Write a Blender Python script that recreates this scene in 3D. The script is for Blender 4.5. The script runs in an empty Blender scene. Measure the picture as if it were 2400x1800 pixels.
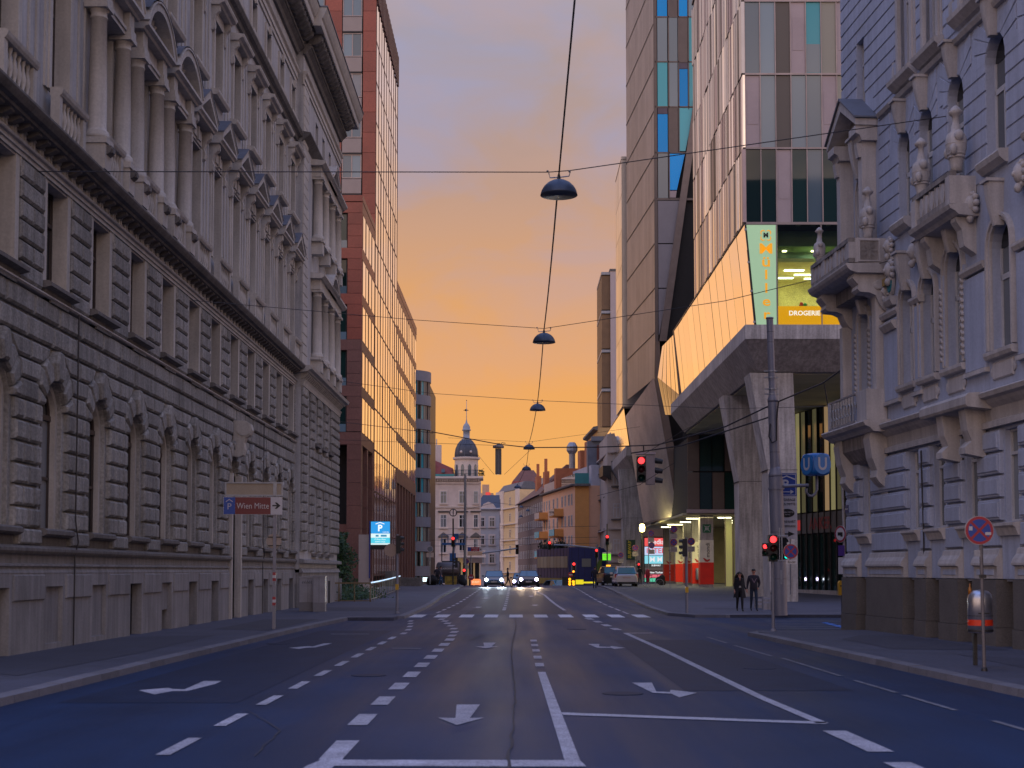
import bpy, bmesh, math, random
from math import sin, cos, pi, radians, atan2, hypot, sqrt, tan
from mathutils import Vector, Matrix
random.seed(7)
S = bpy.context.scene
C = S.collection
# ------------------------------------------------------------------ camera
FPX, TP, EYE = 3333.0, 0.055, 1.85
cam_d = bpy.data.cameras.new('camera')
cam = bpy.data.objects.new('camera', cam_d); C.objects.link(cam)
cam.location = (0, 0, EYE)
cam.rotation_euler = (pi / 2 + math.atan(TP), 0, 0)
cam_d.sensor_width = 36.0; cam_d.sensor_fit = 'HORIZONTAL'
cam_d.lens = 36.0 * FPX / 2400.0
cam_d.shift_x = -10 / 2400.0
cam_d.shift_y = (1337 - FPX * TP - 900) / 2400.0
cam_d.clip_start = 0.1; cam_d.clip_end = 3000
cam_d.dof.use_dof = True; cam_d.dof.focus_distance = 85; cam_d.dof.aperture_fstop = 2.8
S.camera = cam
# ------------------------------------------------------------------ sky
W = bpy.data.worlds.new('World'); S.world = W; W.use_nodes = True
nt = W.node_tree; nt.nodes.clear()
def N(t, **k):
    n = nt.nodes.new(t)
    for a, b in k.items(): setattr(n, a, b)
    return n
def ramp(nt_, stops, src):
    r = nt_.nodes.new('ShaderNodeValToRGB')
    e = r.color_ramp.elements
    while len(e) < len(stops): e.new(0.5)
    for i, (p, c) in enumerate(stops):
        e[i].position = p; e[i].color = (*c, 1)
    nt_.links.new(src, r.inputs[0]); return r
tc = N('ShaderNodeTexCoord'); sep = N('ShaderNodeSeparateXYZ')
nt.links.new(tc.outputs['Generated'], sep.inputs[0])
Z = sep.outputs['Z']
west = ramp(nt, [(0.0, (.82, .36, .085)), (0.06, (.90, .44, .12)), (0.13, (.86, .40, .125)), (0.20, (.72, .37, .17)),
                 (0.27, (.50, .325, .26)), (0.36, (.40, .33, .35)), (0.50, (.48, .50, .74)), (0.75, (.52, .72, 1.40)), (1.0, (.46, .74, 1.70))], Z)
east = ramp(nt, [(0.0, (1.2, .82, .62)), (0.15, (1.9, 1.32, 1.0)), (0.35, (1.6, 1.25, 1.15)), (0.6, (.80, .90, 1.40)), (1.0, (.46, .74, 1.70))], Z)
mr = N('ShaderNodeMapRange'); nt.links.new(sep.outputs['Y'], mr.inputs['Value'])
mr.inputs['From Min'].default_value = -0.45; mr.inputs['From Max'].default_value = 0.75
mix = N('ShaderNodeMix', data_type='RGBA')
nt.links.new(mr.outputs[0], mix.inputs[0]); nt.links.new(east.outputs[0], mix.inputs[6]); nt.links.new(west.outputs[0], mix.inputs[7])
# clouds: soft streaks, flattened towards the horizon
mp = N('ShaderNodeMapping'); mp.inputs['Scale'].default_value = (3.0, 3.0, 5.6); mp.inputs['Location'].default_value = (1.3, 0.4, 0.2)
nt.links.new(tc.outputs['Generated'], mp.inputs[0])
nz = N('ShaderNodeTexNoise'); nz.inputs['Scale'].default_value = 2.6; nz.inputs['Detail'].default_value = 5; nz.inputs['Roughness'].default_value = .52
nz.inputs['Distortion'].default_value = .5
nt.links.new(mp.outputs[0], nz.inputs[0])
cr = ramp(nt, [(0.44, (0, 0, 0)), (0.62, (1, 1, 1))], nz.outputs[0])
hz = N('ShaderNodeMapRange'); nt.links.new(Z, hz.inputs['Value']); hz.inputs['From Min'].default_value = .10; hz.inputs['From Max'].default_value = .30
m1 = N('ShaderNodeMath', operation='MULTIPLY'); nt.links.new(cr.outputs[0], m1.inputs[0]); nt.links.new(hz.outputs[0], m1.inputs[1])
m2 = N('ShaderNodeMath', operation='MULTIPLY'); nt.links.new(m1.outputs[0], m2.inputs[0]); m2.inputs[1].default_value = .52
blue = N('ShaderNodeMix', data_type='RGBA'); nt.links.new(m2.outputs[0], blue.inputs[0]); nt.links.new(mix.outputs[2], blue.inputs[6])
blue.inputs[7].default_value = (.33, .365, .58, 1)
# second, warmer cloud layer
nz2 = N('ShaderNodeTexNoise'); nz2.inputs['Scale'].default_value = 4.3; nz2.inputs['Detail'].default_value = 6; nz2.inputs['Roughness'].default_value = .55
mp2 = N('ShaderNodeMapping'); mp2.inputs['Scale'].default_value = (2.2, 2.2, 5.0); mp2.inputs['Location'].default_value = (4.1, 2.2, 3.0)
nt.links.new(tc.outputs['Generated'], mp2.inputs[0]); nt.links.new(mp2.outputs[0], nz2.inputs[0])
cr2 = ramp(nt, [(0.45, (0, 0, 0)), (0.68, (1, 1, 1))], nz2.outputs[0])
m3 = N('ShaderNodeMath', operation='MULTIPLY'); nt.links.new(cr2.outputs[0], m3.inputs[0]); nt.links.new(hz.outputs[0], m3.inputs[1])
m4 = N('ShaderNodeMath', operation='MULTIPLY'); nt.links.new(m3.outputs[0], m4.inputs[0]); m4.inputs[1].default_value = .32
pink = N('ShaderNodeMix', data_type='RGBA'); nt.links.new(m4.outputs[0], pink.inputs[0]); nt.links.new(blue.outputs[2], pink.inputs[6])
pink.inputs[7].default_value = (.58, .36, .28, 1)
# below the horizon: dim ground tone
lo = N('ShaderNodeMapRange'); nt.links.new(Z, lo.inputs['Value']); lo.inputs['From Min'].default_value = -.04; lo.inputs['From Max'].default_value = 0
fin = N('ShaderNodeMix', data_type='RGBA'); nt.links.new(lo.outputs[0], fin.inputs[0]); fin.inputs[6].default_value = (.05, .05, .07, 1)
nt.links.new(pink.outputs[2], fin.inputs[7])
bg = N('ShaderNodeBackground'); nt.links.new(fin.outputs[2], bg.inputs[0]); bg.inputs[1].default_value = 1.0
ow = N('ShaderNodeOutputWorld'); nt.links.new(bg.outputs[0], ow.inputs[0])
# ------------------------------------------------------------------ sun (already set behind thin cloud down the street)
sd = bpy.data.lights.new('sun', 'SUN'); sd.energy = 0.3; sd.angle = radians(70); sd.color = (1, .62, .34)
sun = bpy.data.objects.new('sun', sd); C.objects.link(sun)
sun.rotation_euler = (radians(-84), 0, radians(-4))
S.view_settings.view_transform = 'Standard'; S.view_settings.look = 'None'
S.view_settings.exposure = 0.0; S.view_settings.gamma = 1.0; S.view_settings.use_curve_mapping = False
S.render.engine = 'CYCLES'
S.cycles.max_bounces = 6; S.cycles.diffuse_bounces = 2; S.cycles.glossy_bounces = 4; S.cycles.transparent_max_bounces = 6

# ------------------------------------------------------------------ geometry helpers
class MB:
    def __init__(s): s.v = []; s.f = []
    def add(s, vs, fs):
        o = len(s.v); s.v += [tuple(a) for a in vs]; s.f += [tuple(i + o for i in q) for q in fs]; return s
    def box(s, x0, x1, y0, y1, z0, z1):
        return s.add([(x0, y0, z0), (x1, y0, z0), (x1, y1, z0), (x0, y1, z0), (x0, y0, z1), (x1, y0, z1), (x1, y1, z1), (x0, y1, z1)],
                     [(0, 3, 2, 1), (4, 5, 6, 7), (0, 1, 5, 4), (1, 2, 6, 5), (2, 3, 7, 6), (3, 0, 4, 7)])
    def loft(s, a, b, caps=True):
        n = len(a)
        s.add(list(a) + list(b), [(i, (i + 1) % n, n + (i + 1) % n, n + i) for i in range(n)] + ([tuple(range(n))[::-1], tuple(range(n, 2 * n))] if caps else []))
        return s
    def px(s, prof, x0, x1): return s.loft([(x0, y, z) for y, z in prof], [(x1, y, z) for y, z in prof])      # (y,z) profile along x
    def py(s, pts, y0, y1): return s.loft([(x, y0, z) for x, z in pts], [(x, y1, z) for x, z in pts])          # (x,z) outline with depth
    def pz(s, pts, z0, z1): return s.loft([(x, y, z0) for x, y in pts], [(x, y, z1) for x, y in pts])
    def quad(s, *p): return s.add(p, [tuple(range(len(p)))])
    def tube(s, pts, r, n=8, r2=None, caps=True):
        pts = [Vector(p) for p in pts]; k = len(pts); rings = []
        for i, p in enumerate(pts):
            d = (pts[min(i + 1, k - 1)] - pts[max(i - 1, 0)]).normalized()
            a = d.orthogonal() if abs(d.z) < .9 else Vector((1, 0, 0)).cross(d).cross(d) * -1
            if abs(d.z) < .9: a = Vector((0, 0, 1)).cross(d)
            a.normalize(); b = d.cross(a)
            rr = r if r2 is None else r + (r2 - r) * i / (k - 1)
            rings.append([p + (a * cos(2 * pi * j / n) + b * sin(2 * pi * j / n)) * rr for j in range(n)])
        o = len(s.v)
        for q in rings: s.v += [tuple(t) for t in q]
        for i in range(k - 1):
            for j in range(n):
                s.f.append((o + i * n + j, o + i * n + (j + 1) % n, o + (i + 1) * n + (j + 1) % n, o + (i + 1) * n + j))
        if caps: s.f.append(tuple(o + j for j in range(n))[::-1]); s.f.append(tuple(o + (k - 1) * n + j for j in range(n)))
        return s
    def lathe(s, prof, n=12, c=(0, 0, 0), a0=0, a1=2 * pi, sx=1, sy=1):
        full = abs(a1 - a0 - 2 * pi) < 1e-6; m = n if full else n + 1; o = len(s.v)
        for r, z in prof:
            for j in range(m):
                a = a0 + (a1 - a0) * j / n
                s.v.append((c[0] + r * cos(a) * sx, c[1] + r * sin(a) * sy, c[2] + z))
        for i in range(len(prof) - 1):
            for j in range(n):
                j2 = (j + 1) % m
                s.f.append((o + i * m + j, o + i * m + j2, o + (i + 1) * m + j2, o + (i + 1) * m + j))
        if full:
            if prof[0][0] > 0: s.f.append(tuple(o + j for j in range(m))[::-1])
            if prof[-1][0] > 0: s.f.append(tuple(o + (len(prof) - 1) * m + j for j in range(m)))
        return s
    def ball(s, c, r, n=8, sz=1.0):
        return s.lathe([(max(r * cos(t), 1e-4), r * sin(t) * sz) for t in [(-pi / 2 + pi * i / n) for i in range(n + 1)]], n + 2, c)
    def disc(s, c, r, d, n=20, th=.02):   # disc facing -y, thickness th
        x, y, z = c
        return s.loft([(x + r * cos(2 * pi * j / n), y, z + r * sin(2 * pi * j / n)) for j in range(n)],
                      [(x + r * cos(2 * pi * j / n), y + th, z + r * sin(2 * pi * j / n)) for j in range(n)])
    def xf(s, M):
        s.v = [tuple(M @ Vector(p)) for p in s.v]; return s
    def mesh(s, name, smooth=False):
        me = bpy.data.meshes.new(name); me.from_pydata(s.v, [], s.f)
        if smooth: me.shade_smooth()
        return me
    def build(s, name, mat, parent=None, smooth=False, loc=None, rz=0, fix=False):
        me = s.mesh(name, smooth)
        if fix:
            b = bmesh.new(); b.from_mesh(me); bmesh.ops.recalc_face_normals(b, faces=b.faces); b.to_mesh(me); b.free()
        if mat: me.materials.append(mat)
        o = bpy.data.objects.new(name, me); C.objects.link(o)
        if parent: o.parent = parent
        if loc: o.location = loc
        if rz: o.rotation_euler = (0, 0, rz)
        return o
def tag(o, label=None, cat=None, group=None, kind=None):
    if label: o['label'] = label
    if cat: o['category'] = cat
    if group: o['group'] = group
    if kind: o['kind'] = kind
    return o
def thing(name, label, cat, loc=(0, 0, 0), rz=0, group=None):
    o = bpy.data.objects.new(name, None); C.objects.link(o); o.location = loc; o.rotation_euler = (0, 0, rz)
    o.empty_display_size = .3
    return tag(o, label, cat, group)
_kids = {}
def copy_tree(o, parent=None):
    c = o.copy(); C.objects.link(c); c.parent = parent
    for ch in list(o.children): copy_tree(ch, c)
    return c
_cache = {}
def inst(key, name, maker, mat, parent, loc, rz=0, smooth=False):
    """object 'name' whose mesh is shared under key"""
    k = (key, mat.name)
    if k not in _cache:
        me = maker().mesh(name, smooth); me.materials.append(mat); _cache[k] = me
    o = bpy.data.objects.new(name, _cache[k]); C.objects.link(o)
    if parent: o.parent = parent
    o.location = loc
    if rz: o.rotation_euler = (0, 0, rz)
    return o
def inset(pts, d):
    n = len(pts); A = sum(pts[i][0] * pts[(i + 1) % n][1] - pts[(i + 1) % n][0] * pts[i][1] for i in range(n))
    sg = 1 if A > 0 else -1; out = []
    for i in range(n):
        p0, p1, p2 = pts[i - 1], pts[i], pts[(i + 1) % n]
        def nrm(a, b):
            dx, dz = b[0] - a[0], b[1] - a[1]; l = hypot(dx, dz) or 1; return (-dz / l * sg, dx / l * sg)
        n1, n2 = nrm(p0, p1), nrm(p1, p2)
        k = 1 + n1[0] * n2[0] + n1[1] * n2[1]; k = max(k, .3)
        out.append((p1[0] + (n1[0] + n2[0]) / k * d, p1[1] + (n1[1] + n2[1]) / k * d))
    return out
def cham(mb, pts, yf, yb, bev):
    """stone with chamfered front edges; outline pts in (x,z), front at yf, back at yb (> yf)"""
    ins = inset(pts, bev); n = len(pts)
    v = [(x, yb, z) for x, z in pts] + [(x, yf + bev, z) for x, z in pts] + [(x, yf, z) for x, z in ins]
    f = [(i, (i + 1) % n, n + (i + 1) % n, n + i) for i in range(n)] + [(n + i, n + (i + 1) % n, 2 * n + (i + 1) % n, 2 * n + i) for i in range(n)] + [tuple(range(2 * n, 3 * n))]
    return mb.add(v, f)
def stone(name, parent, pts, yf, yb, bev, mat):
    ox, oz = pts[0]
    rel = [(round(x - ox, 2), round(z - oz, 2)) for x, z in pts]
    return inst(('st', tuple(rel), round(yf, 3), round(yb, 3), bev), name, lambda: cham(MB(), rel, yf, yb, bev), mat, parent, (ox, 0, oz))
def rect(x0, x1, z0, z1): return [(x0, z0), (x1, z0), (x1, z1), (x0, z1)]
def wall(mb, x0, x1, z0, z1, opens, y0, y1):
    """wall slab with rectangular openings (xa,xb,za,zb), no two overlapping in x"""
    x = x0
    for xa, xb, za, zb in sorted(opens):
        if xa > x: mb.box(x, xa, y0, y1, z0, z1)
        if za > z0: mb.box(xa, xb, y0, y1, z0, za)
        if zb < z1: mb.box(xa, xb, y0, y1, zb, z1)
        x = xb
    if x < x1: mb.box(x, x1, y0, y1, z0, z1)
    return mb
def text(body, parent, loc, size, mat, name='lettering', rz=0, rx=pi / 2, align='CENTER', ext=.004, ry=0, sx=1, off=0, shear=0, font=None):
    cu = bpy.data.curves.new('t', 'FONT'); cu.body = body; cu.size = size; cu.align_x = align; cu.align_y = 'CENTER'; cu.extrude = ext
    cu.offset = off; cu.shear = shear; cu.resolution_u = 3
    to = bpy.data.objects.new('t', cu); C.objects.link(to)
    dg = bpy.context.evaluated_depsgraph_get()
    me = bpy.data.meshes.new_from_object(to.evaluated_get(dg)); bpy.data.objects.remove(to); bpy.data.curves.remove(cu)
    me.materials.clear(); me.materials.append(mat)
    o = bpy.data.objects.new(name, me); C.objects.link(o); o.parent = parent
    o.rotation_euler = (rx, ry, rz); o.location = loc; o.scale = (sx, 1, 1)
    return o
# ------------------------------------------------------------------ measured camera rays -> places
_s, _c = sin(math.atan(TP)), cos(math.atan(TP)); PYC = 1337 - FPX * TP
def ray(px, py):
    v = (PYC - py) / FPX
    return ((px - 1210) / FPX, _c - v * _s, _s + v * _c)
def at_y(Y, px, py=1337):
    d = ray(px, py); t = Y / d[1]; return (d[0] * t, Y, EYE + d[2] * t)
def ground(y):
    if y < 72: return 0.0
    if y < 124:
        t = (y - 72) / 52; return .43 * t * t * (3 - 2 * t)
    if y < 134: return .43
    if y < 175:
        t = (y - 134) / 41; return .43 - 1.8 * t * t * (3 - 2 * t)
    return -1.37
def on_ground(px, py, off=0.0):
    d = ray(px, py); y = 8.0
    while y < 200:
        t = y / d[1]
        if EYE + d[2] * t <= ground(y) + off:
            a, b = y - .25, y
            for _ in range(24):
                m = (a + b) / 2
                if EYE + d[2] * m / d[1] <= ground(m) + off: b = m
                else: a = m
            return (d[0] * b / d[1], b)
        y += .25
    return (d[0] * 124 / d[1], 124)
# ------------------------------------------------------------------ materials
def new_mat(name):
    m = bpy.data.materials.new(name); m.use_nodes = True
    return m, m.node_tree, m.node_tree.nodes['Principled BSDF']
def mat(name, col, rough=.8, metal=0.0, var=.12, scale=1.2, bump=0.0, bscale=14.0, rnd=.08, spec=.5, fine=.06, streak=0.0, bdist=.02, emit=None, es=1.0):
    m, t, b = new_mat(name); L = t.links.new
    b.inputs['Roughness'].default_value = rough; b.inputs['Metallic'].default_value = metal; b.inputs['Specular IOR Level'].default_value = spec
    if emit:
        b.inputs['Base Color'].default_value = (*col, 1)
        b.inputs['Emission Color'].default_value = (*emit, 1); b.inputs['Emission Strength'].default_value = es
        return m
    geo = t.nodes.new('ShaderNodeNewGeometry'); P = geo.outputs['Position']
    n1 = t.nodes.new('ShaderNodeTexNoise'); n1.inputs['Scale'].default_value = scale; n1.inputs['Detail'].default_value = 6; n1.inputs['Roughness'].default_value = .6
    L(P, n1.inputs[0])
    n2 = t.nodes.new('ShaderNodeTexNoise'); n2.inputs['Scale'].default_value = scale * 22; n2.inputs['Detail'].default_value = 3
    L(P, n2.inputs[0])
    oi = t.nodes.new('ShaderNodeObjectInfo')
    def mr_(src, lo, hi, a=0.0, z=1.0):
        q = t.nodes.new('ShaderNodeMapRange'); L(src, q.inputs[0]); q.inputs[1].default_value = a; q.inputs[2].default_value = z
        q.inputs[3].default_value = lo; q.inputs[4].default_value = hi; return q.outputs[0]
    def mul(a, c):
        q = t.nodes.new('ShaderNodeMath'); q.operation = 'MULTIPLY'; L(a, q.inputs[0]); L(c, q.inputs[1]); return q.outputs[0]
    k = mul(mul(mr_(n1.outputs[0], 1 - var * 1.4, 1 + var * 1.4, .25, .75), mr_(n2.outputs[0], 1 - fine * 1.5, 1 + fine * 1.5, .25, .75)), mr_(oi.outputs['Random'], 1 - rnd, 1 + rnd))
    if streak:
        mp_ = t.nodes.new('ShaderNodeMapping'); mp_.inputs['Scale'].default_value = (3.5, 3.5, .25); L(P, mp_.inputs[0])
        n3 = t.nodes.new('ShaderNodeTexNoise'); n3.inputs['Scale'].default_value = 1.6; n3.inputs['Detail'].default_value = 4; L(mp_.outputs[0], n3.inputs[0])
        k = mul(k, mr_(n3.outputs[0], 1 - streak, 1 + streak * .6, .35, .65))
    vm = t.nodes.new('ShaderNodeVectorMath'); vm.operation = 'SCALE'; vm.inputs[0].default_value = col; L(k, vm.inputs['Scale'])
    L(vm.outputs[0], b.inputs['Base Color'])
    if bump:
        nb = t.nodes.new('ShaderNodeTexNoise'); nb.inputs['Scale'].default_value = bscale; nb.inputs['Detail'].default_value = 5; nb.inputs['Roughness'].default_value = .65
        L(P, nb.inputs[0])
        bp = t.nodes.new('ShaderNodeBump'); bp.inputs['Strength'].default_value = bump; bp.inputs['Distance'].default_value = bdist
        L(nb.outputs[0], bp.inputs['Height']); L(bp.outputs[0], b.inputs['Normal'])
    return m
M = {}
M['stone_rough'] = mat('stone_rough', (.268, .256, .238), .9, var=.2, scale=.7, bump=1.0, bscale=20, rnd=.16, fine=.2, streak=.24, bdist=.04)
M['stone_smooth'] = mat('stone_smooth', (.44, .405, .365), .85, var=.1, scale=.8, bump=.25, bscale=30, rnd=.05, fine=.07, streak=.12)
M['stone_wall'] = mat('stone_wall', (.385, .375, .375), .85, var=.12, scale=.6, bump=.15, bscale=30, rnd=.03, fine=.06, streak=.2)
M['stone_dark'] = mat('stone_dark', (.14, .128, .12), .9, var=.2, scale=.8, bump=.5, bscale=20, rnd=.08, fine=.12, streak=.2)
M['plinth'] = mat('plinth', (.235, .225, .225), .88, var=.12, scale=.9, bump=.4, bscale=40, rnd=.06, fine=.08, streak=.2)
M['lead'] = mat('lead', (.10, .11, .14), .55, var=.15, scale=2, rnd=.1)
M['win_frame_dark'] = mat('win_frame_dark', (.05, .035, .03), .5)
M['render_blue'] = mat('render_blue', (.35, .38, .48), .85, var=.09, scale=.7, bump=.12, bscale=30, rnd=.03, fine=.05, streak=.1)
M['render_trim'] = mat('render_trim', (.42, .39, .38), .85, var=.1, scale=1.0, bump=.2, bscale=25, rnd=.05, fine=.06, streak=.14)
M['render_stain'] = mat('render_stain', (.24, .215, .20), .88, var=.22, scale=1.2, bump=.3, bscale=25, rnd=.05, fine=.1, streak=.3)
M['granite'] = mat('granite', (.11, .098, .092), .7, var=.12, scale=1.5, bump=.15, bscale=60, rnd=.06, fine=.18)
M['groove'] = mat('groove', (.05, .045, .05), .95)
M['white_frame'] = mat('white_frame', (.45, .44, .45), .6)
M['dark_hole'] = mat('dark_hole', (.012, .011, .011), .9)
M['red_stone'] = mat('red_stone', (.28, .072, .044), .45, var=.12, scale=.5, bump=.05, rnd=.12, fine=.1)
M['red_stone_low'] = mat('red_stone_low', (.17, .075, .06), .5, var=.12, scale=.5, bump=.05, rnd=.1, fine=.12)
M['red_metal'] = mat('red_metal', (.10, .035, .028), .5, rnd=.05)
M['grey_panel'] = mat('grey_panel', (.32, .27, .25), .5, var=.06, rnd=.05)
M['concrete'] = mat('concrete', (.37, .34, .325), .8, var=.2, scale=.5, bump=.25, bscale=18, rnd=.06, fine=.1, streak=.28)
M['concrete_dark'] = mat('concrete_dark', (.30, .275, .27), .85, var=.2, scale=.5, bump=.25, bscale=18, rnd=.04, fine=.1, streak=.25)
M['steel'] = mat('steel', (.21, .21, .25), .55, metal=.45, var=.1, rnd=.02)
M['galv'] = mat('galv', (.30, .31, .34), .5, metal=.5, var=.15, scale=5, rnd=.03)
M['dark_metal'] = mat('dark_metal', (.03, .028, .03), .5, metal=.3)
M['black'] = mat('black', (.010, .010, .011), .55)
M['wire'] = mat('wire', (.02, .017, .02), .6)
M['mullion'] = mat('mullion', (.30, .25, .24), .45, metal=.6)
M['brown_panel'] = mat('brown_panel', (.12, .095, .085), .45, metal=.3, var=.08, rnd=.06)
M['lamp_blue'] = mat('lamp_blue', (.035, .05, .085), .45, metal=.2, rnd=.05)
M['white_paint'] = mat('white_paint', (.30, .30, .35), .7, var=.24, scale=2.2, fine=.42, rnd=.1)
M['zebra'] = mat('zebra_paint', (.52, .52, .56), .7, var=.2, scale=2.2, fine=.35, rnd=.12)
M['white_faint'] = mat('white_faint', (.12, .125, .155), .8, var=.35, scale=4, fine=.3, rnd=.1)
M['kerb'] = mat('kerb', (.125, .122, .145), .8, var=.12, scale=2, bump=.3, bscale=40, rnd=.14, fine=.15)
def glass(name, base, rough=.03, metal=0.0, ior=1.5, spec=.5, rnd=.0, wob=0.0):
    m, t, b = new_mat(name); L = t.links.new
    b.inputs['Roughness'].default_value = rough; b.inputs['Metallic'].default_value = metal; b.inputs['IOR'].default_value = ior
    b.inputs['Specular IOR Level'].default_value = spec
    oi = t.nodes.new('ShaderNodeObjectInfo'); q = t.nodes.new('ShaderNodeMapRange'); L(oi.outputs['Random'], q.inputs[0])
    q.inputs[3].default_value = 1 - rnd; q.inputs[4].default_value = 1 + rnd
    vm = t.nodes.new('ShaderNodeVectorMath'); vm.operation = 'SCALE'; vm.inputs[0].default_value = base; L(q.outputs[0], vm.inputs['Scale'])
    L(vm.outputs[0], b.inputs['Base Color'])
    if wob:
        geo = t.nodes.new('ShaderNodeNewGeometry'); nb = t.nodes.new('ShaderNodeTexNoise'); nb.inputs['Scale'].default_value = .8; L(geo.outputs['Position'], nb.inputs[0])
        bp = t.nodes.new('ShaderNodeBump'); bp.inputs['Strength'].default_value = wob; bp.inputs['Distance'].default_value = .05
        L(nb.outputs[0], bp.inputs['Height']); L(bp.outputs[0], b.inputs['Normal'])
    return m
M['glass_dark'] = glass('glass_dark', (.012, .014, .017), .05, rnd=.5, wob=.05)
M['glass_curtain'] = glass('glass_curtain', (.17, .18, .19), .08, rnd=.5)
M['glass_coated'] = glass('glass_coated', (.88, .80, .72), .04, metal=1.0, rnd=.09, wob=.14)
M['glass_green'] = glass('glass_green', (.010, .028, .026), .03, rnd=.5, spec=.55)
M['glass_teal'] = glass('glass_teal', (.07, .40, .46), .08, rnd=.2, spec=.4)
M['glass_blue'] = glass('glass_blue', (.0, .32, .78), .06, rnd=.25, spec=.25)
M['glass_grey'] = glass('glass_grey', (.12, .18, .22), .08, rnd=.35, spec=.9)
M['blind'] = glass('blind', (.26, .25, .20), .5, rnd=.2)
M['blind_dark'] = glass('blind_dark', (.10, .085, .07), .5, rnd=.2)
M['sign_grey'] = mat('sign_grey', (.30, .28, .30), .6)
def lit(name, col, s=1.0): return mat(name, (.02, .02, .02), .5, emit=col, es=s)
M['red_lens'] = lit('red_lens', (1, .035, .04), 3.2)
M['red_lens_far'] = lit('red_lens_far', (1, .03, .03), 3)
M['dark_red_lens'] = mat('dark_red_lens', (.05, .005, .005), .3)
M['dark_green_lens'] = mat('dark_green_lens', (.0, .03, .02), .3)
# ================================================================== ground, road, pavements
def road_material():
    m, t, b = new_mat('asphalt'); L = t.links.new
    geo = t.nodes.new('ShaderNodeNewGeometry'); P = geo.outputs['Position']
    n1 = t.nodes.new('ShaderNodeTexNoise'); n1.inputs['Scale'].default_value = .22; n1.inputs['Detail'].default_value = 7; n1.inputs['Roughness'].default_value = .6; L(P, n1.inputs[0])
    mp_ = t.nodes.new('ShaderNodeMapping'); mp_.inputs['Scale'].default_value = (1.1, .06, 1); L(P, mp_.inputs[0])
    n2 = t.nodes.new('ShaderNodeTexNoise'); n2.inputs['Scale'].default_value = 1.0; n2.inputs['Detail'].default_value = 5; L(mp_.outputs[0], n2.inputs[0])
    n3 = t.nodes.new('ShaderNodeTexNoise'); n3.inputs['Scale'].default_value = 55; n3.inputs['Detail'].default_value = 3; L(P, n3.inputs[0])
    def r_(src, lo, hi):
        q = t.nodes.new('ShaderNodeMapRange'); L(src, q.inputs[0]); q.inputs[1].default_value = .3; q.inputs[2].default_value = .7; q.inputs[3].default_value = lo; q.inputs[4].default_value = hi; return q.outputs[0]
    def mul(a, c):
        q = t.nodes.new('ShaderNodeMath'); q.operation = 'MULTIPLY'; L(a, q.inputs[0]); L(c, q.inputs[1]); return q.outputs[0]
    k = mul(mul(r_(n1.outputs[0], .76, 1.24), r_(n2.outputs[0], .78, 1.22)), r_(n3.outputs[0], .60, 1.40))
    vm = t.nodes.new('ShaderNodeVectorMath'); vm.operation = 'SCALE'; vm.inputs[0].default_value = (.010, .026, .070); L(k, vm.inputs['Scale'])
    L(vm.outputs[0], b.inputs['Base Color'])
    L(r_(n2.outputs[0], .50, .68), b.inputs['Roughness']); b.inputs['Specular IOR Level'].default_value = .14
    bp = t.nodes.new('ShaderNodeBump'); bp.inputs['Strength'].default_value = .35; bp.inputs['Distance'].default_value = .01
    L(n3.outputs[0], bp.inputs['Height']); L(bp.outputs[0], b.inputs['Normal'])
    return m
M['asphalt'] = road_material()
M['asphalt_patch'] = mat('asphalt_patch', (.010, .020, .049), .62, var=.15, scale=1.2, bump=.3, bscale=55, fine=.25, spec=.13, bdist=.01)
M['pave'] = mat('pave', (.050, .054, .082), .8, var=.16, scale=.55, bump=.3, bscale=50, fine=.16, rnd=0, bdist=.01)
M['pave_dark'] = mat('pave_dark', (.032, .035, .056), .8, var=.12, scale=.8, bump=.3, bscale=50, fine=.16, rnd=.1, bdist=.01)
ys = [-60, -30, 0, 10, 30, 50, 60, 72] + [72 + 2 * i for i in range(1, 27)] + [130, 134] + [134 + 3 * i for i in range(1, 15)] + [200, 260, 400, 900]
def strip(name, m, fx, dz, kind=None, th=None, ys_=ys, g=None):
    ground = g or globals()['ground']
    """ground-following strip; fx(y) -> x0,x1"""
    mb = MB(); 
    for i, y in enumerate(ys_):
        a, b = fx(y); z = ground(y) + dz
        mb.v += [(a, y, z), (b, y, z)]
        if i: mb.f.append((2 * i - 2, 2 * i - 1, 2 * i + 1, 2 * i))
    if th:
        n = len(mb.v)
        for i, y in enumerate(ys_):
            a, b = fx(y); z = ground(y) + dz - th; mb.v += [(a, y, z), (b, y, z)]
            if i: mb.f += [(2 * i - 2, 2 * i, n + 2 * i, n + 2 * i - 2), (2 * i - 1, n + 2 * i - 1, n + 2 * i + 1, 2 * i + 1)]
        mb.f += [(0, n, n + 1, 1), (n - 2, n - 1, 2 * n - 1, 2 * n - 2)]
    o = mb.build(name, m)
    if kind: tag(o, kind=kind)
    return o
gnd = strip('ground', M['asphalt_patch'], lambda y: (-900, 900), -.06, 'structure')
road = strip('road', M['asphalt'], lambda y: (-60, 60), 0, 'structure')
def lerp_path(pts):
    def f(y):
        if y <= pts[0][1]: return pts[0][0]
        for (xa, ya), (xb, yb) in zip(pts, pts[1:]):
            if y <= yb: return xa + (xb - xa) * (y - ya) / (yb - ya)
        return pts[-1][0]
    return f
kl = [(-7.05, 10), (-7.0, 20), (-6.85, 30), (-6.6, 43), (-6.2, 52.6)]
kl2 = [(-4.25, 54.4), (-4.3, 68), (-4.7, 90), (-4.6, 115), (-4.6, 134), (-4.8, 200)]
kr = [(7.75, 10), (7.45, 19), (7.2, 24), (6.9, 31), (6.62, 38), (6.5, 40.2)]
kr2 = [(13.4, 58.3), (8.2, 55.8), (7.0, 56.0), (6.2, 58.6), (6.25, 66), (6.55, 76), (6.9, 92), (7.1, 112), (7.2, 134), (7.3, 200)]
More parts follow.
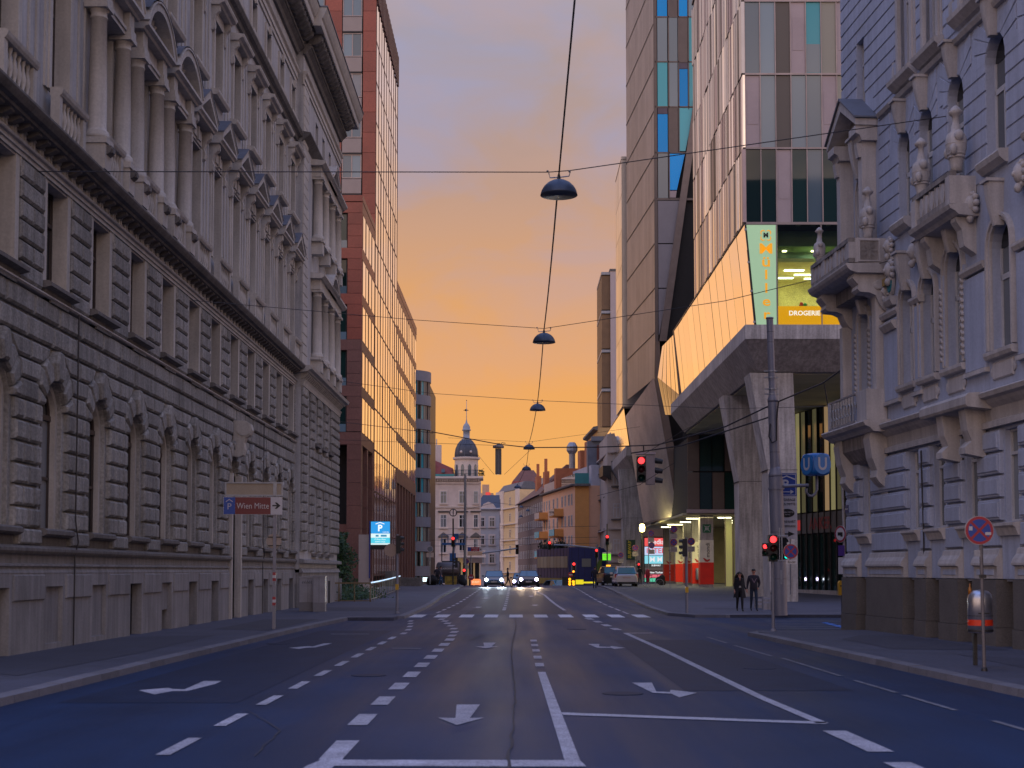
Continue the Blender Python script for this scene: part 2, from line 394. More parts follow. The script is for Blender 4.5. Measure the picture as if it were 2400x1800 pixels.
def yl(a, b, st=3): 
    r = [a]; 
    while r[-1] + st < b: r.append(r[-1] + st)
    return r + [b]
f1, f2, f3, f4 = lerp_path(kl), lerp_path(kl2), lerp_path(kr), lerp_path(kr2[3:])
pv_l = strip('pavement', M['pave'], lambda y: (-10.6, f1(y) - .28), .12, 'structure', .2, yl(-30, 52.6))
pv_l2 = strip('pavement', M['pave'], lambda y: (-30 if y > 82 else -10.6, f2(y) - .26), .12, 'structure', .2, [52.61, 54.4] + yl(56, 81.9, 4) + [82.01] + yl(84, 160, 2))
mbp = MB(); mbp.pz([(40, -30), (40, 42.9), (9.0, 41.6), (7.2, 41.2), (6.85, 40.4), (f3(38) + .28, 38), (f3(31) + .28, 31), (f3(24) + .28, 24), (f3(19) + .28, 19), (7.75 + .28, 10), (8.1, -30)], -.1, .12)
pv_r = tag(mbp.build('pavement', M['pave']), kind='structure')
pv_r2 = strip('pavement', M['pave'], lambda y: ((f4(y) + .26) if y > 58.7 else {55.9: 7.9, 56.4: 7.0}.get(y, 6.46), 60), .12, 'structure', .2, [55.9, 56.4, 58.6, 60] + yl(62, 70, 4) + [72] + yl(74, 165, 2), g=lambda y: .43 if y > 124 else ground(y))
def kerb_line(pts, parent, side, name='kerb_stone', step=1.0, w=.27):
    """individual granite kerb stones along a polyline"""
    rest = 0.0
    for (xa, ya), (xb, yb) in zip(pts, pts[1:]):
        l = hypot(xb - xa, yb - ya); n = max(1, int(round(l / step))); ang = atan2(yb - ya, xb - xa)
        for i in range(n):
            t = (i + .5) / n; x = xa + (xb - xa) * t; y = ya + (yb - ya) * t; ln = l / n
            key = ('kb', round(ln, 2), side)
            sl = (ground(y + .5) - ground(y - .5))
            o = inst(key, name, lambda: MB().add([(-ln / 2 + .008, 0, -.1), (ln / 2 - .008, 0, -.1), (ln / 2 - .008, side * w, -.1), (-ln / 2 + .008, side * w, -.1),
                    (-ln / 2 + .008, side * .02, .115), (ln / 2 - .008, side * .02, .115), (ln / 2 - .008, side * w, .128), (-ln / 2 + .008, side * w, .128)],
                    [(0, 1, 5, 4), (4, 5, 6, 7), (1, 2, 6, 5), (2, 3, 7, 6), (3, 0, 4, 7)]), M['kerb'], parent, (x, y, ground(y) + random.uniform(-.004, .004)), ang)
            if abs(sl) > .001: o.rotation_euler = (0, -math.atan(sl) * (1 if yb > ya else -1), ang)
kerb_line([p for p in kl if p[1] >= 10] , pv_l, 1)
kerb_line([(-6.2, 52.6), (-5.6, 53.7), (-4.25, 54.4)], pv_l2, 1)
kerb_line(kl2[:5], pv_l2, 1, step=1.5)
kerb_line(kr, pv_r, -1)
kerb_line([(6.5, 40.2), (6.95, 41.2), (9.0, 41.65), (14, 41.9)], pv_r, -1)
kerb_line(kr2[:9], pv_r2, 1 if False else -1, step=1.2)
# slabs of newer asphalt in the pavements and road
def patch(name, pts, m, parent, dz, px=True):
    P = [on_ground(x, y) for x, y in pts] if px else pts
    return MB().add([(x, y, ground(y) + dz) for x, y in P], [tuple(range(len(P)))]).build(name, m, parent)
patch('asphalt_patch', [(-10.35, 25.5), (-8.2, 23.5), (-7.9, 30), (-8.0, 38), (-10.35, 37)], M['pave_dark'], pv_l, .126, False)
patch('asphalt_patch', [(-8.9, 42), (-7.1, 41), (-7.0, 50.5), (-8.9, 50.5)], M['pave_dark'], pv_l, .126, False)
patch('asphalt_patch', [(8.9, 22), (10.8, 22), (10.5, 27), (9.1, 29.5)], M['pave_dark'], pv_r, .126, False)
patch('asphalt_patch', [(8.3, 31.5), (10.7, 31), (10.3, 37.5), (9.2, 38.2), (8.2, 36)], M['pave_dark'], pv_r, .126, False)
patch('asphalt_patch', [(-9.0, 62), (-5.2, 61), (-5.2, 66), (-9.0, 67)], M['pave_dark'], pv_l2, .126, False)
patch('asphalt_patch', [(8.5, 64), (12.5, 63.5), (12.6, 65), (8.6, 65.6)], M['pave_dark'], pv_r2, .126, False)
for a in ([(-4.1, 66), (-2.6, 66), (-2.7, 112), (-4.2, 112)], [(-2.2, 60), (2.2, 60), (2.0, 96), (-1.5, 96)], [(2.6, 22), (5.2, 22), (5.0, 38), (2.6, 40)], [(-6.4, 20), (-3.9, 20), (-3.8, 44), (-6.0, 44)]):
    y0, y1 = a[0][1], a[2][1]; n = 12
    mb = MB()
    for i in range(n + 1):
        y = y0 + (y1 - y0) * i / n; t = i / n
        mb.v += [(a[0][0] + (a[3][0] - a[0][0]) * t, y, ground(y) + .004), (a[1][0] + (a[2][0] - a[1][0]) * t, y, ground(y) + .004)]
        if i: mb.f.append((2 * i - 2, 2 * i - 1, 2 * i + 1, 2 * i))
    mb.build('asphalt_patch', M['asphalt_patch'], road)
# ---- painted markings (each its own sheet, children of the road)
WP, WF = M['white_paint'], M['white_faint']
def mark(name, P, m=WP, dz=.009):
    P = list(P)
    return MB().add([(x, y, ground(y) + dz) for x, y in P], [tuple(range(len(P)))]).build(name, m, road)
def dash(name, xa, ya, xb, yb, w, m=WP):
    if ya < 72 and yb < 72: n = 1
    else: n = max(1, int(abs(yb - ya) / 2))
    mb = MB()
    for i in range(n + 1):
        t = i / n; x = xa + (xb - xa) * t; y = ya + (yb - ya) * t
        mb.v += [(x - w / 2, y, ground(y) + .009), (x + w / 2, y, ground(y) + .009)]
        if i: mb.f.append((2 * i - 2, 2 * i - 1, 2 * i + 1, 2 * i))
    return mb.build(name, m, road)
for n in range(-2, 10):
    y = 15.8 + 2.66 * n; x = -3.54 + .006 * (y - 15.8)
    dash('lane_dash', x, y - 1.45, x, y, .15)
for x, y in ((-3.30, 42.4), (-3.36, 45), (-3.5, 47.6), (-3.68, 50.2), (-3.85, 52.6)): dash('lane_dash', x, y - 1.1, x, y, .17)
for n in range(0, 9):
    y = 18.4 + 2.55 * n; x = -1.90 + .006 * (y - 18.4)
    dash('lane_dash', x, y - 1.3, x, y, .24)
for x, y in ((-1.84, 41), (-1.88, 43.4), (-2.0, 45.8), (-2.2, 48.2), (-2.42, 50.4), (-2.62, 52.6), (-2.85, 54.6)): dash('lane_dash', x, y - 1.1, x + .04, y, .22)
mark('stop_line', [(-1.98, 13.55), (.66, 13.5), (.62, 13.95), (-1.9, 13.98)])
mark('box_line', [(-2.05, 12.2), (-1.72, 12.2), (-1.72, 13.55), (-1.98, 13.55)])
mark('box_line', [(-1.93, 13.98), (-1.70, 13.98), (-1.70, 15.55), (-1.95, 15.55)])
mark('lane_line', [(.47, 13.95), (.62, 13.95), (.53, 26), (.39, 26)])
for y in (28.0, 30.4, 33.0, 35.3, 37.6): mark('lane_dash', [(.37, y - .5), (.54, y - .5), (.54, y + .5), (.37, y + .5)])
mark('stop_line', [(.60, 18.3), (3.72, 17.2), (3.78, 17.45), (.58, 18.62)])
lp = [(3.70, 17.3), (3.56, 20.8), (3.50, 25.8), (3.42, 32.8), (3.22, 42)]
for (xa, ya), (xb, yb) in zip(lp, lp[1:]): dash('lane_line', xa, ya, xb, yb, .15)
mark('lane_line', [(3.15, 41.9), (4.0, 42.0), (4.0, 42.25), (3.15, 42.15)])
for (xa, ya, xb, yb) in ((3.16, 44.2, 3.10, 45.7), (3.06, 47.2, 3.0, 48.8), (2.96, 50.6, 2.90, 52.2), (2.83, 53.6, 2.75, 55.2)): dash('lane_dash', xa, ya, xb, yb, .26)
for (xa, ya, xb, yb) in ((5.35, 36.3, 5.29, 39.6), (5.5, 30.8, 5.37, 35.1), (5.67, 25, 5.6, 30.1), (5.74, 21.6, 5.68, 24.0), (5.8, 18.9, 5.74, 21.2), (5.95, 14.5, 5.86, 17.6)): dash('cycle_lane_line', xa, ya, xb, yb, .09, WF)
for y in (16.5, 13.8, 11.4): dash('lane_dash', 3.72 - .01 * (y - 16), y - 1.9, 3.66, y, .27)
def arrow_down(xc, y0, s=1.0):
    mark('direction_arrow', [(xc - .05, y0), (xc + .26 * s, y0 + .85), (xc + .08, y0 + .80), (xc + .16, y0 + 2.6), (xc - .16, y0 + 2.6), (xc - .10, y0 + .80), (xc - .32 * s, y0 + .85)])
arrow_down(-.66, 17.1, 1.0); arrow_down(-.68, 33.9, 1.0)
# bent arrows, measured corner by corner
for pts in ([(325, 1619), (368, 1628), (397, 1616), (432, 1617), (450, 1613), (490, 1597), (521, 1597), (510, 1602), (470, 1611), (437, 1620), (402, 1620), (362, 1629)],):
    mark('direction_arrow', [on_ground(*p) for p in [(325, 1619), (395, 1613), (405, 1616), (432, 1617), (478, 1597), (520, 1597), (505, 1604), (438, 1621), (404, 1621), (362, 1629)]])
mark('direction_arrow', [on_ground(*p) for p in [(677, 1519), (722, 1515), (733, 1516), (757, 1509), (778, 1508), (770, 1511), (740, 1518), (717, 1519), (700, 1522)]])
mark('direction_arrow', [on_ground(*p) for p in [(1481, 1601), (1528, 1601), (1538, 1622), (1570, 1623), (1572, 1618), (1634, 1625), (1592, 1636), (1574, 1627), (1530, 1625)]])
mark('direction_arrow', [on_ground(*p) for p in [(1378, 1510), (1405, 1510), (1404, 1516), (1430, 1517), (1432, 1515), (1466, 1519), (1440, 1522), (1432, 1519), (1400, 1519)]])
mark('old_marking', [on_ground(*p) for p in [(915, 1519), (990, 1520), (985, 1522), (920, 1521)]], WF)
mark('old_marking', [on_ground(*p) for p in [(775, 1486), (865, 1486), (865, 1487), (775, 1487.4)]], WF)
# zebra crossing: measured stripe centres
for k in range(10):
    x = 991.5 + 54.8 * k + .35 * k * k * .3
    a = on_ground(x - 3, 1440); w = .27
    mark('zebra_stripe', [(a[0] - w, 56.1), (a[0] + w, 56.1), (a[0] + w, 59.6), (a[0] - w, 59.6)], M['zebra'])
mark('stop_line', [(-4.0, 60.1), (-.9, 60.1), (-.9, 60.4), (-4.0, 60.4)], WF)
# far carriageway lines
for n in range(16):
    y = 62 + 3.9 * n; x = -3.45 + .012 * (y - 62)
    if y < 122: dash('lane_dash', x, y, x + .03, y + 2.2, .14)
for n in range(14):
    y = 66 + 4.0 * n; dash('lane_dash', -.58 + .004 * n, y, -.57, y + (2.0 if n else 3.5), .16)
lp = [(2.25, 66), (2.1, 80), (1.9, 96), (1.2, 112), (0.4, 123)]
for (xa, ya), (xb, yb) in zip(lp, lp[1:]): dash('lane_line', xa, ya, xb, yb, .15)
for n in range(13):
    y = 60.5 + 4.9 * n
    dash('cycle_lane_line', 4.75 + .012 * n, y, 4.78, y + 3.6, .12, WP)
for y in (70, 88): arrow_down(-1.9, y); arrow_down(1.0, y + 4)
# faint crossing bars in the side street, blue bay
for k in range(7): mark('crossing_bar', [(8.0 + k * .2, 43.4 + k * 1.55), (13.5 + k * .3, 43.6 + k * 1.55), (13.5 + k * .3, 43.95 + k * 1.55), (8.0 + k * .2, 43.75 + k * 1.55)], WF)
mark('blue_bay_marking', [on_ground(*p) for p in [(1925, 1460), (1938, 1459), (1985, 1470), (1980, 1474)]], mat('blue_paint', (.03, .14, .45), .7))
# cracks sealed with bitumen
def crack(pts, w=.03):
    mb = MB(); P = []
    for (xa, ya), (xb, yb) in zip(pts, pts[1:]):
        for i in range(10): P.append((xa + (xb - xa) * i / 10 + random.uniform(-.018, .018), ya + (yb - ya) * i / 10))
    for i, (x, y) in enumerate(P):
        ww = w * random.uniform(.5, 1.2)
        mb.v += [(x - ww / 2, y, ground(y) + .0125), (x + ww / 2, y, ground(y) + .0125)]
        if i: mb.f.append((2 * i - 2, 2 * i - 1, 2 * i + 1, 2 * i))
    return mb.build('road_crack', M['groove'], road)
crack([(-.10, 12), (-.06, 15), (-.02, 20), (-.05, 26), (-.12, 32), (-.06, 40), (.0, 48), (-.05, 54)], .03)
crack([(-2.3, 36), (-1.2, 38), (-.9, 41)], .03); crack([(-3.6, 19), (-2.7, 16.5), (-2.6, 14)], .015)
# manhole covers
for x, y in ((-2.6, 25.2), (1.9, 45), (-6.0, 36), (4.6, 27), (1.6, 21.5)):
    mh = MB().lathe([(.31, 0), (.31, .004), (.30, .006)], 20).build('manhole_cover', M['asphalt_patch'], road, loc=(x, y, .004))
# ================================================================== the long palace on the left
pal = thing('palace', 'long grey stone palace with rusticated arches and columned windows along the left pavement', 'building', (-10.4, 0, 0), pi / 2)
RS, SS, SW, SD, PL, LD = M['stone_rough'], M['stone_smooth'], M['stone_wall'], M['stone_dark'], M['plinth'], M['lead']
def bay(i): return 31.65 + 3.4 * i if i <= 4 else 45.25 + 3.27 * (i - 4)
X0, X1, X2 = 23.0, 66.0, 79.7         # start, risalit start, end
BAYS = list(range(-2, 11))
HW = .73
def win_rect(parent, x, z0, w, h, y, frame, pane, bars=1, trans=.68, fw=.07, name='window'):
    """window = joined frame bars (shared mesh) with panes as sub-parts"""
    def mk():
        m = MB()
        m.box(-w / 2, -w / 2 + fw, -.03, .05, 0, h); m.box(w / 2 - fw, w / 2, -.03, .05, 0, h)
        m.box(-w / 2 + fw, w / 2 - fw, -.03, .05, 0, fw); m.box(-w / 2 + fw, w / 2 - fw, -.03, .05, h - fw, h)
        for b in range(bars):
            xx = -w / 2 + w * (b + 1) / (bars + 1); m.box(xx - fw / 2, xx + fw / 2, -.02, .04, fw, h - fw)
        if trans: m.box(-w / 2 + fw, w / 2 - fw, -.05, .06, h * trans, h * trans + fw * 1.2)
        return m
    f = inst(('wr', w, h, bars, trans, fw), name, mk, frame, parent, (x, y, z0))
    n = bars + 1
    for b in range(n):
        pw = w / n
        inst(('pn', round(pw, 3), h), 'pane', lambda: MB().box(-pw / 2 + .002, pw / 2 - .002, .012, .025, .02, h - .02), pane if not isinstance(pane, list) else random.choice(pane), f, (-w / 2 + pw * (b + .5), 0, 0))
    return f
# ---- core body behind the facade skin
MB().box(X0, X2 - .02, .62, 20, -0.2, 27.2).build('masonry_core', M['dark_hole'], pal)
# ---- ground floor: wall skin with arched openings
ZS, ZP = 5.33, 6.75          # springing, top of arcade zone
def arch_pts(cx, r, n=12): return [(cx + r * cos(pi * k / n), ZS + r * sin(pi * k / n)) for k in range(n + 1)]
def arch_skin(mb, x0, x1, cx, hw, zt, y0, y1):
    pts = arch_pts(cx, hw)
    for k in range(len(pts) - 1):
        a, b = pts[k], pts[k + 1]
        def outer(p):
            dx, dz = p[0] - cx, p[1] - ZS
            t = min((x1 - cx) / dx if dx > 1e-4 else 1e9, (x0 - cx) / dx if dx < -1e-4 else 1e9, (zt - ZS) / dz if dz > 1e-4 else 1e9)
            return (cx + dx * t, ZS + dz * t)
        A, B = outer(a), outer(b)
        mb.add([(a[0], y0, a[1]), (b[0], y0, b[1]), (B[0], y0, B[1]), (A[0], y0, A[1]), (a[0], y1, a[1]), (b[0], y1, b[1])], [(0, 1, 2, 3), (0, 4, 5, 1)])
        if abs(A[0] - B[0]) > 1e-3 and abs(A[1] - B[1]) > 1e-3:
            cxn = x1 if A[0] > cx + .1 and A[0] >= x1 - 1e-3 else (x0 if B[0] <= x0 + 1e-3 else x1)
            mb.add([(A[0], y0, A[1]), (B[0], y0, B[1]), (cxn, y0, zt)], [(0, 1, 2)])
skin = MB()
def bounds(i):
    l = (bay(i - 1) + bay(i)) / 2 if i > -2 else X0
    r = (bay(i) + bay(i + 1)) / 2 if i < 10 else X1
    return l, r
for i in BAYS:
    l, r = bounds(i); c = bay(i)
    zb = -.1 if i == 6 else 2.62
    skin.box(l, c - HW, 0, .6, zb, ZS); skin.box(c + HW, r, 0, .6, zb, ZS)
    arch_skin(skin, l, r, c, HW, ZP, 0, .6)
skin.box(X0, X1, 0, .6, ZP, 8.1)
skin.build('ground_floor_wall', RS, pal)
# reveal bead round every arch (moulded architrave)
def arch_ring(r0, r1, y0, y1, n=14):
    m = MB()
    for k in range(n):
        a0, a1 = pi * k / n, pi * (k + 1) / n
        q = [(r0 * cos(a0), r0 * sin(a0)), (r1 * cos(a0), r1 * sin(a0)), (r1 * cos(a1), r1 * sin(a1)), (r0 * cos(a1), r0 * sin(a1))]
        m.py(q, y0, y1)
    return m
def surround():
    m = arch_ring(.60, HW + .005, .10, .44)
    m.box(-HW - .004, -.60, .10, .44, 2.72 - ZS, 0); m.box(.60, HW + .004, .10, .44, 2.72 - ZS, 0)
    return m
def arch_window():
    m = MB()
    for x in (-.60, .54): m.box(x, x + .06, .22, .32, 2.72 - ZS, 0)
    m.box(-.03, .03, .22, .32, 2.72 - ZS, .60); m.box(-.6, .6, .20, .33, -.10, .02); m.box(-.6, .6, .22, .32, 2.72 - ZS, 2.80 - ZS); m.box(-.6, .6, .22, .32, -1.45, -1.38)
    arch = arch_ring(.53, .60, .22, .32); m.add(arch.v, arch.f); return m
for i in BAYS:
    c = bay(i)
    inst('surround', 'window_surround', surround, SS, pal, (c, 0, ZS))
    if i == 6: continue
    w = inst('archwin', 'arched_window', arch_window, M['win_frame_dark'], pal, (c, 0, ZS))
    for sx in (-.3, .3):
        inst('archpane', 'pane', lambda: MB().box(-.295, .295, .26, .28, 2.75 - ZS, -.10), M['glass_curtain'] if (i * 7 + (sx > 0)) % 5 == 1 else M['glass_dark'], w, (sx, 0, 0))
    inst('archfan', 'pane', lambda: MB().py([(0, .0)] + [(.59 * cos(pi * k / 12), .02 + .58 * sin(pi * k / 12)) for k in range(13)], .26, .28), M['glass_dark'], w, (0, 0, 0))
    # sill on brackets
    inst('gsill', 'window_sill', lambda: MB().px([(-.28, .02), (-.28, .10), (-.22, .14), (.1, .14), (.1, 0), (-.12, 0), (-.20, -.03)], -.98, .98).box(-.88, .88, -.10, .1, -.26, 0), SD, pal, (c, 0, 2.62))
# ---- rusticated stones
PR = .13   # proud
course = .452
for i in [-3] + BAYS:
    l = (bay(i) + HW + .16) if i > -3 else X0 + .05
    r = (bay(i + 1) - HW - .16) if i < 10 else X1 - .02
    for k in range(6):
        z0 = 2.74 + course * k
        g = .025
        if r - l > 1.3 and k % 2 == 0:
            m = (l + r) / 2; parts = [(l, m - .012), (m + .012, r)]
        elif r - l > 1.3:
            parts = [(l, l + .46), (l + .484, r - .484), (r - .46, r)]
        else: parts = [(l, r)]
        for a, b in parts:
            stone('stone_block', pal, rect(round(a, 2), round(b, 2), z0 + g, z0 + course - g), -PR, .02, .05, RS)
def ray_pt(c, ang, z=None, R=None):
    if R is None: R = (z - ZS) / sin(radians(ang))
    return (c + R * cos(radians(ang)), ZS + R * sin(radians(ang)))
zr = [5.452, 5.885, 6.315, 6.735]
for i in BAYS:
    c = bay(i); ri = HW + .02; g = .8
    K = [ray_pt(c, 76, R=ri), ray_pt(c, 76, z=6.45), (c + .13, 6.73), (c - .13, 6.73), ray_pt(c, 104, z=6.45), ray_pt(c, 104, R=ri), (c, ZS + ri)]
    stone('keystone', pal, K, -.24, .02, .05, RS)
    for sgn in (1, -1):
        def mir(p): return (c + (p[0] - c) * sgn, p[1])
        v1 = [ray_pt(c, 49, R=ri), ray_pt(c, 47, z=zr[2] - .02), (c + .62, 6.50), ray_pt(c, 74, z=6.40), ray_pt(c, 74, R=ri)]
        v2 = [ray_pt(c, 24, R=ri), (c + 1.10, zr[1] - .03), (c + 1.02, 6.16), ray_pt(c, 45, z=zr[2] - .05), ray_pt(c, 46, R=ri)]
        v3 = [(c + ri, ZS + .13), (c + 1.16, ZS + .13), (c + 1.16, zr[1] - .10), ray_pt(c, 21.5, R=1.13), ray_pt(c, 21.5, R=ri)]
        for v in (v1, v2, v3): stone('voussoir', pal, [mir(p) for p in v], -PR - .02, .02, .05, RS)
    # spandrel stones to the right of the arch
    if i < 10:
        n = bay(i + 1)
        stone('spandrel_stone', pal, [(c + 1.19, ZS + .13), (n - 1.19, ZS + .13), (n - 1.19, zr[1] - .02), (c + 1.19, zr[1] - .02)], -PR, .02, .05, RS)
        stone('spandrel_stone', pal, [(c + 1.14, zr[1] + .03), (n - 1.14, zr[1] + .03), (n - 1.0, zr[2] - .02), (c + 1.0, zr[2] - .02)], -PR, .02, .05, RS)
        a, b = c + .88, n - .88
        m = (a + b) / 2
        stone('spandrel_stone', pal, [(a + .05, zr[2] + .03), (m - .02, zr[2] + .03), (m - .02, zr[3]), (c + .42, zr[3]), (c + .66, 6.5)], -PR, .02, .05, RS)
        stone('spandrel_stone', pal, [(m + .02, zr[2] + .03), (b - .05, zr[2] + .03), (n - .66, 6.5), (n - .42, zr[3]), (m + .02, zr[3])], -PR, .02, .05, RS)
# horizontal courses over the arches
for k, (za, zb) in enumerate(((6.78, 7.26), (7.30, 7.78))):
    x = X0 + (.4 if k else 0)
    while x < X1 - .3:
        e = min(x + 1.66, X1 - .02)
        stone('course_stone', pal, rect(round(x + .02, 2), round(e - .02, 2), za + .02, zb - .02), -PR, .02, .05, RS); x += 1.68
MB().px([(.02, 7.80), (-.16, 7.80), (-.20, 7.83), (-.20, 7.86), (-.12, 7.89), (.02, 7.89)], X0, X1).build('string_moulding', SS, pal)
# ---- mezzanine
mz = MB(); opens = [(bay(i) - .75, bay(i) + .75, 8.13, 10.49) for i in BAYS]
wall(mz, X0, X1, 8.1, 10.5, opens, 0, .6); mz.build('mezzanine_wall', SS, pal)
for i in BAYS:
    c = bay(i)
    inst('msur', 'window_surround', lambda: MB().box(-.93, -.70, -.07, .5, 0, 2.33).box(.70, .93, -.07, .5, 0, 2.33).box(-.70, .70, -.05, .2, 2.28, 2.34).box(-.97, -.93, -.09, .0, 2.12, 2.33).box(.93, .97, -.09, 0, 2.12, 2.33), SS, pal, (c, 0, 8.14))
    win_rect(pal, c, 8.14, 1.39, 2.3, .30, M['win_frame_dark'], M['glass_dark'], trans=.66)
    inst('msill', 'window_sill', lambda: MB().px([(-.30, .04), (-.30, .12), (-.24, .16), (.4, .16), (.4, 0), (-.14, 0), (-.24, .03)], -1.02, 1.02).box(-.9, .9, -.12, .02, -.2, 0).box(-.62, .62, -.17, -.12, -.26, -.19), SD, pal, (c, 0, 8.0))
for i in [-3] + BAYS:
    l = (bay(i) + .97) if i > -3 else X0 + .05; r = (bay(i + 1) - .97) if i < 10 else X1 - .02
    zz = 7.92; hs = [.40, .43, .43, .43, .43, .42]
    for k, h in enumerate(hs):
        a, b = (l + .08, r - .08) if k == 0 else (l, r)
        if b - a > .8 and k % 2:
            m_ = (a + b) / 2; sp = [(a, m_ - .01), (m_ + .01, b)]
        else: sp = [(a, b)]
        for p, q in sp: stone('mezzanine_stone', pal, rect(round(p, 2), round(q, 2), zz + .02, zz + h - .02), -PR, .02, .05, RS)
        zz += h
# ---- belt entablature
MB().px([(.02, 10.47), (-.10, 10.47), (-.10, 10.56), (-.14, 10.57), (-.14, 10.66), (-.20, 10.68), (-.22, 10.72), (-.18, 10.76), (.02, 10.76)], X0, X1).build('architrave', SS, pal)
MB().box(X0, X1, 0, .6, 10.76, 11.30).build('frieze', SW, pal)
x = X0 + .3
while x < X1 - .3:
    inst('fp', 'frieze_panel', lambda: MB().box(-.14, -.03, -.05, .02, 0, .26).box(.03, .14, -.05, .02, 0, .26).box(-.18, .18, -.07, .02, .26, .30), SS, pal, (x, 0, 10.78))
    inst('fb', 'cornice_bracket', lambda: MB().px([(.0, 0), (-.12, .0), (-.30, .08), (-.30, .16), (0, .16)], -.11, .11), SD, pal, (x + .28, 0, 10.98)); x += .56
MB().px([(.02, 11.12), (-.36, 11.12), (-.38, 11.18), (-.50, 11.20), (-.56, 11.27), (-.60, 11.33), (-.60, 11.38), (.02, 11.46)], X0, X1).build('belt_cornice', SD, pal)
# ---- piano nobile and the floor above: one smooth wall
hi = MB()
wall(hi, X0, X1, 11.3, 17.6, [(bay(i) - .67, bay(i) + .67, 12.49, 15.63) for i in BAYS], 0, .6)
wall(hi, X0, X1, 17.6, 22.3, [(bay(i) - .65, bay(i) + .65, 18.24, 20.78) for i in BAYS], 0, .6)
wall(hi, X0, X1, 22.3, 25.0, [(bay(i) - .55, bay(i) + .55, 22.98, 24.35) for i in BAYS], 0, .6)
hi.box(X0, X1, 0, .6, 25.0, 28.0)
hi.build('upper_wall', SW, pal)
def baluster(): return MB().lathe([(.055, 0), (.055, .05), (.03, .08), (.065, .24), (.07, .32), (.035, .5), (.03, .56), (.05, .62), (.055, .7)], 8)
def column(h, r=.22, n=16):
    return MB().lathe([(r * 1.35, 0), (r * 1.35, .10), (r * 1.28, .12), (r * 1.3, .17), (r * 1.1, .22), (r, .26), (r, h * .35), (r * .87, h - .34), (r * .98, h - .33), (r * .98, h - .30), (r * .88, h - .28), (r * .9, h - .18), (r * 1.15, h - .12)], n)
def capital(h, r=.22): return MB().box(-r * 1.28, r * 1.28, -r * 1.28, r * 1.28, h - .12, h)
def console(w, h, d): # scroll bracket, origin at top back
    pr = [(.0, 0), (-d, 0), (-d * 1.02, -h * .12), (-d * .9, -h * .26), (-d * .55, -h * .38), (-d * .35, -h * .6), (-d * .5, -h * .78), (-d * .42, -h * .95), (-d * .2, -h), (0, -h)]
    return MB().px(pr, -w / 2, w / 2).box(-w * .2, w * .2, -d * 1.06, -d * .3, -h * .25, -h * .03)
def tri_ped(hw, h, d):
    m = MB(); t = .15
    m.px([(.02, 0), (-d * .8, 0), (-d * .85, .06), (-d, .10), (-d, .18), (.02, .22)], -hw, hw)
    m.py([(-hw * .86, .2), (hw * .86, .2), (0, h - .12)], -d * .45, .02)
    for s in (-1, 1):
        a = [(s * hw, .16), (s * hw, .30), (0, h + .04), (0, h - .16)]
        m.py(a, -d, .02)
        m.py([(s * hw * 1.02, .30), (s * hw * 1.02, .34), (0, h + .09), (0, h + .05)], -d * 1.05, .02)
    return m
def seg_ped(hw, h, d, n=10):
    m = MB()
    m.px([(.02, 0), (-d * .8, 0), (-d * .85, .06), (-d, .10), (-d, .18), (.02, .22)], -hw, hw)
    R = (hw * hw + (h - .2) ** 2) / (2 * (h - .2)); cz = h - R; a0 = math.asin(hw / R)
    for k in range(n):
        p, q = -a0 + 2 * a0 * k / n, -a0 + 2 * a0 * (k + 1) / n
        for r0, r1, dd in ((R - .20, R, d), (R, R + .05, d * 1.05), (0.0, R - .2, d * .4)):
            if r0 == 0: pts = [(R - .2) * sin(p), cz + (R - .2) * cos(p)], [(R - .2) * sin(q), cz + (R - .2) * cos(q)], [0, .2]
            else: pts = [(r0 * sin(p), cz + r0 * cos(p)), (r1 * sin(p), cz + r1 * cos(p)), (r1 * sin(q), cz + r1 * cos(q)), (r0 * sin(q), cz + r0 * cos(q))]
            m.py([tuple(t) for t in pts], -dd, .02)
    return m
def shell(r):
    m = MB()
    for k in range(9):
        a = radians(10 + 20 * k); b = a + radians(9); c_ = a - radians(9)
        m.add([(0, -.02, 0), (r * cos(c_), -.02, r * sin(c_)), (r * 1.06 * cos(a), -.12, r * 1.06 * sin(a)), (r * cos(b), -.02, r * sin(b))], [(0, 1, 2), (0, 2, 3)])
    return m
def balustrade(parent, c, w, z, y, n, off=0):
    """rail with its own balusters"""
    b = inst(('bal', w), 'balustrade', lambda: MB().px([(.10, .84), (-.14, .84), (-.18, .90), (-.20, .98), (-.16, 1.02), (.10, 1.02)], -w / 2, w / 2).box(-w / 2, -w / 2 + .2, -.12, .08, 0, .84).box(w / 2 - .2, w / 2, -.12, .08, 0, .84).box(-w / 2, w / 2, -.13, .09, -.02, .14), SS, parent, (c, y, z))
    for k in range(n):
        xx = -w / 2 + .2 + (w - .4) * (k + .5) / n
        inst('baluster', 'baluster', baluster, SS, b, (xx, -.03, .14), smooth=True)
    return b
UF = [M['glass_dark'], M['glass_dark'], M['glass_curtain']]
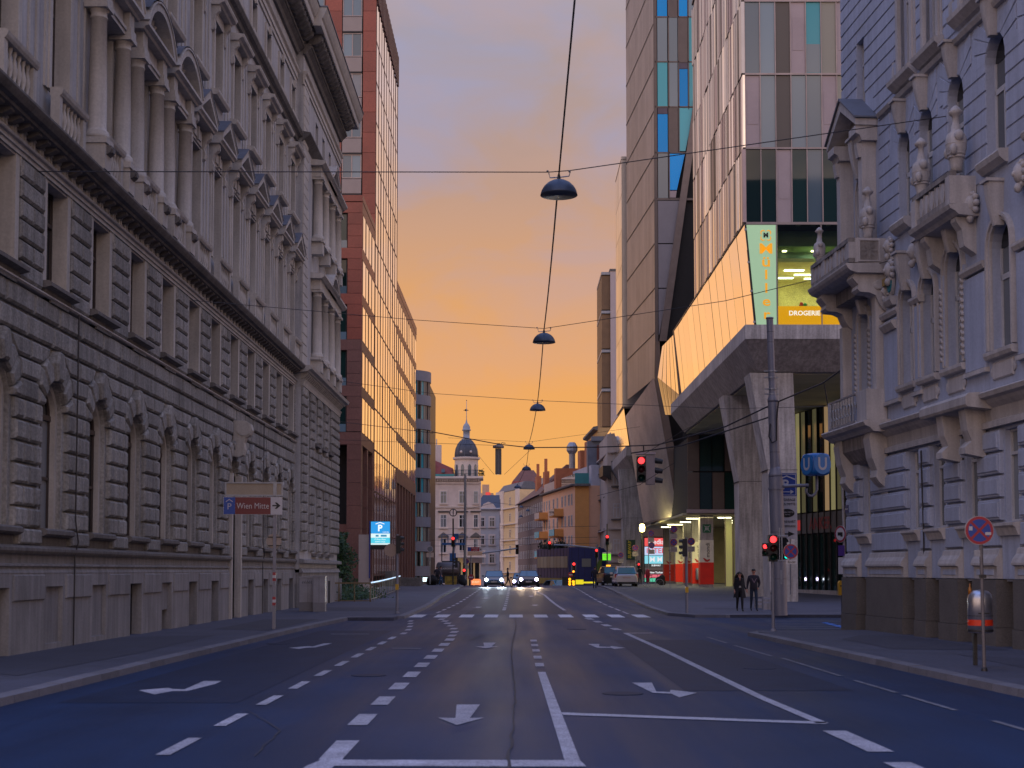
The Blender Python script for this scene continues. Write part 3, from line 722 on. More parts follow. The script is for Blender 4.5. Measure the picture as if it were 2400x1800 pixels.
for i in BAYS:
    c = bay(i)
    # piano nobile window
    win_rect(pal, c, 12.5, 1.23, 3.1, .30, M['win_frame_dark'], UF, trans=.66)
    cols = i in (1, 2, 3)
    inst(('s1', cols), 'window_surround', lambda: MB().box(-.80, -.62, -.09, .45, 0, 3.14).box(.62, .80, -.09, .45, 0, 3.14).box(-.62, .62, -.06, .3, 3.10, 3.14).box(-.95, -.80, -.05, .02, 0, 3.0).box(.80, .95, -.05, .02, 0, 3.0), SS, pal, (c, 0, 12.5))
    if cols:
        cc = c - .2 if i > 1 else c - .25
        for sx in (-1.06, 1.06):
            inst('pnc', 'column', lambda: column(3.30), SS, pal, (cc + sx, -.30, 12.20), smooth=True)
            inst('pncap', 'capital', lambda: capital(3.30), SS, pal, (cc + sx, -.30, 12.20))
            inst('pned', 'pedestal', lambda: MB().box(-.30, .30, -.62, .02, .62, .76).box(-.26, .26, -.58, .02, .0, .62), SS, pal, (cc + sx, 0, 11.44))
            inst('pncons', 'console', lambda: console(.34, .62, .34), SD, pal, (cc + sx, -.36, 12.02))
            inst('pnent', 'entablature_block', lambda: MB().box(-.25, .25, -.56, .02, 0, .20).box(-.22, .22, -.52, .02, .2, .62), SS, pal, (cc + sx, 0, 15.5))
        inst('pnar', 'architrave', lambda: MB().px([(.02, 0), (-.42, 0), (-.42, .10), (-.46, .11), (-.46, .20), (.02, .2)], -.80, .80).px([(.02, .2), (-.36, .2), (-.36, .62), (.02, .62)], -.82, .82), SS, pal, (cc, 0, 15.5))
        pd = inst('pnseg', 'curved_pediment', lambda: seg_ped(1.52, 1.15, .72), SS, pal, (cc, 0, 16.12))
        inst('pnshell', 'shell', lambda: shell(.62), SS, pd, (0, -.32, .26))
        inst('segroof', 'pediment_roof', lambda: MB().lathe([(2.06, -.76), (2.06, .02)], 8, (0, 0, 0), pi / 2 - .81, pi / 2 + .81).xf(Matrix(((1, 0, 0, 0), (0, 0, 1, 0), (0, 1, 0, -.70), (0, 0, 0, 1)))), LD, pd, (0, 0, -.14))
        balustrade(pal, cc, 1.5, 11.44, -.32, 5)
    else:
        inst('tri', 'triangular_pediment', lambda: tri_ped(1.22, .98, .50), SS, pal, (c, 0, 16.28))
        inst('trr', 'pediment_roof', lambda: MB().loft([(-1.27, -.54, .36), (0, -.54, 1.09), (0, -.54, 1.13), (-1.27, -.54, .40)], [(-1.27, .02, .36), (0, .02, 1.09), (0, .02, 1.13), (-1.27, .02, .40)]).loft([(1.27, -.54, .36), (0, -.54, 1.09), (0, -.54, 1.13), (1.27, -.54, .40)], [(1.27, .02, .36), (0, .02, 1.09), (0, .02, 1.13), (1.27, .02, .40)]), LD, pal, (c, 0, 16.28))
        inst('trf', 'frieze_carving', lambda: MB().box(-.78, .78, -.07, .02, 0, .50).box(-.5, -.1, -.12, -.07, .1, .4).box(.1, .5, -.12, -.07, .1, .4).box(-.08, .08, -.16, -.07, .04, .46), SS, pal, (c, 0, 15.72))
        for sx in (-.98, .98): inst('trc', 'console', lambda: console(.26, .95, .34), SS, pal, (c + sx, 0, 16.28))
        balustrade(pal, c, 1.9, 11.44, -.26, 6)
    # second upper floor
    win_rect(pal, c, 18.25, 1.19, 2.5, .29, M['win_frame_dark'], UF, trans=.66)
    inst('s2', 'window_surround', lambda: MB().box(-.78, -.60, -.08, .45, 0, 2.52).box(.60, .78, -.08, .45, 0, 2.52).box(-.78, .78, -.08, .3, 2.50, 2.66).px([(.02, -.22), (-.22, -.22), (-.28, -.12), (-.28, -.04), (.02, 0)], -1.0, 1.0), SS, pal, (c, 0, 18.25))
    inst('hood', 'window_hood', lambda: MB().px([(.02, 0), (-.30, 0), (-.34, .06), (-.46, .10), (-.50, .18), (-.50, .22), (.02, .28)], -1.05, 1.05).box(-.72, .72, -.08, .02, -.22, 0), SS, pal, (c, 0, 21.13))
    for sx in (-.88, .88): inst('hc', 'console', lambda: console(.2, .85, .28), SS, pal, (c + sx, 0, 21.13))
    # top floor
    win_rect(pal, c, 23.0, .99, 1.27, .27, M['win_frame_dark'], M['glass_dark'], trans=0)
    inst('s3', 'window_surround', lambda: MB().box(-.68, -.50, -.08, .4, 0, 1.5).box(.50, .68, -.08, .4, 0, 1.5).box(-.50, .50, -.08, .3, 1.28, 1.44).box(-.1, .1, -.18, -.08, 1.2, 1.55).px([(.02, -.16), (-.18, -.16), (-.2, -.04), (.02, 0)], -.85, .85), SS, pal, (c, 0, 23.0))
    # wall strips between the bays
    if i < 10:
        inst('strip', 'pilaster_strip', lambda: MB().box(-.30, -.18, -.04, .02, 0, 9.6).box(.18, .30, -.04, .02, 0, 9.6), SS, pal, ((bay(i) + bay(i + 1)) / 2, 0, 12.5))
MB().px([(.02, 22.05), (-.12, 22.05), (-.16, 22.2), (-.30, 22.26), (-.38, 22.38), (-.38, 22.44), (.02, 22.52)], X0, X1).build('string_cornice', SD, pal)
# ---- risalit at the far corner
ry = -.35
rb = MB(); RB = [70.6, 73.1, 75.6]
rb.box(X1, X2, ry, .6, 1.9, 2.74)
wall(rb, X1, X2, 2.74, 6.1, [(b - .55, b + .55, 2.74, 5.9) for b in RB], ry, .6)
rb.box(X1, X2, ry, .6, 6.1, 8.1)
wall(rb, X1, X2, 8.1, 10.76, [(b - .55, b + .55, 8.2, 10.4) for b in RB], ry, .6)
wall(rb, X1, X2, 10.76, 17.6, [(b - .55, b + .55, 12.5, 15.6) for b in RB], ry, .6)
wall(rb, X1, X2, 17.6, 22.3, [(b - .55, b + .55, 18.25, 20.9) for b in RB], ry, .6)
wall(rb, X1, X2, 22.3, 28, [(b - .45, b + .45, 23.0, 24.3) for b in RB], ry, .6)
rb.build('corner_wall', SW, pal)
for b in RB:
    for z0, h in ((2.74, 3.1), (8.2, 2.2), (12.5, 3.1), (18.25, 2.65)):
        win_rect(pal, b, z0, 1.1, h, .05, M['win_frame_dark'], UF, trans=.66)
    win_rect(pal, b, 23.0, .9, 1.3, .05, M['win_frame_dark'], M['glass_dark'], trans=0)
    for z in (2.66, 8.08): MB().box(b - .8, b + .8, ry - .25, ry, z - .12, z + .03).build('window_sill', SD, pal)
# corner rustication as stones (quoins at both ends and piers)
edges = [(X1 + .02, X1 + 1.7)] + [(RB[0] - 1.95, RB[0] - .62), (RB[0] + .62, RB[1] - .62), (RB[1] + .62, RB[2] - .62), (RB[2] + .62, X2)]
for (a, b) in edges:
    for k in range(17):
        z0 = 2.74 + .455 * k
        if 5.9 < z0 + .3 < 6.2 or z0 > 10.2: pass
        if z0 > 10.1: break
        stone('corner_stone', pal, rect(round(a, 2), round(b, 2), z0 + .02, z0 + .435), ry - .14, ry + .02, .06, RS)
for b in RB:
    for k in (7, 8, 9, 10):
        z0 = 2.74 + .455 * k
        stone('corner_stone', pal, rect(round(b - .6, 2), round(b + .6, 2), z0 + .02, z0 + .435), ry - .12, ry + .02, .06, RS)
for k in range(28):
    z0 = 11.55 + .47 * k; w = 1.5 if k % 2 else 1.3
    if z0 > 24.4: break
    stone('quoin', pal, rect(X1 + .02, round(X1 + w, 2), z0 + .01, z0 + .46), ry - .07, ry + .02, .02, SS)
MB().px([(ry + .02, 10.47), (ry - .12, 10.47), (ry - .16, 10.66), (ry - .22, 10.76), (ry + .02, 10.8)], X1 - .03, X2 + .1).build('architrave', SS, pal)
MB().px([(ry + .02, 11.08), (ry - .34, 11.12), (ry - .38, 11.18), (ry - .55, 11.22), (ry - .60, 11.36), (ry + .02, 11.46)], X1 - .25, X2 + .5).build('belt_cornice', SS, pal)
x = X1 + .1
while x < X2: inst('rcb', 'cornice_bracket', lambda: MB().px([(0, 0), (-.1, 0), (-.3, .2), (-.3, .3), (0, .3)], -.08, .08), SS, pal, (x, ry, 10.82)); x += .45
for fl, (zb, h) in enumerate(((12.25, 3.35), (18.1, 3.1))):
    MB().box(69.0, 77.4, ry - .45, ry + .02, zb + h, zb + h + .5).px([(ry + .02, zb + h + .5), (ry - .55, zb + h + .5), (ry - .72, zb + h + .62), (ry - .72, zb + h + .72), (ry + .02, zb + h + .8)], 68.7, 77.7).build('entablature', SS, pal)
    MB().box(68.9, 77.5, ry - .5, ry + .02, zb - .12, zb).build('column_ledge', SS, pal)
    for xx in (69.35, 71.85, 74.35, 76.85):
        inst(('rc', fl), 'column', lambda: column(h, .24), SS, pal, (xx, ry - .26, zb), smooth=True)
        inst(('rcc', fl), 'capital', lambda: capital(h, .24), SS, pal, (xx, ry - .26, zb))
        inst('rcp', 'pedestal', lambda: MB().box(-.33, .33, -.60, .02, -.16, -.02).box(-.28, .28, -.54, .02, -.74, -.16), SS, pal, (xx, ry, zb))
    pd = (MB().add(*(lambda m: (m.v, m.f))(seg_ped(1.5, 1.0, .7) if fl == 0 else tri_ped(1.5, 1.1, .7))))
    pd.build('curved_pediment' if fl == 0 else 'triangular_pediment', SS, pal, loc=(73.1, ry - .02, zb + h + .5))
MB().px([(ry + .02, 22.05), (ry - .16, 22.2), (ry - .38, 22.38), (ry - .38, 22.44), (ry + .02, 22.52)], X1 - .1, X2 + .3).build('string_cornice', SD, pal)
# ---- main entablature and cornice
for (a, b, yy, dz) in ((X0, X1 - .1, 0, 0), (X1 - .1, X2 + .1, ry, 0)):
    MB().px([(yy + .02, 24.75), (yy - .06, 24.75), (yy - .06, 24.95), (yy - .11, 24.97), (yy - .11, 25.2), (yy - .2, 25.28), (yy - .22, 25.36), (yy + .02, 25.4)], a, b).build('architrave', SS, pal)
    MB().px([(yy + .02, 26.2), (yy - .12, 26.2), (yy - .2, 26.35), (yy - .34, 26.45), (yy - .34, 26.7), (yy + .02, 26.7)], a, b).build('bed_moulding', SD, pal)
    MB().px([(yy + .3, 27.22), (yy - .95, 27.22), (yy - .98, 27.30), (yy - .98, 27.55), (yy - 1.05, 27.62), (yy - 1.14, 27.8), (yy - 1.22, 28.02), (yy - 1.22, 28.08), (yy + .3, 28.12)], a - (.0 if a == X0 else .9), b + (0 if yy == 0 else .9)).build('corona', SS, pal)
    MB().box(a - (.0 if a == X0 else .92), b + (0 if yy == 0 else .92), yy - 1.26, yy + .3, 28.085 if a == X0 else 28.10, 28.16).build('roof_edge', LD, pal)
    x = a + .3
    while x < b - .1:
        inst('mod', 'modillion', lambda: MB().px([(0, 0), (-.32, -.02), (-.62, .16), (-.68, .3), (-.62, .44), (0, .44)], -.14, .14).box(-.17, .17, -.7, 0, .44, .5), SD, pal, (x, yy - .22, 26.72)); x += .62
    x = a + .1
    dm = MB()
    while x < b: dm.box(x, x + .09, yy - .42, yy - .34, 26.5, 26.62); x += .18
    tag(dm.build('dentil_row', SD, pal), kind='stuff')
MB().box(X1 - .1, X2 + .1, ry, .6, 26.5, 28.0).build('attic_wall', SW, pal)
# ---- plinth / basement
MB().px([(.02, 1.80), (-.16, 1.80), (-.12, 1.9), (-.12, 1.93), (-.17, 1.94), (-.17, 1.98), (-.10, 2.0), (-.10, 2.2), (.02, 2.2)], X0, bay(6) - .95).px([(.02, 1.80), (-.16, 1.80), (-.12, 1.9), (-.12, 1.93), (-.17, 1.94), (-.17, 1.98), (-.10, 2.0), (-.10, 2.2), (.02, 2.2)], bay(6) + .95, X1).build('plinth_moulding', PL, pal)
MB().px([(.02, 2.2), (-.20, 2.2), (-.24, 2.26), (-.24, 2.32), (-.16, 2.38), (.02, 2.40)], X0, bay(6) - .85).px([(.02, 2.2), (-.20, 2.2), (-.24, 2.26), (-.24, 2.32), (-.16, 2.38), (.02, 2.40)], bay(6) + .85, X1).build('sill_ledge', SD, pal)
MB().box(X0, bay(6) - .8, 0, .6, 1.75, 2.63).box(bay(6) + .8, X1, 0, .6, 1.75, 2.63).build('sill_zone_wall', PL, pal)
for i in [-3] + BAYS:
    l = (bay(i) + 1.02) if i > -3 else X0 + .05; r = (bay(i + 1) - 1.02) if i < 10 else X1
    stone('sill_stone', pal, rect(round(l, 2), round(r, 2), 2.40, 2.72), -.2, .02, .04, RS)
pb = MB()
op = []
for i in BAYS:
    if i == 6: op.append((bay(6) - .8, bay(6) + .8, -.2, 1.8))
    else: op.append((bay(i) - .58, bay(i) + .58, -.02 if i not in (0, 1) else .25, 1.50))
wall(pb, X0, bay(6) - .8, -.2, 1.8, op[:8], -.15, .6); pb.build('basement_wall', PL, pal)
pb = MB(); wall(pb, bay(6) + .8, X1, -.2, 1.8, op[9:], -.15, .6); pb.build('basement_wall', PL, pal)
pp = []
for i in BAYS:
    if i in (0, 1): MB().box(bay(i) - .58, bay(i) + .58, -.05, .0, .25, 1.5).build('blind_panel', PL, pal)
    elif i == 3:
        MB().box(bay(i) - .58, bay(i) + .58, -.02, .05, .70, 1.5).build('blind_panel', PL, pal)
        MB().box(bay(i) - .58, bay(i) + .0, .05, .09, 0, .7).build('basement_dark_sheet', M['dark_hole'], pal)  # black sheet standing in for the dark of the half-open opening
    elif i != 6:
        MB().box(bay(i) - .58, bay(i) + .58, .12, .16, 0, 1.5).build('basement_dark_sheet', M['dark_hole'], pal)  # black sheet in place of the shaded depth of an open opening
        MB().box(bay(i) - .66, bay(i) + .66, -.22, .3, -.1, .08).build('basement_step', PL, pal)
for i in [-3] + BAYS:
    l = (bay(i) + .74) if i > -3 else X0 + .1; r = (bay(i + 1) - .74) if i < 10 else X1 - .1
    if i == 5: r -= .3
    if i == 6: l += .3
    stone('raised_panel', pal, rect(round(l, 2), round(r, 2), 1.22, 1.76), -.19, -.1, .02, PL)
MB().box(X1, X2, ry - .12, .5, -.3, 1.75).px([(ry, 1.75), (ry - .2, 1.75), (ry - .1, 1.95), (ry, 1.97)], X1 - .1, X2 + .1).px([(ry, 2.2), (ry - .25, 2.2), (ry - .25, 2.35), (ry, 2.4)], X1 - .1, X2 + .2).build('corner_plinth', PL, pal)
MB().box(X1 - .05, X1 + 1.4, ry - .28, ry + .1, -.3, 1.4).box(X2 - .3, X2 + .12, ry - .28, ry + .1, -.3, 1.4).build('corner_pedestal', PL, pal)
for k in range(3): MB().box(RB[k] - .4, RB[k] + .4, ry - .125, ry - .12, .1, 1.3).build('basement_dark_sheet', M['dark_hole'], pal)  # thin black sheets on the plinth, painted as dark openings
# portal: deep plain jambs down to the pavement, door, big scroll keystone
c = bay(6)
MB().box(c - .95, c - HW, -.24, .6, -.1, ZS).box(c + HW, c + .95, -.24, .6, -.1, ZS).build('portal_jambs', SS, pal)
MB().box(c - HW, c + HW, .42, .58, -.1, 6.1).build('portal_door', M['win_frame_dark'], pal)
MB().px([(.0, 0), (-.42, 0), (-.62, -.12), (-.68, -.34), (-.60, -.52), (-.44, -.62), (-.38, -.8), (-.42, -1.05), (-.36, -1.25), (-.24, -1.32), (0, -1.3)], -.22, .22).build('scroll_keystone', M['stone_smooth'], pal, loc=(c, -.1, 7.3))
MB().lathe([(.26, -.26), (.26, .26)], 14).xf(Matrix.Rotation(pi / 2, 4, 'Y')).build('scroll', M['stone_smooth'], pal, loc=(c, -.48, 7.0))
# pipes and cables on the facade
for xx in (32.9, 57.3):
    MB().tube([(xx, -.2, .1), (xx, -.2, 2.2), (xx + .05, -.26, 2.5), (xx, -.2, 3.0), (xx, -.2, 7.8)], .018, 6).build('facade_cable', M['wire'], pal)
# ================================================================== ornate corner house on the right
rh = thing('ornate_house', 'lilac grey ornate stucco house with corner balconies and granite base on the right', 'building', (10.25, 44.0, 0), math.atan2(-.9971, .0763))
RB_, RT, RSN, GR = M['render_blue'], M['render_trim'], M['render_stain'], M['granite']
UE = 17.0
cxs_g = [1.87, 5.85, 7.6, 9.72, 12.0, 14.3]     # ground floor window axes
MB().box(.02, 30, .62, 18, -.2, 27).build('masonry_core', M['dark_hole'], rh)
# ---- ground floor, z 1.65 - 5.2
g = MB(); wall(g, 0, UE, 1.6, 5.25, [(c - .42, c + .42, 2.95, 5.08) for c in cxs_g], .06, .6); g.build('ground_floor_wall', RB_, rh)
def rh_window(c, z0, w, h, y=.22, arch=False):
    return win_rect(rh, c, z0, w, h, y, M['white_frame'], M['glass_curtain'], trans=.72, fw=.06)
for c in cxs_g:
    rh_window(c, 2.95, .84, 2.13)
    MB().px([(-.16, -.05), (-.22, 0), (-.22, .06), (.1, .10), (.1, -.22), (-.10, -.22)], c - .55, c + .55).build('window_sill', RT, rh, loc=(0, 0, 2.86))
ed = [(0.03, cxs_g[0] - .5)] + [(a + .5, b - .5) for a, b in zip(cxs_g, cxs_g[1:])] + [(cxs_g[-1] + .5, UE)]
for a, b in ed:
    for k in range(4):
        z0 = 2.98 + .535 * k
        stone('stucco_block', rh, rect(round(a, 2), round(b, 2), z0 + .03, z0 + .505), -.05, .08, .02, RB_)
        stone('stucco_panel', rh, rect(round(a + .07, 2), round(b - .07, 2), z0 + .09, z0 + .45), -.085, -.04, .015, RB_)
    stone('stucco_block', rh, rect(round(a, 2), round(b, 2), 2.42, 2.92), -.05, .08, .02, RB_)
    # bell-shaped pedestal mouldings and granite base
    MB().px([(-.05, 2.36), (-.09, 2.34), (-.12, 2.22), (-.20, 2.12), (-.24, 2.02), (-.24, 1.97), (-.16, 1.94), (-.16, 1.66), (.2, 1.66), (.2, 2.4)], a - .03, b + .03).build('pedestal_moulding', RT, rh)
    stone('incised_panel', rh, rect(round(a + .15, 2), round(b - .15, 2), 1.74, 1.88), -.175, -.15, .01, RB_)
    MB().box(a - .05, b + .05, -.20, .3, .55, 1.64).build('granite_base', GR, rh)
    MB().box(a - .06, b + .06, -.23, .3, -.1, .54).build('granite_base', GR, rh)
for c in cxs_g:
    MB().box(c - .46, c + .46, -.03, .3, 1.66, 2.8).build('parapet_panel', RB_, rh)
    MB().box(c - .46, c + .46, .30, .34, -.1, 1.66).build('basement_window', M['dark_hole'], rh)
    fr = MB()
    for k in range(3): fr.box(c - .44, c + .44, .24, .27, .35 + .45 * k, .38 + .45 * k)
    fr.box(c - .02, c + .02, .24, .27, .1, 1.6).build('basement_grille', M['dark_metal'], rh)
# ---- belt course 5.2 - 6.05
MB().px([(.02, 5.16), (-.10, 5.16), (-.10, 5.30), (.0, 5.34), (-.02, 5.62), (-.14, 5.72), (-.2, 5.80), (-.32, 5.84), (-.36, 5.94), (-.30, 5.98), (.02, 6.06)], -.3, UE).build('belt_cornice', RT, rh)
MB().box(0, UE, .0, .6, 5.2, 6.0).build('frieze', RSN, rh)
for c in (9.0, 10.45):
    MB().px([(0, 0), (-.62, 0), (-.62, -.12), (-.5, -.2), (-.44, -.7), (-.34, -.95), (-.5, -1.1), (-.5, -1.25), (0, -1.35)], c - .2, c + .2).build('balcony_console', RT, rh, loc=(0, 0, 5.85))
MB().px([(.02, 5.60), (-.62, 5.66), (-.66, 5.72), (-.66, 5.90), (-.58, 5.98), (.02, 6.02)], 8.1, 11.1).build('bay_ledge', RT, rh)
# ---- main floor: arched windows z 6.9 .. 9.75
MF = [(2.0, 9.6, .46), (5.65, 9.6, .48), (7.2, 9.6, .48), (8.95, 9.9, .52), (11.75, 9.9, .56), (14.2, 9.9, .56)]
def arched_wall(mb, x0, x1, z0, z1, cx, hw, zt, zb, y0, y1, n=10):
    zs = zt - hw
    mb.box(x0, cx - hw, y0, y1, z0, zs); mb.box(cx + hw, x1, y0, y1, z0, zs)
    if zb > z0: mb.box(cx - hw, cx + hw, y0, y1, z0, zb)
    P = [(cx + hw * cos(pi * k / n), zs + hw * sin(pi * k / n)) for k in range(n + 1)]
    for a, b in zip(P, P[1:]):
        mb.add([(a[0], y0, a[1]), (b[0], y0, b[1]), (b[0], y0, z1), (a[0], y0, z1), (a[0], y1, a[1]), (b[0], y1, b[1])], [(0, 1, 2, 3), (0, 4, 5, 1)])
    mb.box(x0, cx - hw, y0, y1, zs, z1); mb.box(cx + hw, x1, y0, y1, zs, z1)
def mids(cs, a, b):
    m = [a] + [(p + q) / 2 for p, q in zip(cs, cs[1:])] + [b]; return list(zip(m, m[1:]))
def arch_trim(cx, zt, hw, zb, y, w=.16, d=.07, nm='arch_moulding'):
    zs = zt - hw; m = MB(); n = 10
    for r0, r1, dd in ((hw, hw + w * .55, d), (hw + w * .55, hw + w, d * 1.7)):
        for k in range(n):
            a0, a1 = pi * k / n, pi * (k + 1) / n
            m.py([(cx + r0 * cos(a0), zs + r0 * sin(a0)), (cx + r1 * cos(a0), zs + r1 * sin(a0)), (cx + r1 * cos(a1), zs + r1 * sin(a1)), (cx + r0 * cos(a1), zs + r0 * sin(a1))], y - dd, y + .01)
        for s in (-1, 1):
            xa, xb = cx + s * r0, cx + s * r1; m.box(min(xa, xb), max(xa, xb), y - dd, y + .01, zb, zs)
    return m.build(nm, RT, rh)
def arched_win(cx, zt, hw, zb, y=.20):
    zs = zt - hw
    f = MB().box(cx - hw, cx + hw, y, y + .06, zs - .75, zs - .62).box(cx - .03, cx + .03, y, y + .05, zb, zs - .7).box(cx - hw, cx - hw + .08, y, y + .06, zb, zs).box(cx + hw - .08, cx + hw, y, y + .06, zb, zs).box(cx - hw, cx + hw, y, y + .06, zb, zb + .07)
    f = f.build('arched_window', M['white_frame'], rh)
    for s in (-1, 1): MB().box(cx + (s - 1) * hw / 2 + .005, cx + (s + 1) * hw / 2 - .005, y + .03, y + .045, zb, zt - .02 if False else zs - .02).build('pane', M['glass_curtain'], f)
    MB().py([(cx, zs)] + [(cx + hw * cos(pi * k / 10), zs + hw * sin(pi * k / 10)) for k in range(11)], y + .03, y + .045).build('pane', M['glass_dark'], f)
    return f
def key_block(cx, z, w=.34, h=1.0, d=.34, name='keystone'):
    m = MB(); n = 6
    for k in range(n):   # curved, tapering, proud at the top
        t0, t1 = k / n, (k + 1) / n
        def sec(t):
            ww = w * (1 - .35 * t) / 2; dd = d * (.55 + .45 * cos(t * pi * .55)); zz = z - h * t
            return [(cx - ww, 0.02, zz), (cx + ww, .02, zz), (cx + ww, -dd, zz), (cx + ww * .5, -dd - .03, zz), (cx - ww * .5, -dd - .03, zz), (cx - ww, -dd, zz)]
        m.loft(sec(t0), sec(t1), caps=(k in (0, n - 1)))
    m.box(cx - w * .62, cx + w * .62, -d - .08, .02, z, z + .07)
    return m.build(name, RT, rh)
w2 = MB()
for (c, zt, hw), (a, b) in zip(MF, mids([q[0] for q in MF], 0, UE)): arched_wall(w2, a, b, 6.0, 11.0, c, hw, zt, 6.95, 0, .6)
w2.build('main_floor_wall', RB_, rh)
for c, zt, hw in MF:
    arched_win(c, zt, hw, 6.95); arch_trim(c, zt, hw, 6.95, 0)
    key_block(c, zt + .85)
    MB().px([(.02, 6.72), (-.14, 6.74), (-.18, 6.82), (-.18, 6.90), (.3, 6.95), (.3, 6.7)], c - hw - .2, c + hw + .2).build('window_sill', RT, rh)
    stone('sill_panel', rh, rect(c - hw, c + hw, 6.25, 6.65), -.05, .02, .03, RT)
    for s in (-1, 1): MB().lathe([(.001, -.06), (.10, -.05), (.12, 0), (.001, .02)], 10).xf(Matrix.Rotation(pi / 2, 4, 'X')).build('rosette', RT, rh, loc=(c + s * (hw + .02), -.03, 6.45))
for a, b in ((3.8, 5.0), (6.15, 6.7), (9.7, 10.9), (12.7, 13.3)):
    stone('pilaster_panel', rh, rect(a, b, 6.6, 8.9), -.09, .02, .03, RB_)
    MB().px([(.02, 8.95), (-.12, 8.95), (-.18, 9.05), (-.18, 9.12), (.02, 9.16)], a - .08, b + .08).build('pilaster_moulding', RT, rh); MB().px([(.02, 6.5), (-.13, 6.5), (-.13, 6.6), (.02, 6.62)], a - .06, b + .06).build('pilaster_moulding', RT, rh)
# zigzag ornamental strips beside the bay windows
for xx in (8.28, 9.62, 1.38, 2.62):
    m = MB()
    for k in range(12): m.py([(xx - .07, 7.1 + .16 * k), (xx, 7.18 + .16 * k), (xx + .07, 7.1 + .16 * k), (xx + .07, 7.14 + .16 * k), (xx, 7.22 + .16 * k), (xx - .07, 7.14 + .16 * k)], -.16, -.08)
    m.build('ornament_strip', RT, rh); MB().box(xx - .12, xx + .12, -.09, .01, 7.0, 9.3).build('pilaster', RB_, rh)
# carved masks / cartouches between keystones
def mask(c, z, y=-.14, s=1.0, name='carved_mask'):
    m = MB(); m.ball((c, y, z), .17 * s, 6, 1.35)
    for k in range(9):
        a = 2 * pi * k / 9; m.ball((c + .20 * s * cos(a), y + .03, z + .24 * s * sin(a)), .085 * s, 4)
    m.ball((c, y - .15 * s, z - .02), .05 * s, 4, 1.4).ball((c, y - .05, z - .33 * s), .10 * s, 4, 1.2)
    return m.build(name, RT, rh, smooth=True)
for c, z in ((6.45, 10.35), (8.05, 10.5), (10.4, 10.6), (4.55, 10.25), (13.1, 10.6)): mask(c, z)
# ---- second upper floor, banded stucco with chevron voussoirs; openings arched z 11.35..14.0
SF = [(5.5, 13.9, .44), (7.15, 14.0, .46), (9.2, 14.15, .50), (11.6, 14.3, .54), (14.1, 14.3, .54)]
w3 = MB()
for (c, zt, hw), (a, b) in zip(SF, mids([q[0] for q in SF], 3.5, UE)): arched_wall(w3, a, b, 11.0, 15.0, c, hw, zt, 11.45, .0, .6)
arched_wall(w3, 0, 3.5, 11.0, 15.0, 2.05, .42, 13.55, 11.2, 0, .6)
wall(w3, 0, UE, 15.0, 20.8, [(1.87 - .36, 1.87 + .36, 15.35, 17.85), (5.8 - .45, 5.8 + .45, 15.5, 18.4), (7.7 - .45, 7.7 + .45, 15.5, 18.4), (10.3 - .5, 10.3 + .5, 15.6, 18.6), (12.6 - .5, 12.6 + .5, 15.6, 18.6)], 0, .6)
w3.box(0, UE, 0, .6, 20.8, 27); w3.build('upper_wall', RB_, rh)  # top storey is out of view, added for reflections in the office glass
MB().box(-.4, UE, -.5, 18, 27.0, 27.6).build('main_cornice', RT, rh)
MB().loft([(-.2, -.2, 27.6), (30, -.2, 27.6), (30, 18, 27.6), (-.2, 18, 27.6)], [(2.5, 3, 33), (30, 3, 33), (30, 16, 33), (2.5, 16, 33)]).build('unseen_roof', M['lead'], rh)  # unseen roof, added so the office glass mirrors something dark
def bandrow(z0, h, opens, a=0.0, b=UE, proud=.028):
    x = a
    for (o0, o1) in sorted(opens) + [(b, b)]:
        if o0 - x > .12:
            inst(('bd', round(o0 - x, 2), round(h, 2)), 'stucco_band', lambda w=o0 - x: cham(MB(), rect(.005, w - .005, .015, h - .018), -proud, .01, .012), RB_, rh, (x, 0, z0))
        x = max(x, o1)
k = 0; z = 11.05
while z < 23:
    h = .40; op = []
    for c, zt, hw in SF:
        if z + h > 11.4 and z < zt - hw + .02: op.append((c - hw - .01, c + hw + .01))
        elif zt - hw <= z + .02 < zt + .80: op.append((c - hw - .78 + (z - (zt - hw)) * .15, c + hw + .78 - (z - (zt - hw)) * .15))
    if z < 14.9: op.append((.35, 3.45) if z < 15.0 else (0, 0))
    if 14.9 < z + h and z < 15.9: op.append((.6, 3.0))
    if 15.2 < z + h and z < 17.9: op.append((1.87 - .37, 1.87 + .37))
    for c in (5.8, 7.7): 
        if 15.2 < z + h and z < 18.6: op.append((c - .75, c + .75))
    for c in (10.3, 12.6):
        if 15.2 < z + h and z < 18.8: op.append((c - .8, c + .8))
    # merge overlaps
    op.sort(); mo = []
    for a, b in op:
        if mo and a <= mo[-1][1]: mo[-1] = (mo[-1][0], max(b, mo[-1][1]))
        else: mo.append((a, b))
    bandrow(z, h, mo); z += .42; k += 1
for c, zt, hw in SF:
    arched_win(c, zt, hw, 11.45, .20)
    key_block(c, zt + .80, .30, .85, .30)
    zs = zt - hw
    for s in (-1, 1):
        xo = hw + min(.77, min(abs(c - q[0]) for q in SF if q[0] != c) / 2 - hw - .012)
        for j, (aa, ab) in enumerate(((4, 28), (30, 53), (55, 76))):
            ri = hw + .015; z0, z1 = zs + .42 * j + .04, zs + .42 * (j + 1) - .025
            def IP(a_): return (c + s * ri * cos(radians(a_)), zs + ri * sin(radians(a_)))
            stone('voussoir', rh, [IP(aa), (c + s * xo, z0), (c + s * xo, z1 + (.06 if j == 2 else 0)), IP(ab)], -.03, .01, .008, RB_)
    MB().px([(.02, 11.1), (-.10, 11.12), (-.24, 11.24), (-.28, 11.36), (-.24, 11.42), (.3, 11.45), (.3, 11.1)], c - hw - .12, c + hw + .12).build('window_sill', RT, rh)
arched_win(2.05, 13.55, .42, 11.2, .20); arch_trim(2.05, 13.55, .42, 11.2, 0)
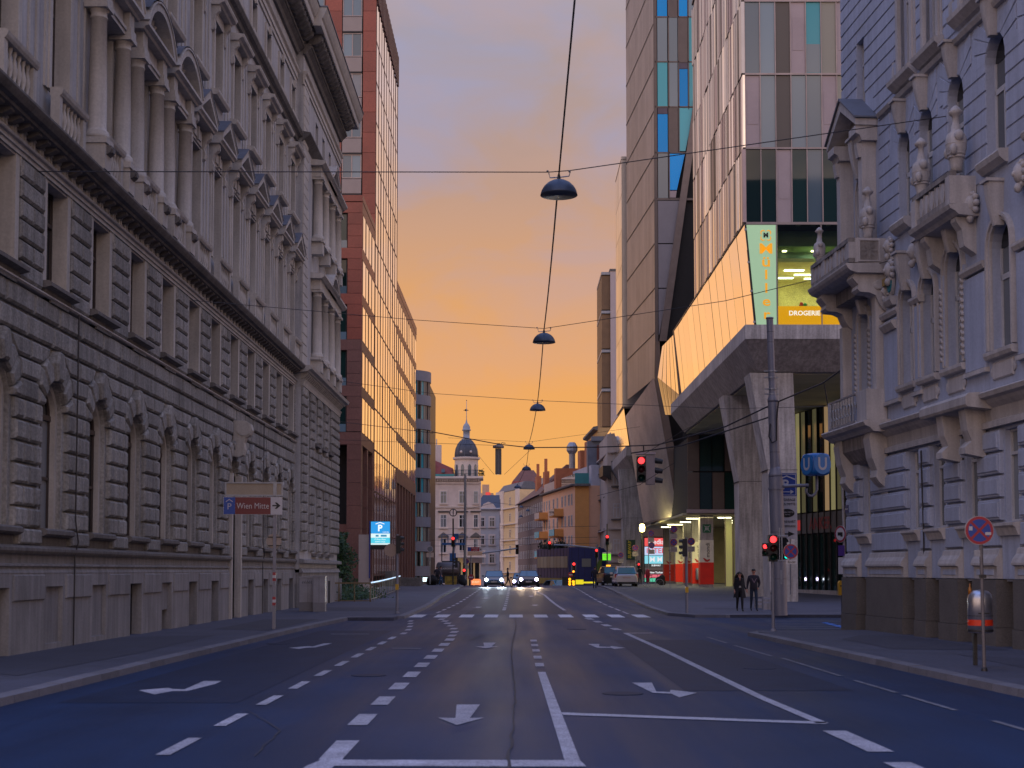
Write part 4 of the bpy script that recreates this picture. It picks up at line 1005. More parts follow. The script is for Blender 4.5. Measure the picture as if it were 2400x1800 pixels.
for c, z0, w, h in ((1.87, 15.35, .72, 2.5), (5.8, 15.5, .9, 2.9), (7.7, 15.5, .9, 2.9), (10.3, 15.6, 1.0, 3.0), (12.6, 15.6, 1.0, 3.0)):
    win_rect(rh, c, z0, w - .01, h, .20, M['white_frame'], M['glass_curtain'], trans=.7, fw=.06)
for c in (5.8, 7.7):
    MB().box(c - .62, c - .45, -.10, .1, 15.5, 18.5).box(c + .45, c + .62, -.10, .1, 15.5, 18.5).box(c - .74, c - .62, -.05, .1, 15.5, 18.5).box(c + .62, c + .74, -.05, .1, 15.5, 18.5).build('window_surround', RT, rh)
    MB().px([(.02, 15.12), (-.1, 15.14), (-.28, 15.30), (-.30, 15.42), (.1, 15.48)], c - .85, c + .85).build('window_sill', RT, rh)
for c in (10.3, 12.6):
    MB().box(c - .68, c - .5, -.10, .1, 15.6, 18.7).box(c + .5, c + .68, -.10, .1, 15.6, 18.7).build('window_surround', RT, rh)
    MB().px([(.02, 15.2), (-.1, 15.24), (-.28, 15.40), (-.30, 15.52), (.1, 15.58)], c - .9, c + .9).build('window_sill', RT, rh)
MB().px([(.02, 14.86), (-.10, 14.88), (-.16, 14.98), (-.10, 15.04), (.02, 15.06)], 3.6, UE).build('string_moulding', RT, rh)
for c in (4.75, 9.0, 11.45):
    MB().lathe([(.001, -.1), (.2, -.08), (.24, -.03), (.26, 0), (.001, .02)], 16, sy=1).xf(Matrix.Rotation(pi / 2, 4, 'X') @ Matrix.Diagonal((.8, 1.5, 1, 1))).build('oval_medallion', RT, rh, loc=(c, -.02, 15.9 if c > 5 else 15.75))
# aedicule with little gable over the corner balcony door
for s in (-1, 1):
    xx = 1.9 + s * 1.05
    MB().box(xx - .17, xx + .17, -.42, .02, 11.0, 14.35).build('aedicule_pilaster', RT, rh)
    MB().px([(.02, 14.35), (-.46, 14.35), (-.52, 14.5), (-.64, 14.56), (-.64, 14.78), (.02, 14.8)], xx - .32, xx + .32).px([(.02, 13.85), (-.50, 13.9), (-.56, 14.3), (.02, 14.35)], xx - .12, xx + .12).build('aedicule_capital', RT, rh)
for s in (-1, 1):
    MB().py([(1.9 + s * 1.42, 14.78), (1.9 + s * 1.42, 14.98), (1.9, 15.95), (1.9, 15.62)], -.66, .02).build('gable_moulding', RT, rh)
    MB().py([(1.9 + s * 1.48, 14.98), (1.9 + s * 1.48, 15.03), (1.9, 16.02), (1.9, 15.95)], -.72, .02).build('gable_roof', M['lead'], rh)
MB().py([(.7, 14.8), (3.1, 14.8), (1.9, 15.7)], -.2, .02).build('gable_field', RSN, rh)
key_block(1.95, 14.7, .34, 1.15, .40)
# ---- corner balcony, corbelled, z 10.3..11.3
bal = MB().px([(.02, 10.30), (-.9, 10.30), (-1.08, 10.36), (-1.16, 10.44), (-1.20, 10.52), (-1.20, 10.56), (.02, 10.60)], .10, 4.0).build('corner_balcony', RT, rh)
MB().box(.14, 3.96, -1.12, -.92, 11.18, 11.30).build('balcony_rail', RSN, bal)
MB().box(.14, 3.96, -1.10, -.94, 10.60, 10.72).build('balcony_kerb', RSN, bal)
for xx in (.14, 1.35, 2.55, 3.71): MB().box(xx, xx + .25, -1.11, -.93, 10.72, 11.18).build('balcony_pier', RT, bal)
for a, b in ((.39, 1.35), (1.60, 2.55), (2.80, 3.71)):
    c = (a + b) / 2; n = 3
    for j in range(n):
        x0 = a + (b - a) * (j + .5) / n
        inst('bpan', 'baluster', lambda: MB().py([(-.05, 0), (.05, 0), (.11, .15), (.12, .23), (.11, .31), (.05, .46), (-.05, .46), (-.11, .31), (-.12, .23), (-.11, .15)], -.06, .06), RT, bal, (x0, -1.02, 10.72))
# near side cheek with sunburst panel
ck = MB().box(3.80, 3.96, -.93, .0, 10.60, 11.30); ck.build('balcony_cheek', RT, bal)
sb = MB().box(3.962, 3.975, -.78, -.26, 10.66, 11.22)
for j in range(8):
    a = pi / 4 * j; ca, sa = cos(a), sin(a)
    sb.add([(3.98, -.52, 10.94), (3.985, -.52 + .14 * ca - .05 * sa, 10.94 + .14 * sa + .05 * ca), (4.0, -.52 + .25 * ca, 10.94 + .26 * sa), (3.985, -.52 + .14 * ca + .05 * sa, 10.94 + .14 * sa - .05 * ca)], [(0, 1, 2, 3)])
sb.build('sunburst_panel', RSN, bal)
MB().box(3.96, 4.0, -.84, -.79, 10.62, 11.26).box(3.96, 4.0, -.25, -.2, 10.62, 11.26).box(3.96, 4.0, -.79, -.25, 11.22, 11.26).box(3.96, 4.0, -.79, -.25, 10.62, 10.66).build('panel_frame', RT, bal)
def corbel_cheek(x0, x1):
    pr = [(.0, 10.30), (-.92, 10.30), (-.98, 10.18), (-.90, 10.08), (-.80, 9.98), (-.84, 9.86), (-.76, 9.78), (-.48, 9.76), (-.30, 9.68), (-.22, 9.48), (-.10, 9.30), (.0, 9.22)]
    return MB().px(pr, x0, x1)
corbel_cheek(3.3, 3.85).build('balcony_corbel', RT, bal); corbel_cheek(.2, .75).build('balcony_corbel', RT, bal)
MB().lathe([(.001, -.05), (.11, -.05), (.14, -.03), (.15, 0), (.001, .0)], 18).xf(Matrix.Rotation(-pi / 2, 4, 'Y') @ Matrix.Identity(4)).build('roundel', RT, bal, loc=(3.85, -.22, 9.98))
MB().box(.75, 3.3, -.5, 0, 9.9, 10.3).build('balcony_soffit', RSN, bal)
# shallow bay under the balcony, then lower corbelled balconette
for q in ((.35, .62, 9.3), (3.4, 3.72, 9.9)): MB().box(q[0], q[1], -.28, .01, 6.9, q[2]).build('bay_pilaster', RT, rh)
b2 = MB().px([(.02, 5.74), (-.5, 5.78), (-.60, 5.88), (-.74, 5.94), (-.80, 6.04), (-.78, 6.08), (.02, 6.12)], .0, 4.1).build('lower_balcony', RT, rh)
for q in (3.2, .35): MB().px([(0, 5.78), (-.46, 5.78), (-.52, 5.6), (-.44, 5.05), (-.30, 4.7), (-.34, 4.5), (-.22, 4.34), (-.06, 4.2), (0, 4.0)], q, q + .55).build('balcony_corbel', RT, b2)
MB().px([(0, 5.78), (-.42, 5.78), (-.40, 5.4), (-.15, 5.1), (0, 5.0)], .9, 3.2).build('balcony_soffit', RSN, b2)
MB().box(3.0, 3.85, -.62, -.02, 6.12, 7.0).build('balcony_pier', RT, b2)
MB().box(.15, .5, -.62, -.02, 6.12, 7.0).build('balcony_pier', RT, b2)
rl = MB()
for j in range(9):
    x0 = .6 + .27 * j
    rl.tube([(x0, -.66, 6.14), (x0, -.66, 6.95)], .02, 5).tube([(x0 + .13 + .11 * cos(t), -.66, 6.55 + .17 * sin(t)) for t in [i * pi / 5 for i in range(11)]], .014, 4)
rl.box(.5, 3.0, -.69, -.63, 6.12, 6.18).box(.5, 3.0, -.69, -.63, 6.93, 6.98)
tag(rl.build('iron_railing', M['galv'], b2), kind='stuff')
# ---- second balcony (over the bay), z 10.45..11.45
b3 = MB().px([(.02, 10.30), (-.50, 10.34), (-.58, 10.42), (-.70, 10.48), (-.74, 10.58), (.02, 10.62)], 7.7, 10.5).build('upper_balcony', RT, rh)
MB().box(7.8, 10.4, -.66, -.5, 11.30, 11.42).build('balcony_rail', RSN, b3)
for xx in (7.8, 10.12): MB().box(xx, xx + .28, -.68, -.02, 10.62, 11.30).build('balcony_pier', RT, b3)
for j in range(5):
    inst('bpan', 'baluster', lambda: MB(), RT, b3, (8.4 + j * .36, -.58, 10.78))
    MB().box(8.4 + j * .36 + .15, 8.4 + j * .36 + .2, -.63, -.53, 10.62, 11.3).build('balcony_pier', RT, b3)
MB().box(8.08, 10.12, -.64, -.52, 10.62, 10.78).build('balcony_kerb', RSN, b3)
for c in (8.1, 10.15): MB().px([(0, 0), (-.5, 0), (-.5, -.1), (-.36, -.3), (-.3, -.7), (0, -.9)], c - .16, c + .16).build('balcony_corbel', RT, b3, loc=(0, 0, 10.32))
# armour-like trophies standing on the balcony piers
def trophy(x, y, z, s=1.0):
    m = MB()
    m.lathe([(.16, 0), (.15, .15), (.20, .35), (.27, .60), (.28, .85), (.24, 1.0), (.13, 1.1), (.12, 1.25), (.09, 1.3), (.09, 1.5), (.17, 1.55), (.20, 1.62), (.14, 1.68), (.10, 1.74), (.02, 1.80)], 10)
    for k in range(5): m.lathe([(.22 + .012 * k, 0), (.24 + .012 * k, .03), (.22 + .012 * k, .06)], 10, (0, 0, .35 + .09 * k))
    for sd in (-1, 1): m.ball((sd * .26, -.02, .92), .13, 5, 1.2).ball((sd * .22, -.16, .55), .10, 5, 1.6)
    m.xf(Matrix.Scale(s, 4)); return m.build('carved_trophy', RT, rh, smooth=True, loc=(x, y, z))
trophy(3.83, -.50, 11.30, .84); trophy(.40, -.90, 11.28, .66)
trophy(7.95, -.45, 11.42, .86); trophy(10.28, -.45, 11.42, .9)
# oval shop sign high on the wall
og = MB().disc((0, 0, 0), .42, None, 20, .08).xf(Matrix.Diagonal((.55, 1, 1.35, 1))).build('cartouche_frame', RT, rh, loc=(4.45, -.10, 10.1))
MB().disc((0, 0, 0), .34, None, 20, .05).xf(Matrix.Diagonal((.55, 1, 1.35, 1))).build('cartouche_field', mat('teal_paint', (.02, .20, .26), .6), rh, loc=(4.45, -.14, 10.1))
MB().box(4.2, 4.45, -.24, -.12, 9.85, 10.05).build('cartouche_emblem', mat('gold_paint', (.35, .24, .08), .5, metal=.4), rh)
mask(4.45, 10.95, -.12, .9); mask(4.15, 9.75, -.12, .7)
MB().px([(.02, 9.25), (-.14, 9.25), (-.22, 9.4), (-.22, 9.5), (.02, 9.5)], 4.2, 4.75).build('cartouche_bracket', RT, rh)
MB().px([(.02, 8.55), (-.14, 8.55), (-.26, 8.72), (-.26, 8.78), (.02, 8.82)], 3.95, 4.95).build('pilaster_capital', RT, rh)
# gable end towards the side street
MB().box(-.005, .3, .0, 18, 1.6, 27).build('side_wall', RB_, rh)
MB().box(-.03, .3, .0, 18, -.1, 1.6).build('side_granite', GR, rh)
sn = MB().box(.12, .42, -.11, -.09, 3.62, 3.86).build('street_name_plate', mat('plate_blue', (.02, .03, .12), .4), rh)
text('Oberegasse', rh, (.27, -.113, 3.74), .06, M['white_frame'])
MB().tube([(6.75, -.1, .1), (6.75, -.1, 2.0), (6.72, -.08, 2.6), (6.72, -.12, 5.0)], .02, 6).build('facade_cable', M['wire'], rh)
# ================================================================== glass office block over a concrete canopy (right, middle distance)
M['fin_bright'] = mat('fin_bright', (.50, .475, .475), .28, metal=.9, var=.05, rnd=.22, fine=.02)
M['fin_dark'] = mat('fin_dark', (.12, .10, .095), .35, metal=.7, var=.05, rnd=.2, fine=.02)
M['fin_pink'] = mat('fin_pink', (.42, .33, .33), .4, metal=.6, var=.05, rnd=.15, fine=.02)
M['clad'] = mat('clad', (.34, .305, .295), .42, metal=.55, var=.08, rnd=.10, scale=.4, fine=.03)
M['panel_pink'] = mat('panel_pink', (.34, .28, .29), .5, metal=.2, var=.05, rnd=.04, fine=.03)
M['clear_glass'] = None
def clear_glass():
    m, t, b = new_mat('clear_glass'); o = t.nodes['Material Output']; L = t.links.new
    tr = t.nodes.new('ShaderNodeBsdfTransparent'); tr.inputs[0].default_value = (.80, .88, .80, 1)
    gl = t.nodes.new('ShaderNodeBsdfGlossy'); gl.inputs['Roughness'].default_value = .03
    fr = t.nodes.new('ShaderNodeFresnel'); fr.inputs[0].default_value = 1.45
    mx = t.nodes.new('ShaderNodeMixShader'); L(fr.outputs[0], mx.inputs[0]); L(tr.outputs[0], mx.inputs[1]); L(gl.outputs[0], mx.inputs[2]); L(mx.outputs[0], o.inputs[0])
    return m
M['clear_glass'] = clear_glass()
ga = thing('glass_office_block', 'tall glass office block with striped metal side and lit drugstore above the canopy', 'building', (12.5, 77.0, 0))
LV = [20.87, 25.03, 29.18, 33.3, 37.4, 41.5]
MB().box(.12, 30, .30, 21.8, 20.9, 41.9).build('office_core', M['dark_hole'], ga)
PW = .845
P_, T_, G_, GD, BL, BD, GY = M['panel_pink'], M['glass_teal'], M['glass_grey'], M['glass_green'], M['blind'], M['blind_dark'], M['glass_grey']
rows = [[GD, GD, P_, GD, G_, GD, GD, P_, GD, BD], [P_, G_, BD, GY, GY, P_, BL, GY, P_, GD], [GY, GY, BD, P_, T_, BL, P_, GY, BD, GY], [P_, GY, P_, T_, GY, BD, P_, GY, T_, P_], [GY, P_, T_, BD, GY, P_, GY, BD, P_, GY]]
for r in range(5):
    z0, z1 = LV[r], LV[r + 1]
    for k in range(10):
        m_ = rows[r][k]; x = .10 + PW * k
        nm = 'metal_panel' if m_ is P_ else 'glass_pane'
        o = inst(('gp', r == 0), nm, lambda: MB().box(.03, PW - .03, 0, .05, .07, z1 - z0 - .07), m_, ga, (x, .08, z0))
        if m_ is T_ : MB().box(x + .05, x + PW - .05, .075, .082, z0 + .1, z0 + 1.7).build('lower_blind', M['glass_blue'] if r == 3 else M['glass_grey'], ga)
        if m_ is P_: inst('hatch', 'vent_hatch', lambda: MB().box(.12, PW - .12, -.015, .01, 1.35, 3.2), P_, ga, (x, .08, z0))
        if m_ is GY or m_ is GD: inst('valance', 'blind_box', lambda: MB().box(.05, PW - .05, .13, .2, 3.6, 3.95).box(.3, .55, .5, .7, 0, 3.3), M['blind'], ga, (x, .0, z0))
    for k in range(11): inst('mul', 'mullion', lambda: MB().box(-.028, .028, -.03, .09, .05, z1 - z0 - .05), M['mullion'], ga, (.10 + PW * k, .05, z0))
    MB().box(0, 9, .0, .12, z1 - .05, z1 + .05).build('floor_rail', M['mullion'], ga)
MB().box(0, 9, .0, .12, 20.78, 20.92).build('floor_rail', M['mullion'], ga)
MB().box(8.6, 30, .1, .3, 20.9, 41.9).build('metal_wall', P_, ga)
MB().box(-.05, 30, -.05, 21.9, 41.9, 42.15).build('roof_edge', M['dark_metal'], ga)
# street side: narrow upright metal strips, floor by floor (each its own piece)
rnd = random.Random(5)
for r in range(5):
    z0, z1 = LV[r], LV[r + 1]; y = .0
    while y < 21.7:
        w = rnd.choice((.32, .40, .40, .55)); w = min(w, 21.8 - y)
        m_ = rnd.choice((M['fin_bright'], M['fin_bright'], M['fin_pink'], M['fin_dark'], M['glass_coated']))
        d = rnd.choice((.0, .03, .06))
        if y < 20.2 or True:
            key = ('fin', round(w, 2), d, round(z1 - z0, 2))
            inst(key, 'facade_strip', lambda: MB().box(-d - .02, .1, .012, w - .012, .05, z1 - z0 - .05), m_, ga, (0, y, z0))
        y += w
    MB().box(-.015, .1, 0, 21.8, z1 - .035, z1 + .035).build('floor_joint', M['dark_metal'], ga)
# slanted mirror glass band, z 15.2 .. 20.87, running from the corner back to y = 112
for k in range(12):
    a = .02 + 2.92 * k; b = a + 2.82
    def mk():
        t, q = 20.80, 15.22; return MB().loft([(0, 0, t), (0, b - a, t), (.55, b - a, q), (.55, 0, q)], [(.04, 0, t), (.04, b - a, t), (.59, b - a, q), (.59, 0, q)])
    inst('band', 'mirror_pane', mk, M['glass_coated'], ga, (0, a, 0), rnd.uniform(-.006, .006))
MB().box(-.04, .1, 0, 34.9, 20.80, 20.90).build('band_rail', M['dark_metal'], ga)
MB().loft([(-.05, 34.9, 20.9), (.3, 34.9, 20.9), (.3, 35.25, 20.9), (-.05, 35.25, 20.9)], [(.5, 34.9, 14.5), (.9, 34.9, 14.5), (.9, 35.25, 14.5), (.5, 35.25, 14.5)]).build('band_end_post', M['brown_panel'], ga)
MB().pz([(.7, 6.1), (12, 6.1), (12, 34), (.7, 34)], 15.2, 20.7).build('store_back', M['dark_hole'], ga)
# lit shop floor behind the front glass
sign_green = mat('sign_green', (.25, .40, .24), .5, emit=(.36, .55, .33), es=.62)
orange_lit = mat('orange_lit', (.6, .3, .02), .5, emit=(1, .40, .0), es=.95)
gold = mat('gold_letters', (.5, .25, .01), .5, emit=(.80, .33, .01), es=.8)
mp_ = MB().py([(.12, 20.76), (1.72, 20.76), (1.72, 15.24), (.62, 15.24)], .02, .07).build('sign_panel', sign_green, ga)
MB().py([(.02, 20.76), (.10, 20.76), (.58, 15.24), (.50, 15.24)], .0, .12).build('sign_edge', M['black'], ga)
for z in (20.5, 18.7, 17.1, 15.4): MB().box(.28 + (20.76 - z) * .085 - .3, .40 + (20.76 - z) * .085 - .3, -.04, .03, z - .06, z + .06).build('sign_clamp', M['galv'], ga)
for ch, z, sz in (('M', 19.42, .80), ('ü', 18.70, .80), ('l', 17.98, .74), ('l', 17.24, .74), ('e', 16.52, .74), ('r', 15.80, .74)):
    text(ch, mp_, (1.17, .0, z), sz, gold, 'letter', off=.012, ext=.01, sx=1.3)
fl = MB()
for j in range(4):
    a0 = pi / 4 + j * pi / 2
    for i in range(8):
        t0, t1 = -1.0 + i * .25, -1.0 + (i + 1) * .25
        def P2(t, r): 
            a = a0 + t * .62; rr = r * (1.0 - .30 * abs(t) ** 2.2 + (.0)); return (1.17 + rr * cos(a), 20.18 + rr * sin(a))
        p, q = P2(t0, .36), P2(t1, .36); p2, q2 = P2(t0, .30), P2(t1, .30)
        fl.py([p, q, q2, p2], .0, .018)
fl.build('sign_emblem', gold, mp_)
text('M', mp_, (1.17, .0, 20.18), .34, M['black'], 'letter', off=.02)
store_wall = mat('store_wall', (.62, .55, .22), .8, var=.25, scale=.9, fine=.2)
store_ceil = mat('store_ceiling', (.66, .60, .30), .8, var=.2, scale=.8)
room = MB().box(1.9, 8.4, 5.8, 6.0, 15.3, 20.8).build('store_wall', store_wall, ga)
MB().box(1.75, 8.4, .25, 5.8, 18.75, 18.95).build('store_ceiling', store_ceil, ga)
MB().box(1.75, 8.4, .3, 5.8, 15.22, 15.3).build('store_floor', store_ceil, ga)
MB().box(1.74, 1.86, .2, 5.8, 15.3, 20.8).build('store_wall', store_wall, ga)
MB().box(1.75, 8.4, 1.6, 1.7, 18.95, 20.8).build('store_wall', mat('store_upper', (.10, .16, .12), .6), ga)
tube_l = lit('tube_light', (1, .97, .80), 7)
for x, y in ((2.6, 2.2), (4.4, 2.2), (3.4, 3.4), (2.4, 4.3), (4.2, 4.5), (5.8, 3.2), (6.8, 2.0)):
    MB().box(x, x + 1.1, y, y + .22, 18.70, 18.748).build('ceiling_lamp', tube_l, ga)
for x in (2.3, 3.9, 5.4): MB().box(x, x + .22, 1.1, 1.3, 19.55, 19.58).build('ceiling_spot', lit('spot_warm', (1, .8, .45), 12), ga)
MB().box(1.75, 8.4, .2, 1.6, 19.6, 19.64).build('upper_ceiling', mat('upper_ceiling', (.2, .3, .2), .7), ga)
al = bpy.data.lights.new('store_light', 'AREA'); al.shape = 'RECTANGLE'; al.size = 5; al.size_y = 3; al.energy = 130; al.color = (1, .93, .62)
alo = bpy.data.objects.new('store_light', al); C.objects.link(alo); alo.parent = ga; alo.location = (4.9, 3.0, 18.6)
fill_al = bpy.data.lights.new('store_light', 'POINT'); fill_al.energy = 80; fill_al.color = (1, .90, .5); fill_al.shadow_soft_size = .6  # added point light in mid-room to brighten the ceiling, no fixture here
fill_alo = bpy.data.objects.new('store_light', fill_al); C.objects.link(fill_alo); fill_alo.parent = ga; fill_alo.location = (4.2, 3.2, 17.0)
al2 = bpy.data.lights.new('store_light', 'AREA'); al2.size = 1.0; al2.energy = 14; al2.color = (.85, 1, .70)
alo2 = bpy.data.objects.new('store_light', al2); C.objects.link(alo2); alo2.parent = ga; alo2.location = (3.9, .9, 19.5)
for x, z, r, c in ((4.6, 17.1, .14, (.9, .75, .03)), (4.9, 17.35, .10, (.02, .15, .6)), (5.2, 17.8, .11, (.6, .03, .02)), (4.1, 17.75, .09, (.02, .12, .5)), (3.5, 16.4, .14, (.85, .7, .03)), (3.4, 16.7, .10, (.6, .05, .03)), (3.6, 16.65, .10, (.03, .4, .08)), (5.4, 17.15, .10, (.6, .03, .02))):
    MB().ball((x, 1.6, z), r, 7).build('hanging_ball', mat('ball', c, .4), ga, smooth=True)
for k in range(9): MB().box(2.2 + .65 * k, 2.6 + .65 * k, 2.4, 2.8, 16.1, 16.1 + .35 + .2 * (k % 3)).build('shelf', mat('shelf', (.15 + .1 * (k % 3), .12, .08), .7), ga)
for a, b in ((1.80, 4.18), (4.22, 8.3)): MB().box(a, b, .06, .075, 15.25, 20.76).build('shop_pane', M['clear_glass'], ga)
for a, b in ((1.83, 4.17), (4.25, 6.6)): MB().box(a, b, .078, .13, 15.27, 16.28).build('shop_banner', orange_lit, ga)
text('DROGERIE', ga, (3.25, .05, 15.88), .36, lit('lettering_white', (1, .95, .8), .95), off=.008)
for x in (1.76, 4.20, 6.7): MB().box(x - .03, x + .03, .0, .12, 15.2, 20.8).build('mullion', M['mullion'], ga)
# ---- concrete canopy (its own thing)
cc = thing('concrete_canopy', 'board-marked concrete canopy with folded edge on tall tapering pillars under the office block', 'canopy', (0, 0, 0))
CO = M['concrete']
def canopy(x0, x1, y0, y1, zt, zm, zb, dx, dy, mats=CO, dye=1.0):
    MB().add([(x0, y0, zm), (x1, y0, zm), (x1, y1, zm), (x0, y1, zm), (x0, y0, zt), (x1, y0, zt), (x1, y1, zt), (x0, y1, zt)], [(4, 5, 6, 7), (0, 1, 5, 4), (1, 2, 6, 5), (2, 3, 7, 6), (3, 0, 4, 7)]).build('canopy_upstand', CO, cc)
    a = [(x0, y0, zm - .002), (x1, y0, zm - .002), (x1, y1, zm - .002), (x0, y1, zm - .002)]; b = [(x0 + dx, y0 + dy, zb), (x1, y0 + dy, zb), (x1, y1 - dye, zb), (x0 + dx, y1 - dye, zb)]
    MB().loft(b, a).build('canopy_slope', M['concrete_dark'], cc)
    return b
canopy(12.45, 34, 76.7, 114.0, 15.2, 14.42, 12.85, .95, 1.7)
# joints in the upstand
for x in (19.0,): MB().box(x - .02, x + .02, 76.68, 76.8, 14.4, 15.2).build('joint', M['groove'], cc)
soff = mat('soffit_boards', (.50, .46, .30), .7, var=.12, scale=.7, fine=.05)
for k in range(9):
    MB().box(13.6, 25, 79 + 3.8 * k, 79 + 3.8 * k + 3.76, 12.78, 12.845).build('soffit_panel', soff, cc)
def pillar(x0, x1, y, d, xt0, xt1, zt, zk=7.4, zb=.1, grp=None):
    a = [(x0, y, zb), (x1, y, zb), (x1, y + d, zb), (x0, y + d, zb)]
    k = [(x0 - .05, y, zk), (x1, y, zk), (x1, y + d, zk), (x0 - .05, y + d, zk)]
    t = [(xt0, y, zt), (xt1, y, zt), (xt1, y + d, zt), (xt0, y + d, zt)]
    m = MB().loft(a, k, caps=False).loft(k, t, caps=False)
    m.build('pillar', CO, cc)
    MB().box(x0 - .12, x1 + .05, y - .006, y + d + .006, zk - .012, zk + .012).build('joint', M['groove'], cc)
pillar(13.95, 15.5, 78.4, 2.0, 12.95, 15.35, 12.8); pillar(13.95, 15.5, 88.6, 2.0, 12.95, 15.35, 12.8)
# far canopy and its pillar
canopy(11.55, 26, 149, 186, 14.9, 13.9, 11.6, 1.3, 1.2)
pillar(11.3, 13.3, 150.5, 2.0, 10.9, 13.2, 12.6, zb=0)
# ---- walls under the canopy
gu = thing('station_entrance', 'dark glazed wall with brown panels and lit entrance hall under the concrete canopy', 'building', (0, 0, 0))
MB().box(14.2, 40, 114.3, 150, 6.5, 12.8).build('hall_core', M['dark_hole'], gu)
pats = [M['brown_panel'], GD, M['brown_panel'], GD, GD, M['brown_panel'], GD, GD, M['brown_panel'], GD, M['brown_panel'], GD, GD, M['brown_panel']]
for r, (za, zb) in enumerate(((6.75, 9.75), (9.8, 12.75))):
    for k in range(12):
        x = 13.75 + 1.0 * k; m_ = pats[(k + 5 * r) % len(pats)]
        inst(('up', r), 'metal_panel' if m_ is M['brown_panel'] else 'glass_pane', lambda: MB().box(.03, .97, 0, .06, .03, zb - za - .03), m_, gu, (x, 114.2 if m_ is not M['brown_panel'] else 114.12, za))
MB().box(13.7, 30, 114.0, 114.3, 6.45, 6.75).build('edge_beam', M['panel_pink'], gu)
# hall ceiling, lamps and glazed side
MB().box(13.4, 40, 114.3, 152, 6.30, 6.45).build('hall_ceiling', mat('hall_ceiling', (.42, .40, .26), .7), gu)
MB().box(18.6, 40, 150, 152, .4, 6.3).build('hall_back_wall', mat('hall_wall', (.35, .33, .18), .7), gu)
hl = lit('hall_lamp', (1, .93, .55), 6)
for x, y, w in ((14.5, 121, 1.5), (16.9, 119, 1.1), (15.0, 130, 1.4), (14.6, 137, 1.6), (14.8, 145, 1.7), (18.5, 126, 1.2), (19.5, 132, 1.2), (20.0, 118, 1.2)):
    MB().box(x, x + w, y, y + .2, 6.22, 6.30).build('ceiling_lamp', hl, gu)
for x, y, e in ((15.2, 117, 420), (16, 134, 420)):
    l_ = bpy.data.lights.new('hall_light', 'AREA'); l_.size = 4; l_.energy = e; l_.color = (1, .90, .45)
    lo_ = bpy.data.objects.new('hall_light', l_); C.objects.link(lo_); lo_.parent = gu; lo_.location = (x, y, 6.15)
# side glazing of the hall (lit yellow inside) running back
yel = mat('hall_glass_lit', (.2, .2, .06), .15, emit=(.30, .27, .13), es=.55)
yel2 = mat('hall_glass_dim', (.10, .10, .05), .12, emit=(.11, .10, .05), es=.5)
for k in range(12):
    x = 17.4 + .62 * k; y = 118.5 - .42 * k * .6
    inst('hg', 'glass_pane', lambda: MB().box(.02, .58, 0, .05, 0, 5.7), (yel, yel2, yel2, yel)[k % 4], gu, (x, y, .5))
    inst('hm', 'mullion', lambda: MB().box(-.03, .03, -.06, .08, 0, 5.8), M['brown_panel'], gu, (x, y, .5))
# glazed shop wall on the right, under the canopy, seen obliquely
gw = thing('glazed_shop_wall', 'tall glazed shop wall, glowing yellow above and mirroring below, beside the ornate house', 'building', (19.6, 80.5, 0), radians(104))
ang = radians(104)
pane_up = [yel, yel2, GD, yel2, GD, mat('hall_glass_amber', (.25, .15, .05), .15, emit=(.48, .32, .17), es=.45)]
gw.rotation_euler = (0, 0, radians(-78)); gw.location = (18.2, 104, 0)
for k in range(26):
    x = .95 * k
    inst('gwu', 'glass_pane', lambda: MB().box(.02, .93, 0, .04, 0, 6.9), pane_up[(k * 7) % 6], gw, (x, 0, 5.8))
    inst('gwl', 'glass_pane', lambda: MB().box(.02, .93, 0, .04, 0, 3.7), GD, gw, (x, .02, .55))
    inst('gwf', 'fascia_panel', lambda: MB().box(.01, .94, -.03, .04, 0, 1.35), mat('fascia_grey', (.10, .10, .10), .5) if k == 0 else bpy.data.materials['fascia_grey'], gw, (x, 0, 4.35))
    inst('gwm', 'mullion', lambda: MB().box(-.035, .035, -.10, .08, 0, 12.3), M['dark_metal'], gw, (x, 0, .4))
MB().box(0, 25, .1, 6, .3, 12.7).build('shop_core', M['dark_hole'], gw)
MB().box(0, 25, -.15, .1, .1, .55).build('plinth', M['concrete_dark'], gw)
red_band = mat('sign_red', (.45, .02, .02), .5, emit=(.5, .03, .03), es=.4)
MB().box(2.2, 6.5, -.06, -.04, 4.6, 5.3).build('sign_panel', red_band, gw)
MB().box(15.5, 18.5, -.06, -.04, 4.9, 5.6).build('sign_panel', red_band, gw)
text('ANKER', gw, (9.8, -.07, 4.95), 1.1, mat('letters_dim_red', (.25, .04, .04), .5), off=.02)
text('SPAR', gw, (17, -.08, 5.25), .6, mat('letters_pale', (.5, .3, .3), .5))
text('II', gw, (22.8, -.07, 5.1), 1.1, red_band, off=.02)
# end pier of the shop wall, near the corner house
MB().box(24.8, 25.4, -.2, 2.5, .1, 12.7).build('end_pier', GD, gw)

